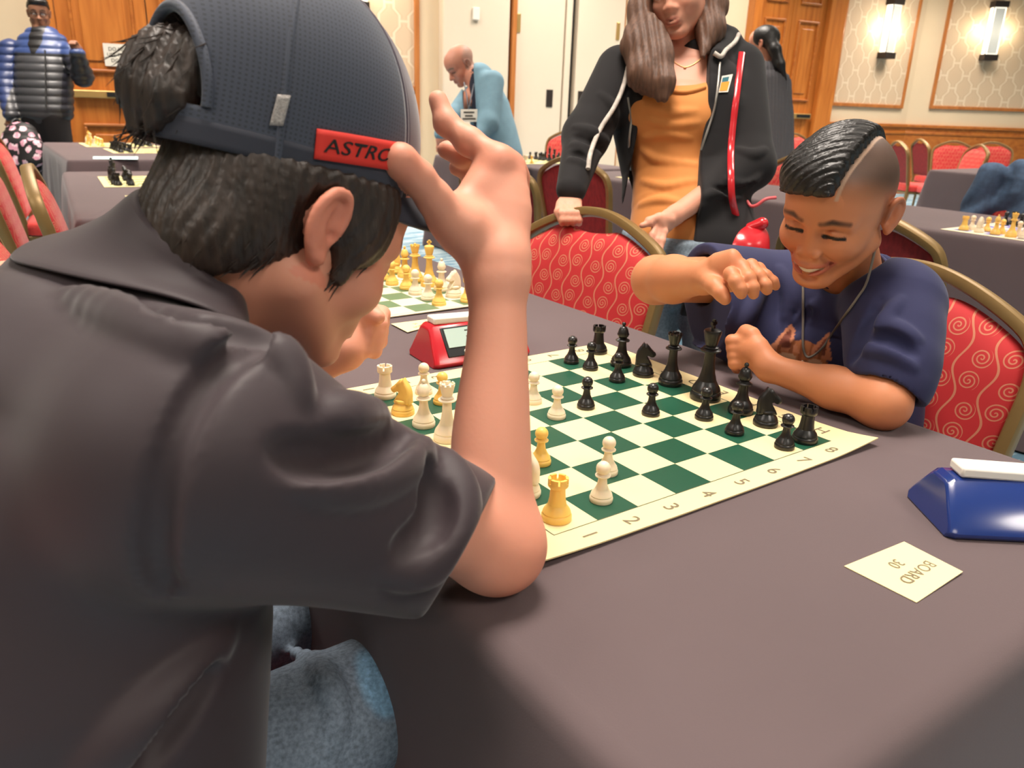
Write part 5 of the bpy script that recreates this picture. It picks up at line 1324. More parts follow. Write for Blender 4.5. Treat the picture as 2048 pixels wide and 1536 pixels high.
locks('hair_strands', tf.data, lambda c: np.ones(len(c), bool), lambda p: (hl @ V(-0.3, 0, -1)), 110, 0.028, 0.0007, hair_g, tf, 0.0, 5, 0.05)
# ------------------------------------------------------------------ the smiling boy
boy = empty('person', (0.78, 0.20, 0)); tag(boy, 'smiling boy in a navy t-shirt with a hard-part haircut, reaching over the board', 'person')
SKIN_B = srgb(204, 132, 92)
fb = V(math.cos(math.radians(191)) * math.cos(math.radians(20)), math.sin(math.radians(191)) * math.cos(math.radians(20)), -math.sin(math.radians(20)))
BS = 0.865
HB = head_frame(at(1676, 420, 1.13), fb, V(0.02, -0.10, 1)) @ Matrix.Scale(BS, 4); ZS[id(HB)] = 0.86
ob, LLb = head_ops(smile=1.0, nose=0.62, jaw=0.96, cheek=1.12, lid=0.003)
bops = place(ob, HB)
nb0, nb1 = V(0.735, 0.175, 0.895), HB @ V(-0.03, 0, -0.05)
bops += [('+', p_seg(nb0, nb1, 0.046, 0.044), 0.025)]
sL, sR = V(0.672, 0.055, 0.890), V(0.715, 0.325, 0.875)
eL, wL = V(0.572, 0.002, 0.779), at(1540, 736, 1.195)
bops += chain([sL, eL], [0.042, 0.034], 0.02) + chain([eL, eL.lerp(wL, 0.42), wL], [0.034, 0.0275, 0.0195], 0.02)
# resting fist
fk = lambda x, y, d: at(x, y, d)
bops += [('+', p_loft([(wL, 0.021, 0.018, V(0, 0, 1)), (fk(1512, 706, 1.215), 0.026, 0.020, V(0, 0, 1)), (fk(1490, 700, 1.235), 0.027, 0.020, V(0, 0, 1))]), 0.012)]
for k in range(4):
    bops += finger([fk(1484 + k * 1, 682 + k * 15, 1.228), fk(1464 + k * 2, 682 + k * 15, 1.236), fk(1466 + k * 3, 690 + k * 15, 1.262), fk(1486 + k * 2, 692 + k * 14, 1.262)], 0.0098, 0.0078, 0.004)
bops += chain([fk(1515, 690, 1.215), fk(1503, 670, 1.222), fk(1492, 664, 1.232), fk(1478, 676, 1.245)], [0.013, 0.0115, 0.0105, 0.0085], 0.007)
# raised right arm
eR, wR = at(1312, 560, 1.30), at(1408, 556, 1.15)
bops += chain([sR, eR], [0.042, 0.036], 0.02) + chain([eR, eR.lerp(wR, 0.4), wR], [0.036, 0.034, 0.023], 0.02)
bops += [('+', p_loft([(wR, 0.0215, 0.018, V(0, 0, 1)), (fk(1438, 546, 1.125), 0.029, 0.016, V(0, 0, 1)), (fk(1470, 540, 1.105), 0.030, 0.0145, V(0, 0, 1))]), 0.012)]
kn = [fk(1462, 548, 1.085), fk(1484, 534, 1.098), fk(1502, 532, 1.115), fk(1516, 538, 1.130)]
bops += finger([kn[0], fk(1472, 564, 1.072), fk(1480, 578, 1.070), fk(1483, 588, 1.072)], 0.0095, 0.0074, 0.004)
bops += finger([kn[1], fk(1497, 556, 1.080), fk(1505, 575, 1.076), fk(1507, 588, 1.078)], 0.0097, 0.0075, 0.004)
bops += finger([kn[2], fk(1518, 552, 1.098), fk(1530, 570, 1.092), fk(1534, 580, 1.094)], 0.0093, 0.0073, 0.004)
bops += finger([kn[3], fk(1532, 552, 1.120), fk(1545, 563, 1.118), fk(1551, 572, 1.120)], 0.0082, 0.0066, 0.004)
for q in kn: bops.append(('+', p_ell(q, (0.0095,) * 3), 0.006))
bops += chain([fk(1415, 560, 1.130), fk(1430, 573, 1.105), fk(1442, 586, 1.092), fk(1450, 598, 1.088)], [0.0145, 0.0112, 0.0096, 0.0085], 0.007)
bops += [('+', p_loft([(V(0.80, 0.19, 0.50), 0.10, 0.075, V(0, 1, 0)), (V(0.77, 0.19, 0.72), 0.105, 0.075, V(0, 1, 0)), (V(0.735, 0.19, 0.86), 0.11, 0.055, V(0, 1, 0))]), 0.03)]
def part_line(q):
    """signed position across the shaved hard part on the boy's left (positive: long-hair side); local head coordinates"""
    return 0.034 - 0.10 * np.maximum(0, q[:, 0]) + 0.006 * np.sin((q[:, 0] + 0.02) * 14) - q[:, 1]
def boy_extra(P, q, c):
    x, y, z = q[:, 0], q[:, 1], q[:, 2]; near = (np.abs(q) < 0.16).all(1)
    stub = np.array(srgb(74, 58, 50), F32)
    hl_ = 0.030 + 0.42 * np.maximum(0, x + 0.02)                                    # height of the hairline
    w = sstep(z, hl_ - 0.028, hl_ + 0.035) * (x < 0.086) * near * 0.95
    w = np.maximum(w, near * (x < -0.045) * sstep(z, -0.075, -0.02) * 0.85)
    w = np.maximum(w, near * np.exp(-((x - 0.006) / 0.013) ** 2) * sstep(np.abs(y), 0.05, 0.06) * sstep(z, -0.02, 0.014) * 0.5)
    c = mixc(c, w, stub)
    pl = np.abs(part_line(q)); c = mixc(c, near * (z > 0.062) * (x > -0.085) * (1 - sstep(pl, 0.0016, 0.0034)) * 0.9, srgb(196, 160, 136))
    for k in kn: c = mixc(c, np.exp(-((P - arr(k)) ** 2).sum(1) / 0.02 ** 2) * 0.25, np.array(SKIN_B, F32) * np.array([1.05, 0.85, 0.85], F32))
    return c
boy_col = face_col(SKIN_B, srgb(188, 100, 78), srgb(30, 20, 15), -0.0005, HB, LLb, boy_extra, ear_red=0.35, blush=0.35, brow=(0.0255, 0.026, 0.0026), teeth=srgb(240, 226, 206))
blob('body', bops, (0.36, -0.10, 0.44), (0.92, 0.50, 1.20), 0.0022 * Q, skin_m, boy, boy_col)
th_pts = [HB @ V(p.x - 0.0065, p.y * 0.86, (p.z + 0.0005) * ZS[id(HB)]) for p in LLb[2]]
to = MB().tube(th_pts, [0.0012 + 0.0044 * math.sin(PI * (0.1 + 0.8 * i / (len(th_pts) - 1))) for i in range(len(th_pts))], 8).build('teeth', mat('teeth', srgb(244, 234, 214), 0.3), None, 60); rebase(to, boy)
# slicked hair on top, from the hard part over to the boy's right
hair_b = hair_mat('black_wet_hair', srgb(26, 21, 20), (40, 160, 160), 0.5, 0.42, 0.7)
hb = [('+', p_ell((-0.004, 0.0, 0.049), (0.108, 0.084, 0.092)), 0.02), ('+', p_ell((0.052, -0.012, 0.080), (0.050, 0.060, 0.036)), 0.03), ('+', p_seg((0.094, 0.025, 0.070), (0.090, -0.045, 0.052), 0.013, 0.013), 0.02),
      ('&', lambda q: -part_line(q) + 0.0035, 0.006), ('&', lambda q: (0.058 + 0.12 * np.maximum(0, q[:, 0]) - 0.06 * np.maximum(0, -q[:, 0])) - q[:, 2] - 0.30 * np.maximum(0, -q[:, 1]) * 0.6, 0.010)]
hbw = place(hb, HB)
def bstrand(P):
    q = local(P, HB); s = q[:, 0] * 1.0 + 0.55 * q[:, 1] + 0.15 * np.sin(q[:, 2] * 40) * 0.05; return (0.0010 * np.sin(s * 480 + 3 * np.sin(q[:, 1] * 45)) + 0.0006 * np.sin(s * 830 + q[:, 1] * 60)).astype(F32)
hbw.append(('f', bstrand, 0)); hbc = np.array(HB.translation)
blob('hair', hbw, hbc - 0.17, hbc + 0.17, 0.0018 * Q, hair_b, boy)
# navy t-shirt
navy = mat('navy_cotton', srgb(38, 40, 78), 0.85, sheen=0.1, bump=(1300, 0.1), attr='Col')
yv = V(0, 1, 0)
ts = [('+', p_seg(sL + V(0.005, 0.01, 0.0), sL.lerp(eL, 0.5), 0.066, 0.056), 0.03), ('+', p_loft([(V(0.805, 0.195, 0.47), 0.150, 0.115, yv), (V(0.785, 0.195, 0.66), 0.145, 0.115, yv), (V(0.755, 0.192, 0.79), 0.140, 0.105, yv), (V(0.735, 0.190, 0.865), 0.135, 0.078, yv), (V(0.728, 0.185, 0.900), 0.085, 0.060, yv)]), 0.03),
      ('+', p_seg(sL + V(0.01, 0.03, -0.005), sL.lerp(eL, 0.62), 0.060, 0.054), 0.03), ('+', p_seg(sL.lerp(eL, 0.3), sL.lerp(eL, 0.85) + V(0.012, -0.004, 0.004), 0.054, 0.050), 0.02),
      ('+', p_seg(sR + V(0.01, -0.03, -0.005), sR.lerp(eR, 0.55), 0.058, 0.062), 0.03), ('+', p_seg(sR.lerp(eR, 0.25) + V(0, 0, -0.03), at(1430, 632, 1.33), 0.055, 0.042), 0.04), ('+', p_seg(at(1440, 640, 1.33), V(0.73, 0.25, 0.74), 0.050, 0.07), 0.05)]
ts0 = list(ts)
for path, r_ in (([(1740, 640), (1790, 655), (1835, 680)], 0.0065), ([(1730, 700), (1780, 705), (1825, 735)], 0.0065), ([(1800, 600), (1770, 640), (1740, 700)], 0.006), ([(1640, 600), (1600, 650), (1560, 690)], 0.007), ([(1530, 560), (1500, 620), (1480, 660)], 0.010), ([(1560, 540), (1580, 590), (1570, 650)], 0.008)):
    ts += ridge(ts0, path, r_, 0.004)
for path in ([(1735, 670), (1785, 680), (1830, 708)], [(1620, 620), (1580, 670)], [(1760, 600), (1720, 680), (1700, 720)]): ts += ridge(ts0, path, 0.006, -0.001, sub=True)
hp = sL.lerp(eL, 0.70) + V(0, -0.01, 0); hn = (at(1825, 800, 1.08) - at(1690, 745, 1.12)).cross(FWD); hn = hn if hn.dot(eL - sL) > 0 else -hn
ts.append(('&', lambda P: np.where((P[:, 1] < 0.09) & (P[:, 0] < 0.70), p_plane(at(1765, 775, 1.1), hn)(P), -1), 0.004))
ts.append(('-', p_seg(sL.lerp(eL, 0.62), eL + (eL - sL) * 0.3, 0.040, 0.046), 0.003))
ts.append(('&', lambda P: np.where((P[:, 1] > 0.27) & (P[:, 2] > 0.78), p_plane(sR.lerp(eR, 0.60), eR - sR)(P), -1), 0.004))
ts.append(('-', p_seg(sR.lerp(eR, 0.5), eR + (eR - sR) * 0.4, 0.042, 0.056), 0.003))
ts.append(('-', p_seg(nb0.lerp(nb1, 0.25), nb1, 0.050, 0.075), 0.004))
ring = [nb0 + V(-0.006, 0, 0.018) + V(-0.055 * math.cos(a), 0.062 * math.sin(a), 0.020 * math.cos(a) * -1 + 0.004) for a in [2 * PI * k / 20 for k in range(20)]]
# printed kitten peeping from the chest: ears, brow and cheeks laid out on the cloth
kc = hit(ts0, 1606, 704); ke1 = hit(ts0, 1566, 672); ke2 = hit(ts0, 1648, 690); ku = V(0, 0, 1)
def shirt_col(P):
    c = np.tile(np.array(srgb(38, 40, 78), F32), (len(P), 1))
    fr = P[:, 0] < 0.75; or_ = srgb(172, 104, 62)
    y0, z0 = kc.y, kc.z; y, z = P[:, 1] - y0, P[:, 2] - z0
    head = ((y / 0.040) ** 2 + ((z + 0.012) / 0.030) ** 2 < 1) & fr; c[head] = or_
    for s in (-1, 1):
        ax_ = s * 0.027; h = (z - 0.006); tri = (np.abs(y - ax_ - s * 0.004 * h / 0.03) < 0.016 * (1 - h / 0.034)) & (h > -0.01) & (h < 0.034) & fr; c[tri] = srgb(186, 118, 84)
        tri2 = (np.abs(y - ax_ - s * 0.004 * h / 0.03) < 0.008 * (1 - h / 0.026)) & (h > -0.004) & (h < 0.026) & fr; c[tri2] = srgb(120, 62, 46)
    st = head & (np.sin(y * 420) > 0.55) & (z > -0.014); c[st] = srgb(140, 78, 42)
    ck = (((np.abs(y) - 0.022) / 0.014) ** 2 + ((z + 0.018) / 0.012) ** 2 < 1) & fr; c[ck] = srgb(190, 150, 120)
    return c
tsh = blob('t_shirt', ts, (0.40, -0.10, 0.42), (0.96, 0.50, 1.00), 0.0028 * Q, navy, boy, shirt_col)
rc = MB().tube(ring, 0.0055, 8, closed=True).build('neckband', mat('navy_rib', srgb(34, 36, 72), 0.85), None, 60); rebase(rc, boy)
# cord necklace with a small bright pendant
cord = mat('grey_cord', srgb(112, 104, 96), 0.8)
def cordpath(px): return [hit(ts0 + bops[-3:], x, y, inset=-0.004) for x, y in px]
nk = [nb1 + V(0.02, -0.045, -0.005)] + cordpath([(1735, 560), (1715, 595), (1690, 630), (1662, 670), (1645, 695), (1625, 712)]) + list(reversed(cordpath([(1606, 560), (1606, 600), (1606, 640), (1606, 690), (1612, 712)])))
p_ = empty('necklace', nk[6]); tag(p_, 'grey cord necklace with a small shiny pendant on the boy', 'necklace')
MB().tube([q - p_.location for q in catmull(nk, 4)], 0.0019, 6).build('cord', cord, p_, 60)
MB().lathe([(0.0005, -0.004), (0.005, -0.003), (0.006, 0), (0.005, 0.003), (0.0005, 0.004)], 16, hit(ts0, 1608, 726, inset=-0.004) - p_.location, 0, Matrix.Rotation(PI / 2, 3, 'Y')).build('pendant', mat('polished_silver', (0.9, 0.86, 0.75), 0.1, metal=1.0), p_, 50)
# shorts and legs under the table
jb = [('+', p_seg(V(0.80, 0.12, 0.52), V(0.48, 0.10, 0.52), 0.07, 0.052), 0.03), ('+', p_seg(V(0.48, 0.10, 0.52), V(0.52, 0.10, 0.10), 0.05, 0.04), 0.03), ('+', p_seg(V(0.80, 0.27, 0.52), V(0.48, 0.29, 0.52), 0.07, 0.052), 0.03), ('+', p_seg(V(0.48, 0.29, 0.52), V(0.52, 0.29, 0.10), 0.05, 0.04), 0.03), ('+', p_seg(V(0.81, 0.14, 0.53), V(0.81, 0.25, 0.53), 0.08, 0.08), 0.03)]
blob('jeans', jb, (0.38, 0.0, 0.04), (0.92, 0.40, 0.66), 0.009, mat('dark_denim', srgb(50, 60, 88), 0.85, bump=(900, 0.2)), boy)
# ------------------------------------------------------------------ the woman in the hoodie
wom = empty('person', (1.10, 1.15, 0)); tag(wom, 'woman in a black zip hoodie over an orange top, holding a chair back', 'person')
SKIN_W = srgb(226, 160, 134)
fz = math.radians(208); fWm = V(math.cos(fz) * math.cos(0.22), math.sin(fz) * math.cos(0.22), -math.sin(0.22))
HW = head_frame(at(1358, -18, 2.08), fWm, V(-0.10, 0.17, 1)) @ Matrix.Scale(0.93, 4); ZS[id(HW)] = 0.95
ow, LLw = head_ops(nose=0.8, jaw=0.88, cheek=0.95, lid=0.001)
wo = place(ow, HW)
tz = math.radians(215); tf_ = V(math.cos(tz), math.sin(tz), 0); sd = V(-tf_.y, tf_.x, 0)          # sd: her left
if sd.dot(RIGHT) < 0: sd = -sd
D0 = 2.14
hip, wst, chs, shl, nkb = at(1378, 470, D0), at(1362, 340, D0 + 0.02), at(1352, 225, D0 + 0.01), at(1358, 135, D0 + 0.01), at(1366, 95, D0 + 0.02)
wo += [('+', p_seg(nkb, HW @ V(-0.03, 0, -0.05), 0.052, 0.047), 0.03)]
wo += [('+', p_loft([(hip, 0.15, 0.10, sd), (wst, 0.118, 0.082, sd), (chs, 0.135, 0.098, sd), (shl, 0.135, 0.06, sd)]), 0.03)]
sr, er, wr_ = at(1240, 142, 2.15), at(1172, 272, 2.10), at(1142, 388, 1.995)
sl, el, wl = at(1478, 138, 2.17), at(1500, 330, 2.10), at(1350, 430, 1.99)
wo += chain([sr, er, wr_], [0.045, 0.036, 0.023], 0.02) + chain([sl, el, wl], [0.045, 0.036, 0.024], 0.02)
# right hand closed over the crest of the chair
wo += [('+', p_loft([(wr_, 0.024, 0.018, RIGHT), (at(1140, 403, 1.985), 0.030, 0.020, RIGHT), (at(1140, 411, 1.968), 0.029, 0.016, RIGHT)]), 0.008)]
for k in range(4):
    x = 1123 + k * 11.5; wo += finger([at(x, 410, 1.965), at(x, 426, 1.930), at(x + 1, 440, 1.930), at(x + 1, 447, 1.950)], 0.0084, 0.0074, 0.0015)
wo += chain([at(1122, 408, 1.98), at(1117, 424, 1.955), at(1122, 438, 1.945)], [0.013, 0.0105, 0.009], 0.006)
# left hand, open, pointing down to the chair
wo += [('+', p_loft([(wl, 0.024, 0.018, V(0, 0, 1)), (at(1336, 440, 1.975), 0.029, 0.018, V(0, 0, 1)), (at(1322, 452, 1.96), 0.030, 0.016, V(0, 0, 1))]), 0.012)]
for (a, b, c) in (((1316, 440), (1300, 446), (1284, 451)), ((1312, 452), (1305, 470), (1300, 488)), ((1320, 460), (1314, 480), (1310, 498)), ((1328, 464), (1324, 482), (1321, 498))):
    wo += finger([at(1325, 450, 1.96), at(*a, 1.955), at(*b, 1.945), at(*c, 1.94)], 0.0098, 0.0072, 0.004)
wo += chain([at(1340, 440, 1.965), at(1318, 435, 1.95), at(1296, 440, 1.945)], [0.013, 0.0105, 0.008], 0.007)
wcol = face_col(SKIN_W, srgb(188, 96, 88), srgb(84, 58, 46), 0.006, HW, LLw, None, ear_red=0.2, blush=0.3, brow=(0.030, 0.026, 0.002), iris=(0.05, 0.04, 0.035), eye_open=0.0062)
lo_ = np.array([0.62, 0.55, 0.72]); hi_ = np.array([1.75, 1.75, 1.55])
def bounds(pts, m_): A = np.array([tuple(p) for p in pts]); return A.min(0) - m_, A.max(0) + m_
b0, b1 = bounds([hip, nkb, sr, er, wr_, sl, el, wl, at(1300, 490, 1.95), HW.translation], 0.17)
blob('body', wo, b0, b1, 0.0036 * Q, skin_m, wom, wcol)
# orange top
tank = [('+', p_loft([(hip + V(0, 0, 0.005), 0.165, 0.115, sd), (wst, 0.130, 0.094, sd), (chs, 0.147, 0.108, sd), (shl + V(0, 0, -0.045), 0.115, 0.080, sd)], 2), 0.03)]
for s_ in (-1, 1): tank.append(('+', p_ell(chs + tf_ * 0.062 + sd * (s_ * 0.058) + V(0, 0, -0.01), (0.060, 0.060, 0.058)), 0.05))
tk0 = list(tank)
for path in ([(1290, 215), (1340, 225), (1390, 222)], [(1295, 240), (1340, 250), (1395, 246)], [(1290, 275), (1330, 268), (1380, 275)], [(1285, 300), (1320, 320), (1390, 330)], [(1285, 362), (1330, 372), (1390, 362)], [(1280, 410), (1320, 400), (1360, 405)]): tank += ridge(tk0, path, 0.008, 0.004)
tank.append(('&', p_plane(at(1352, 178, 2.04), V(0, 0, 1) + tf_ * 0.35), 0.004)); tank.append(('&', p_plane(hip + V(0, 0, -0.005), V(0, 0, -1)), 0.01))
orange = mat('orange_jersey', srgb(222, 142, 74), 0.8, sheen=0.2, bump=(1000, 0.1))
b0, b1 = bounds([hip, shl, chs], 0.24); blob('orange_top', tank, b0, b1, 0.0045 * Q, orange, wom)
np_ = [at(x, y, 2.0) for x, y in ()]
rim = [hit(tk0, x, y, inset=-0.002) for x, y in ((1322, 168), (1335, 178), (1352, 183), (1372, 184), (1392, 180), (1410, 174))]
rebase(MB().tube(catmull(rim, 4), 0.006, 8).build('neckline_binding', orange, None, 60), wom)
# hoodie
hd = [('+', p_loft([(hip + V(0, 0, -0.10), 0.188, 0.140, sd), (hip + V(0, 0, -0.03), 0.186, 0.138, sd), (wst, 0.160, 0.118, sd), (chs, 0.178, 0.128, sd), (shl + V(0, 0, -0.02), 0.160, 0.090, sd), (nkb + V(0, 0, -0.01), 0.075, 0.070, sd)], 2), 0.03)]
hd += [('+', p_seg(sr, er, 0.066, 0.058), 0.03), ('+', p_seg(er, wr_ + V(0, 0, 0.012), 0.058, 0.038), 0.03), ('+', p_seg(sl, el, 0.068, 0.062), 0.03), ('+', p_seg(el, wl + (el - wl) * 0.10, 0.060, 0.036), 0.03)]
hd += [('+', p_seg(at(1405, 65, 2.22), at(1455, 80, 2.16), 0.045, 0.035), 0.03), ('+', p_seg(at(1300, 75, 2.24), at(1400, 62, 2.26), 0.05, 0.05), 0.03), ('+', p_seg(at(1455, 82, 2.14), at(1435, 108, 2.05), 0.030, 0.016), 0.02)]
hd0 = list(hd)
for path in ([(1150, 255), (1185, 265), (1215, 285)], [(1145, 290), (1180, 300), (1205, 320)], [(1140, 320), (1170, 332), (1195, 345)], [(1200, 190), (1225, 215), (1230, 250)], [(1450, 360), (1490, 370), (1520, 350)], [(1400, 395), (1440, 385), (1480, 395)], [(1470, 300), (1505, 310), (1530, 300)], [(1240, 230), (1235, 320), (1240, 400)]): hd += ridge(hd0, path, 0.010, 0.0065)
for path in ([(1148, 272), (1180, 283), (1210, 302)], [(1142, 305), (1175, 316), (1200, 332)], [(1430, 375), (1470, 385), (1510, 365)]): hd += ridge(hd0, path, 0.007, -0.001, sub=True)
# the open front: cut between two lines of the photograph, only on the front half
l0, l1 = at(1300, 150, 2.0), at(1252, 470, 2.0); r0_, r1_ = at(1424, 150, 2.0), at(1392, 480, 2.0)
nl = (l1 - l0).cross(FWD); nl = nl if nl.dot(RIGHT) < 0 else -nl; nr = (r1_ - r0_).cross(FWD); nr = nr if nr.dot(RIGHT) > 0 else -nr
pl_, pr_ = p_plane(l0, nl), p_plane(r0_, nr); fp = p_plane(chs + tf_ * 0.0, -tf_)
hd.append(('-', lambda P: np.maximum(np.maximum(pl_(P), pr_(P)), fp(P)), 0.006))
hd.append(('-', p_seg(nkb, HW.translation, 0.062, 0.075), 0.006))
hd.append(('-', p_loft([(hip + V(0, 0, -0.3), 0.145, 0.095, sd), (hip, 0.145, 0.095, sd), (wst, 0.118, 0.080, sd), (chs, 0.132, 0.090, sd), (shl + V(0, 0, -0.03), 0.12, 0.07, sd)]), 0.006))
black_f = mat('black_sweatshirt_fleece', srgb(25, 22, 24), 0.9, sheen=0.06, bump=(700, 0.15))
b0, b1 = bounds([hip + V(0, 0, -0.05), nkb, sr, er, wr_, sl, el, wl, at(1400, 60, 2.25)], 0.21)
blob('hoodie', hd, b0, b1, 0.0042 * Q, black_f, wom)
def on_hood(px, off=-0.003):
    ps = [hit(hd, x, y, inset=off) for x, y in px]; return [p for p in ps if abs(float(run_ops(hd, np.array([tuple(p)], F32))[0])) < 0.03]
zipm = mat('silver_zip', srgb(150, 145, 138), 0.4, metal=0.6)
for px in ([(1256, 195), (1262, 240), (1258, 290), (1262, 340), (1268, 400), (1272, 440)], [(1440, 125), (1436, 170), (1428, 220), (1412, 270), (1402, 300)]):
    rebase(MB().tube(catmull(on_hood(px), 4), 0.0032, 6).build('zip', zipm, None, 60), wom)
ds = mat('grey_white_drawcord', srgb(196, 186, 176), 0.8, noise=(60, 0.25))
rebase(MB().tube(catmull(on_hood([(1264, 98), (1256, 135), (1246, 175), (1228, 215), (1205, 250), (1190, 280), (1180, 310), (1176, 338)], -0.006), 4), 0.0062, 8).build('drawcord', ds, None, 60), wom)
rebase(MB().tube(catmull(on_hood([(1478, 68), (1470, 84), (1452, 100), (1442, 113), (1428, 106)], -0.006), 4), 0.0058, 8).build('drawcord', ds, None, 60), wom)
# woven badge on the chest
bd = on_hood([(1437, 185), (1456, 184), (1466, 148), (1444, 152)], -0.004)
g = lambda i, j, o=0.0: (bd[0] * (1 - i) + bd[1] * i) * (1 - j) + (bd[3] * (1 - i) + bd[2] * i) * j - FWD * o
badge = rebase(MB().grid(2, 2, lambda i, j: g(i, j)).build('badge', mat('badge_white', srgb(226, 218, 206), 0.7), None, 0), wom)
rebase(MB().grid(2, 2, lambda i, j: g(0.06 + 0.8 * i, 0.08 + 0.52 * j, 0.001)).build('badge_field', mat('badge_orange', srgb(236, 150, 44), 0.7), None, 0), wom)
rebase(MB().grid(2, 2, lambda i, j: g(0.1 + 0.6 * i, 0.60 + 0.28 * j, 0.001)).build('badge_field', mat('badge_teal', srgb(40, 104, 116), 0.7), None, 0), wom)
# hair
hw_m = hair_mat('long_brown_hair', srgb(96, 66, 50), (160, 160, 10), 0.35, 0.6, 0.25)
wh = [('+', p_ell((-0.020, 0, 0.045), (0.105, 0.090, 0.095)), 0.02)]
wh.append(('-', p_ell((0.085, 0, -0.03), (0.060, 0.062, 0.095)), 0.01))
whw = place(wh, HW)
whw += chain([at(1308, -60, 2.10), at(1290, 20, 2.08), at(1282, 90, 2.06), at(1292, 150, 2.03), at(1318, 196, 2.00)], [0.03, 0.040, 0.046, 0.042, 0.008], 0.03)
whw += chain([at(1312, 40, 2.03), at(1320, 110, 2.02), at(1330, 165, 1.995), at(1332, 196, 1.99)], [0.022, 0.030, 0.022, 0.005], 0.03)
whw += chain([at(1400, -60, 2.12), at(1424, 10, 2.10), at(1420, 60, 2.08), at(1405, 112, 2.04)], [0.03, 0.036, 0.034, 0.008], 0.03)
whw += chain([at(1340, -60, 2.2), at(1360, 80, 2.24)], [0.07, 0.06], 0.03)
def wstrand(P):
    u = P @ arr(RIGHT); return (0.0015 * np.sin(u * 360 + 2.5 * np.sin(P[:, 2] * 14))).astype(F32)
whw.append(('f', wstrand, 0)); whw.append(('-', p_xf(p_ell((0.09, 0.0, -0.035), (0.055, 0.058, 0.10)), HW), 0.01))
b0, b1 = bounds([at(1300, -60, 2.1), at(1320, 200, 2.0), at(1425, 60, 2.1), at(1360, 80, 2.24)], 0.12)
blob('hair', whw, b0, b1, 0.0034 * Q, hw_m, wom)
# thin chain necklace
ch = [hit(wo, x, y, inset=-0.002) for x, y in ((1338, 112), (1345, 120), (1356, 129), (1370, 134), (1384, 130), (1396, 122), (1408, 112))]
ne = empty('necklace', ch[3]); tag(ne, 'thin fine chain necklace with a small charm on the woman', 'necklace')
MB().tube([p - ne.location for p in catmull(ch, 4)], 0.0009, 5).build('chain', M['brass'], ne, 60); MB().lathe([(0.0004, -0.003), (0.004, 0), (0.0004, 0.003)], 10, V(0, 0, -0.003)).build('charm', M['brass'], ne, 40)
# jeans and shoes
floor_r, floor_l = at(1310, 640, 2.2), at(1410, 640, 2.2)
fR, fL = V(hip.x, hip.y, 0) - sd * 0.09, V(hip.x, hip.y, 0) + sd * 0.09
wj = [('+', p_seg(hip - sd * 0.075 + V(0, 0, 0.0), V(fR.x, fR.y, 0.48), 0.105, 0.068), 0.03), ('+', p_seg(V(fR.x, fR.y, 0.48), V(fR.x, fR.y, 0.10), 0.068, 0.052), 0.03), ('+', p_seg(hip + sd * 0.075, V(fL.x, fL.y, 0.48), 0.105, 0.068), 0.03), ('+', p_seg(V(fL.x, fL.y, 0.48), V(fL.x, fL.y, 0.10), 0.068, 0.052), 0.03), ('+', p_ell(hip + V(0, 0, -0.04), (0.15, 0.15, 0.09)), 0.05)]
wj0 = list(wj)
for path in ([(1340, 500), (1390, 490), (1450, 500)], [(1330, 525), (1390, 512), (1445, 520)], [(1310, 600), (1340, 610), (1370, 600)]): wj += ridge(wj0, path, 0.010, 0.004)
wj.append(('&', p_plane(hip + V(0, 0, 0.004), V(0, 0, 1)), 0.006))
b0, b1 = bounds([hip, fR + V(0, 0, 0.1), fL + V(0, 0, 0.1)], 0.2); b0[2] = 0.04
blob('jeans', wj, b0, b1, 0.008, mat('light_denim', srgb(120, 134, 146), 0.85, noise=(160, 0.25), bump=(900, 0.25)), wom)
def shoe(p, ang, parent, m):
    sm = MB(); n = 16; vs_ = []; c, s = math.cos(ang), math.sin(ang); secs = [(-0.09, 0.032, 0.05), (-0.05, 0.038, 0.075), (0.02, 0.038, 0.065), (0.09, 0.043, 0.045), (0.15, 0.036, 0.032), (0.17, 0.02, 0.022)]
    for (x, w, h) in secs:
        for q in range(n):
            a = 2 * PI * q / n; lx, ly = x, w * math.cos(a); vs_.append((p[0] + lx * c - ly * s, p[1] + lx * s + ly * c, max(0.002, h * 0.5 + h * 0.62 * math.sin(a))))
    fs = [(i * n + q, i * n + (q + 1) % n, (i + 1) * n + (q + 1) % n, (i + 1) * n + q) for i in range(len(secs) - 1) for q in range(n)] + [tuple(range(n - 1, -1, -1)), tuple((len(secs) - 1) * n + q for q in range(n))]
    return rebase(sm.add(vs_, fs).build('shoe', m, None, 60), parent)
for q in (fR, fL): shoe(q, tz, wom, M['black'])
# red handbag with its strap over her shoulder
bag = empty('handbag', at(1492, 495, 2.06)); tag(bag, 'small glossy red handbag hanging on a strap from the woman\'s shoulder', 'bag')
redl = mat('red_patent_leather', srgb(206, 36, 46), 0.25, coat=0.5)
bo = [('+', p_ell(at(1484, 492, 2.06), (0.060, 0.060, 0.046)), 0.02), ('+', p_seg(at(1462, 515, 2.06), at(1506, 508, 2.06), 0.036, 0.036), 0.03), ('+', p_seg(at(1478, 480, 2.06), at(1510, 472, 2.06), 0.030, 0.030), 0.03)]
b0, b1 = bounds([bag.location], 0.12); blob('body', bo, b0, b1, 0.004, redl, bag)
fl = [('+', p_seg(at(1478, 463, 2.05), at(1524, 447, 2.03), 0.010, 0.016), 0.01), ('+', p_seg(at(1480, 466, 2.09), at(1520, 452, 2.08), 0.010, 0.012), 0.02)]
b0, b1 = bounds([at(1500, 458, 2.05)], 0.07); blob('flap', fl, b0, b1, 0.003, redl, bag)
def btube(pts, r, m, nm, flat=None, up=None): return rebase(MB().tube(catmull(pts, 5), r, 8, flat=flat, up=up).build(nm, m, None, 60), bag)
sp = on_hood([(1490, 78), (1484, 105), (1478, 150), (1472, 200), (1466, 250), (1462, 300)], -0.005)
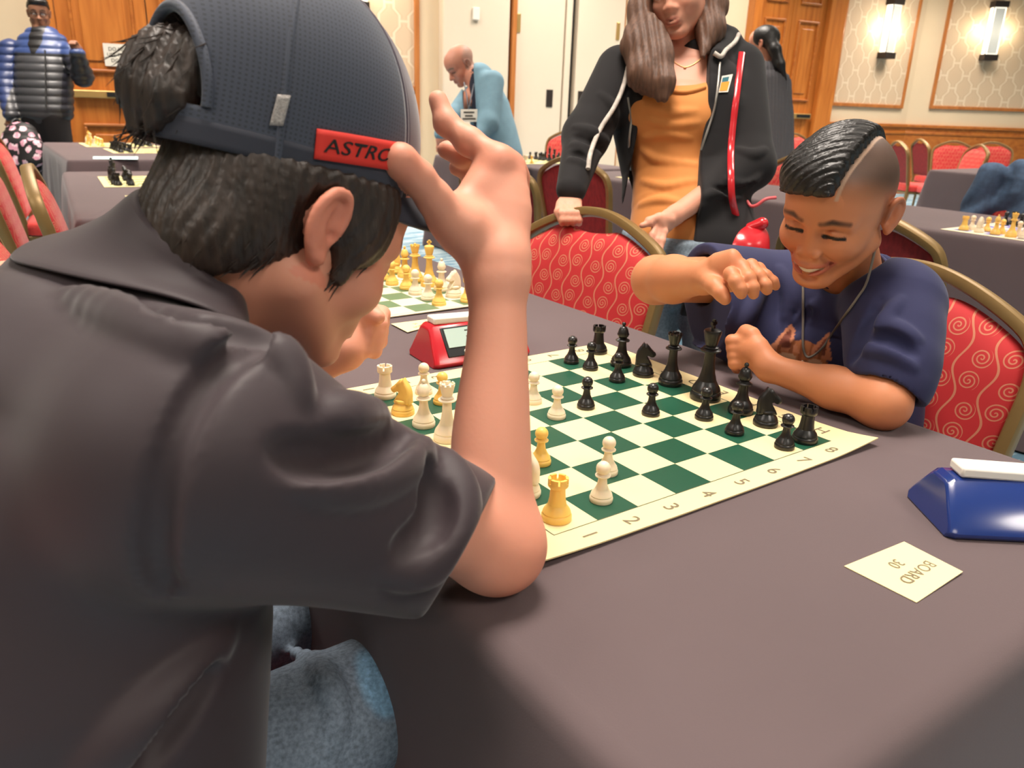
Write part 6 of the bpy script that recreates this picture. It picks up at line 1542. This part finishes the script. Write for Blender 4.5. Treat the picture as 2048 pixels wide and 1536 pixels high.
btube(sp + [at(1462, 345, 1.985), at(1464, 395, 1.99), at(1472, 432, 2.03)], 0.0085, redl, 'strap', 0.35, RIGHT)
btube([at(1498, 375, 2.12), at(1494, 400, 2.09), at(1492, 425, 2.06)], 0.0075, mat('dark_red_leather', srgb(80, 26, 34), 0.4), 'strap', 0.35, RIGHT)
btube([at(1472, 432, 2.04), at(1474, 445, 2.04), at(1478, 458, 2.045), at(1484, 462, 2.045)], 0.0048, M['brass'], 'clasp'); btube([at(1492, 422, 2.055), at(1490, 438, 2.05), at(1490, 446, 2.05), at(1496, 448, 2.05)], 0.0048, M['brass'], 'clasp')
btube([at(1494, 402, 2.06), at(1502, 412, 2.05), at(1514, 410, 2.04), at(1532, 398, 2.03), at(1552, 395, 2.03)], 0.0042, mat('pink_red_piping', srgb(222, 96, 100), 0.4), 'loose_strap')
# ------------------------------------------------------------------ the man bending over a table
def far_head(c, az, pitch, roll_up, sc, skin, hairc=None, zs=0.95, **kw):
    f = V(math.cos(az) * math.cos(pitch), math.sin(az) * math.cos(pitch), -math.sin(pitch)); Hm_ = head_frame(c, f, roll_up) @ Matrix.Scale(sc, 4); ZS[id(Hm_)] = zs; KEEP.append(Hm_)
    o, L = head_ops(**kw); return Hm_, place(o, Hm_), L
man = empty('person', V(at(985, 300, 5.45).x, at(985, 300, 5.45).y, 0)); tag(man, 'bald man in an open light blue shirt bending forward with a lanyard badge', 'person')
SKIN_M = srgb(216, 150, 126); DM = 5.45
azc = math.atan2(FWD.y, FWD.x)
HM, mo, LM = far_head(at(922, 130, DM), azc + PI - 1.05, 0.65, V(0, 0, 1), 1.02, SKIN_M, nose=1.1)
hpM, chM, shM = at(1000, 330, DM + 0.05), at(978, 220, DM), at(958, 160, DM)
sdM = V(-FWD.x, -FWD.y, 0).normalized()
mo += [('+', p_seg(at(950, 160, DM + 0.02), HM @ V(-0.03, 0, -0.05), 0.058, 0.052), 0.03)]
aR = [at(938, 192, DM - 0.02), at(908, 232, DM - 0.15), at(882, 268, DM - 0.25)]; aL = [at(985, 165, DM - 0.16), at(975, 245, DM - 0.22), at(940, 300, DM - 0.28)]
mo += chain(aR, [0.045, 0.04, 0.028], 0.02) + chain(aL, [0.045, 0.04, 0.028], 0.02)
for c_ in (aR[2], aL[2]):
    mo += [('+', p_ell(c_ + V(0, 0, -0.03), (0.035, 0.035, 0.045)), 0.02)]
    for k in range(4): mo += finger([c_ + RIGHT * (0.014 * (k - 1.5)) + V(0, 0, -0.05), c_ + RIGHT * (0.016 * (k - 1.5)) + V(0, 0, -0.085), c_ + RIGHT * (0.016 * (k - 1.5)) + V(0, 0, -0.11)], 0.009, 0.007, 0.004)
    mo += chain([c_ + RIGHT * 0.03 + V(0, 0, -0.02), c_ + RIGHT * 0.045 + V(0, 0, -0.06)], [0.012, 0.008], 0.006)
mo += [('+', p_loft([(hpM, 0.15, 0.11, sdM), (chM, 0.16, 0.11, sdM), (shM, 0.15, 0.08, sdM)]), 0.03)]
def bald(P, q, c):
    w = (np.abs(q) < 0.16).all(1) * (q[:, 0] < 0.01) * sstep(np.abs(q[:, 1]) * 0.6 - q[:, 0] * 0.6 - q[:, 2] * 0.55, 0.005, 0.035) * (q[:, 2] > -0.05) * 0.55; return mixc(c, w, srgb(150, 138, 128))
b0, b1 = bounds([hpM, chM, HM.translation, aR[2], aL[2]], 0.20)
blob('body', mo, b0, b1, 0.006, skin_m, man, face_col(SKIN_M, srgb(180, 100, 90), srgb(130, 110, 96), 0.0, HM, LM, bald))
shirtc = mat('light_blue_chambray', srgb(122, 158, 176), 0.85, noise=(20, 0.06))
ms = [('+', p_loft([(hpM + V(0, 0, 0.06), 0.20, 0.155, sdM), (chM, 0.20, 0.145, sdM), (shM + RIGHT * 0.01, 0.175, 0.10, sdM)], 2), 0.03), ('+', p_seg(aR[0], aR[1], 0.066, 0.058), 0.04), ('+', p_seg(aR[1], aR[2], 0.060, 0.045), 0.03), ('+', p_seg(aL[0], aL[1], 0.078, 0.066), 0.04), ('+', p_seg(aL[1], aL[2], 0.064, 0.046), 0.03), ('+', p_seg(at(938, 160, DM - 0.1), at(960, 138, DM + 0.08), 0.03, 0.03), 0.03)]
ms0 = list(ms)
for path in ([(900, 215), (915, 222)], [(1000, 190), (1018, 205)], [(1005, 215), (1025, 228)], [(975, 235), (990, 242)], [(965, 265), (985, 262)], [(1000, 240), (1020, 262)]): ms += ridge(ms0, path, 0.018, 0.008)
for path in ([(1000, 202), (1022, 218)], [(962, 252), (985, 254)]): ms += ridge(ms0, path, 0.012, -0.002, sub=True)
q0, q1, q2 = at(925, 165, DM), at(950, 165, DM), at(958, 300, DM); q3 = at(935, 300, DM)
nA = (q3 - q0).cross(FWD); nA = nA if nA.dot(RIGHT) < 0 else -nA; nB_ = (q2 - q1).cross(FWD); nB_ = nB_ if nB_.dot(RIGHT) > 0 else -nB_
pa, pb_, pf_ = p_plane(q0, nA), p_plane(q1, nB_), p_plane(chM, FWD)
ms.append(('-', lambda P: np.maximum(np.maximum(pa(P), pb_(P)), pf_(P)), 0.01)); ms.append(('-', p_seg(at(950, 160, DM), HM.translation, 0.065, 0.09), 0.01))
b0, b1 = bounds([hpM, chM, shM, aR[2], aL[2]], 0.24); blob('shirt', ms, b0, b1, 0.0075, shirtc, man)
mi = [('+', p_loft([(hpM, 0.16, 0.12, sdM), (chM, 0.17, 0.118, sdM), (shM, 0.15, 0.075, sdM)], 2), 0.03)]
b0, b1 = bounds([hpM, chM, shM], 0.22); blob('undershirt', mi, b0, b1, 0.009, mat('navy_undershirt', srgb(34, 40, 58), 0.85), man)
pants = [('+', p_seg(hpM + V(0, 0, -0.02), V(hpM.x, hpM.y, 0.08) + sdM * 0.1, 0.13, 0.07), 0.03), ('+', p_seg(hpM + V(0, 0, -0.02), V(hpM.x, hpM.y, 0.08) - sdM * 0.1, 0.13, 0.07), 0.03)]
b0, b1 = bounds([hpM, V(hpM.x, hpM.y, 0.1)], 0.26); b0[2] = 0.03; blob('trousers', pants, b0, b1, 0.012, mat('dark_jeans', srgb(52, 62, 84), 0.85), man)
for s_ in (-1, 1): shoe(V(hpM.x, hpM.y, 0) + sdM * (0.1 * s_), azc + PI - 0.6, man, M['black'])
# lanyard badge
lb = empty('name_badge', at(938, 231, DM - 0.22)); tag(lb, 'white name badge on a dark lanyard hanging from the bending man', 'badge')
cb = at(938, 231, DM - 0.22)
def quad3(name, c, w, h, m, parent, up=None, right=None, th=0.004):
    r = right or RIGHT; u = up or -DOWN; n = r.cross(u).normalized(); u = n.cross(r).normalized(); mb = MB(); mb.box(V(*c) - parent.location, (w, h, th), Matrix((r.normalized(), u, n)).transposed()); return mb.build(name, m, parent, 0)
quad3('card', cb, 0.110, 0.082, M['white_paper'], lb)
for dy, w in ((0.020, 0.07), (-0.003, 0.05), (-0.022, 0.085)): quad3('printed_line', cb - DOWN * dy - FWD * 0.004, w, 0.008, M['ink_dark'], lb)
MB().tube([p - lb.location for p in (at(928, 165, DM - 0.16), at(934, 195, DM - 0.21), at(937, 220, DM - 0.22), at(942, 195, DM - 0.20), at(948, 168, DM - 0.14))], 0.005, 6).build('cord', mat('grey_lanyard', srgb(120, 122, 130), 0.7), lb, 60)
# ------------------------------------------------------------------ the man in the puffer jacket
pm = empty('person', V(at(85, 220, 6.65).x, at(85, 220, 6.65).y, 0)); tag(pm, 'man in glasses and a blue and charcoal puffer jacket with one hand raised', 'person')
DP = 6.65; SKIN_P = srgb(150, 104, 80)
HP, po_, LP = far_head(at(78, 28, DP), azc + PI + 0.10 + 0.36, 0.12, V(0, 0, 1), 1.0, SKIN_P, nose=1.0, jaw=1.02)
right_h = V(RIGHT.x, RIGHT.y, 0).normalized()
hpP, chP, shP, nkP = at(90, 235, DP), at(88, 145, DP), at(84, 88, DP), at(80, 70, DP)
po_ += [('+', p_seg(nkP, HP @ V(-0.03, 0, -0.05), 0.06, 0.055), 0.03), ('+', p_loft([(hpP, 0.15, 0.09, right_h), (chP, 0.15, 0.085, right_h), (shP + V(0, 0, -0.02), 0.14, 0.06, right_h)]), 0.03)]
pR = [at(22, 100, DP), at(12, 170, DP - 0.03), at(22, 230, DP - 0.12)]; pL = [at(145, 108, DP), at(165, 152, DP - 0.1), at(155, 108, DP - 0.25)]
po_ += chain(pR, [0.05, 0.045, 0.03], 0.02) + chain(pL, [0.05, 0.045, 0.03], 0.02)
for c_, dn in ((pR[2], -1), (pL[2], 1)):
    po_ += [('+', p_ell(c_ + V(0, 0, 0.035 * dn), (0.036, 0.036, 0.048)), 0.02)]
    for k in range(4): b = c_ + right_h * (0.015 * (k - 1.5)); po_ += finger([b + V(0, 0, 0.06 * dn), b + V(-0.02, -0.02, 0.088 * dn), b + V(-0.035, -0.03, 0.070 * dn)], 0.0095, 0.008, 0.004)
    po_ += chain([c_ - right_h * 0.03 + V(0, 0, 0.02 * dn), c_ - right_h * 0.03 + V(-0.02, -0.02, 0.07 * dn)], [0.012, 0.009], 0.006)
b0, b1 = bounds([hpP, HP.translation, pR[1], pR[2], pL[1], pL[2]], 0.18)
blob('body', po_, b0, b1, 0.006, skin_m, pm, face_col(SKIN_P, srgb(130, 78, 66), srgb(24, 20, 18), 0.006, HP, LP, None, eye_open=0.006))
hp_ = place([('+', p_ell((-0.014, 0, 0.045), (0.108, 0.086, 0.094)), 0.02), ('+', p_ell((0.05, 0.01, 0.095), (0.055, 0.07, 0.035)), 0.03), ('&', lambda q: np.maximum(0.040 + 0.32 * (q[:, 0] - 0.0) - q[:, 2], -1), 0.012)], HP)
hpc = np.array(HP.translation); blob('hair', hp_, hpc - 0.18, hpc + 0.18, 0.005, hair_mat('short_black_hair', srgb(24, 20, 18), (60, 60, 60)), pm)
# glasses
gl = empty('eyeglasses', HP @ V(0.1, 0, 0)); tag(gl, 'thin dark eyeglasses on the man in the puffer jacket', 'glasses')
for s_ in (-1, 1): MB().tube([(HP @ (V(0.102 - 0.006 * abs(math.cos(a)) * (1 if math.cos(a) * s_ > 0 else 0), s_ * 0.033 + 0.024 * math.cos(a), 0.0 + 0.018 * math.sin(a)))) - gl.location for a in [2 * PI * k / 18 for k in range(18)]], 0.0018, 6, closed=True).build('rim', M['black'], gl, 60); MB().tube([(HP @ p) - gl.location for p in (V(0.094, s_ * 0.058, 0.004), V(0.04, s_ * 0.078, 0.006), V(-0.01, s_ * 0.080, 0.004))], 0.0018, 6).build('temple', M['black'], gl, 60)
MB().tube([(HP @ p) - gl.location for p in (V(0.104, -0.010, 0.004), V(0.108, 0, 0.006), V(0.104, 0.010, 0.004))], 0.0018, 6).build('bridge', M['black'], gl, 60)
pj = [('+', p_loft([(at(90, 222, DP), 0.225, 0.15, right_h), (chP, 0.225, 0.155, right_h), (shP, 0.205, 0.115, right_h), (nkP + V(0, 0, -0.005), 0.092, 0.085, right_h)], 2), 0.03), ('+', p_seg(pR[0], pR[1], 0.088, 0.080), 0.03), ('+', p_seg(pR[1], pR[2], 0.080, 0.055), 0.03), ('+', p_seg(pL[0], pL[1], 0.088, 0.078), 0.03), ('+', p_seg(pL[1], pL[2], 0.078, 0.055), 0.03)]
zq0 = chP.z
def quilt(P): return (0.010 * np.abs(np.sin((P[:, 2] - zq0) * PI / 0.062)) ** 0.6 * -1 + 0.004).astype(F32)
pj.append(('f', quilt, 0)); pj.append(('-', p_seg(nkP, HP.translation, 0.072, 0.085), 0.008))
zy = at(85, 108, DP).z; sx = right_h
def jack(P):
    c = np.tile(np.array(srgb(62, 62, 66), F32), (len(P), 1)); u = (P - arr(chP)) @ arr(sx)
    c[P[:, 2] > zy] = srgb(52, 70, 118); c[u < -0.205] = srgb(46, 60, 104); c[(u > 0.20) & (P[:, 2] < zy - 0.02)] = srgb(28, 28, 38); hz_ = P[:, 2] - (zy - 0.01); c[(hz_ > 0) & (np.abs(u + 0.01) < 0.012 + 0.55 * hz_) & (np.abs(u + 0.01) < 0.055) & (((P - arr(chP)) @ arr(FWD)) < 0)] = srgb(20, 18, 20); return c
b0, b1 = bounds([hpP, nkP, pR[1], pR[2], pL[1], pL[2]], 0.22); blob('puffer_jacket', pj, b0, b1, 0.0075, mat('puffer_nylon', srgb(60, 60, 64), 0.42, attr='Col'), pm, jack)
pt = [('+', p_seg(at(74, 235, DP), V(*(V(at(74, 235, DP).x, at(74, 235, DP).y, 0.08))), 0.12, 0.07), 0.03), ('+', p_seg(at(108, 235, DP), V(at(112, 235, DP).x, at(112, 235, DP).y, 0.08), 0.12, 0.07), 0.03)]
b0, b1 = bounds([at(74, 235, DP), at(108, 235, DP), V(pm.location.x, pm.location.y, 0.1)], 0.22); b0[2] = 0.03; blob('trousers', pt, b0, b1, 0.012, mat('black_trousers', srgb(26, 23, 26), 0.85), pm)
for px in (74, 112): shoe(V(at(px, 235, DP).x, at(px, 235, DP).y, 0), azc + PI, pm, M['black'])
rebase(MB().tube([at(90, 100, DP - 0.165), at(91, 150, DP - 0.165), at(92, 220, DP - 0.16)], 0.006, 6).build('zip', M['black'], None, 60), pm)
tee = [('+', p_loft([(chP, 0.15, 0.10, right_h), (shP + V(0, 0, -0.02), 0.13, 0.095, right_h), (nkP + V(0, 0, -0.03), 0.075, 0.075, right_h)], 2), 0.03)]
b0, b1 = bounds([chP, nkP], 0.2); blob('t_shirt', tee, b0, b1, 0.009, M['black'], pm)
# floral bag held by him
flm = mat('pink_floral_print', srgb(24, 20, 22), 0.6); nt = flm.node_tree; vo = nt.nodes.new('ShaderNodeTexVoronoi'); vo.inputs['Scale'].default_value = 14; tc_ = nt.nodes.new('ShaderNodeTexCoord'); nt.links.new(tc_.outputs['Object'], vo.inputs['Vector'])
nz_ = nt.nodes.new('ShaderNodeTexNoise'); nz_.inputs['Scale'].default_value = 30; nt.links.new(tc_.outputs['Object'], nz_.inputs['Vector'])
pk = mixcol(flm, NX(nt, nz_.outputs[0]).gt(0.5), srgb(214, 150, 170), srgb(238, 206, 214), None); mixcol(flm, (NX(nt, vo.outputs['Distance']) + (NX(nt, nz_.outputs[0]) - 0.5) * 0.5).lt(0.40), srgb(24, 20, 22), pk)
fbag = empty('floral_bag', at(45, 300, 6.4)); tag(fbag, 'black backpack printed with pink flowers hanging from the man\'s hand', 'bag')
fo = [('+', p_loft([(at(45, 330, 6.4), 0.17, 0.09, right_h), (at(42, 290, 6.4), 0.17, 0.10, right_h), (at(42, 262, 6.4), 0.12, 0.07, right_h)], 2), 0.03)]
b0, b1 = bounds([fbag.location], 0.30); blob('body', fo, b0, b1, 0.008, flm, fbag)
fp2 = [('+', p_loft([(at(62, 322, 6.28), 0.10, 0.05, right_h), (at(62, 290, 6.28), 0.10, 0.05, right_h)], 0), 0.03)]
b0, b1 = bounds([at(62, 305, 6.28)], 0.2); blob('pocket', fp2, b0, b1, 0.008, flm, fbag)
rebase(MB().tube(catmull([at(28, 262, 6.4), at(24, 245, 6.46), at(36, 240, 6.5), at(58, 262, 6.4)], 6), 0.012, 8).build('handle', M['black'], None, 60), fbag)
# ------------------------------------------------------------------ the person with a dark ponytail beyond the woman
pp_ = empty('person', V(at(1539, 220, 5.5).x, at(1539, 220, 5.5).y, 0)); tag(pp_, 'person with a dark ponytail and long grey cardigan standing behind the woman', 'person')
DQ = 5.5; HQ, qo, LQ = far_head(at(1526, 90, DQ), azc + 0.9, 0.1, V(0, 0, 1), 0.95, SKIN_W)
qo += [('+', p_seg(at(1526, 140, DQ), HQ @ V(-0.03, 0, -0.05), 0.055, 0.05), 0.03), ('+', p_loft([(at(1529, 300, DQ), 0.14, 0.1, right_h), (at(1526, 170, DQ), 0.14, 0.09, right_h)]), 0.03)]
b0, b1 = bounds([HQ.translation, at(1529, 300, DQ)], 0.2); blob('body', qo, b0, b1, 0.007, skin_m, pp_, face_col(SKIN_W, srgb(180, 100, 90), srgb(40, 30, 28), None, HQ, LQ))
qh = place([('+', p_ell((-0.016, 0, 0.042), (0.106, 0.086, 0.092)), 0.02), ('&', lambda q: q[:, 0] * 0.8 - q[:, 2] * 0.6 - 0.03, 0.012)], HQ) + chain([at(1536, 75, DQ - 0.06), at(1550, 100, DQ - 0.1), at(1559, 130, DQ - 0.1), at(1571, 160, DQ - 0.08)], [0.05, 0.040, 0.036, 0.010], 0.02)
b0, b1 = bounds([HQ.translation, at(1564, 150, DQ)], 0.16); blob('hair', qh, b0, b1, 0.005, hair_mat('black_ponytail', srgb(22, 18, 18), (90, 90, 10)), pp_)
cg = [('+', p_loft([(at(1536, 420, DQ), 0.20, 0.13, right_h), (at(1532, 300, DQ), 0.19, 0.13, right_h), (at(1526, 170, DQ), 0.19, 0.12, right_h), (at(1526, 145, DQ), 0.10, 0.08, right_h)], 2), 0.03), ('+', p_seg(at(1554, 165, DQ), at(1562, 300, DQ - 0.03), 0.06, 0.05), 0.03), ('f', lambda P: (0.004 * np.sin((P @ arr(right_h)) * 260)).astype(F32), 0), ('-', p_seg(at(1526, 140, DQ), HQ.translation, 0.06, 0.08), 0.01)]
b0, b1 = bounds([at(1536, 420, DQ), at(1526, 145, DQ), at(1562, 300, DQ)], 0.24); blob('cardigan', cg, b0, b1, 0.0075, mat('grey_ribbed_knit', srgb(78, 76, 80), 0.9), pp_)
qp = [('+', p_seg(V(at(1529, 400, DQ).x, at(1529, 400, DQ).y, 0.7) + right_h * s_ * 0.08, V(pp_.location.x, pp_.location.y, 0.08) + right_h * s_ * 0.09, 0.10, 0.06), 0.03) for s_ in (-1, 1)]
b0, b1 = bounds([V(pp_.location.x, pp_.location.y, 0.1), V(pp_.location.x, pp_.location.y, 0.7)], 0.24); b0[2] = 0.03; blob('trousers', qp, b0, b1, 0.014, M['black'], pp_)
for s_ in (-1, 1): shoe(V(pp_.location.x, pp_.location.y, 0) + right_h * s_ * 0.09, azc + 0.9, pp_, M['black'])
# ------------------------------------------------------------------ denim jacket hung over a chair at the blue board's table
chair_back_at(3.95, 1.20, 180, 'red chair under the denim jacket at the blue board\'s table')
dj = empty('denim_jacket', (3.95, 1.20, 0.6)); tag(dj, 'dark blue denim jacket hung over a chair beyond the blue board', 'jacket')
DJ = [('+', p_loft([(V(3.93, 1.20, 0.60), 0.26, 0.10, V(0, 1, 0)), (V(3.95, 1.20, 0.80), 0.26, 0.085, V(0, 1, 0)), (V(3.97, 1.20, 0.93), 0.22, 0.06, V(0, 1, 0))], 2), 0.03), ('+', p_seg(V(3.90, 1.44, 0.90), V(3.82, 1.50, 0.62), 0.065, 0.055), 0.04), ('+', p_seg(V(3.90, 0.96, 0.90), V(3.84, 0.91, 0.62), 0.065, 0.055), 0.04), ('f', lambda P: (0.008 * np.sin(P[:, 1] * 38 + 5 * np.sin(P[:, 2] * 9))).astype(F32), 0)]
blob('jacket', DJ, (3.70, 0.78, 0.5), (4.15, 1.62, 1.05), 0.009, mat('dark_blue_denim', srgb(58, 78, 104), 0.85, noise=(40, 0.25)), dj)
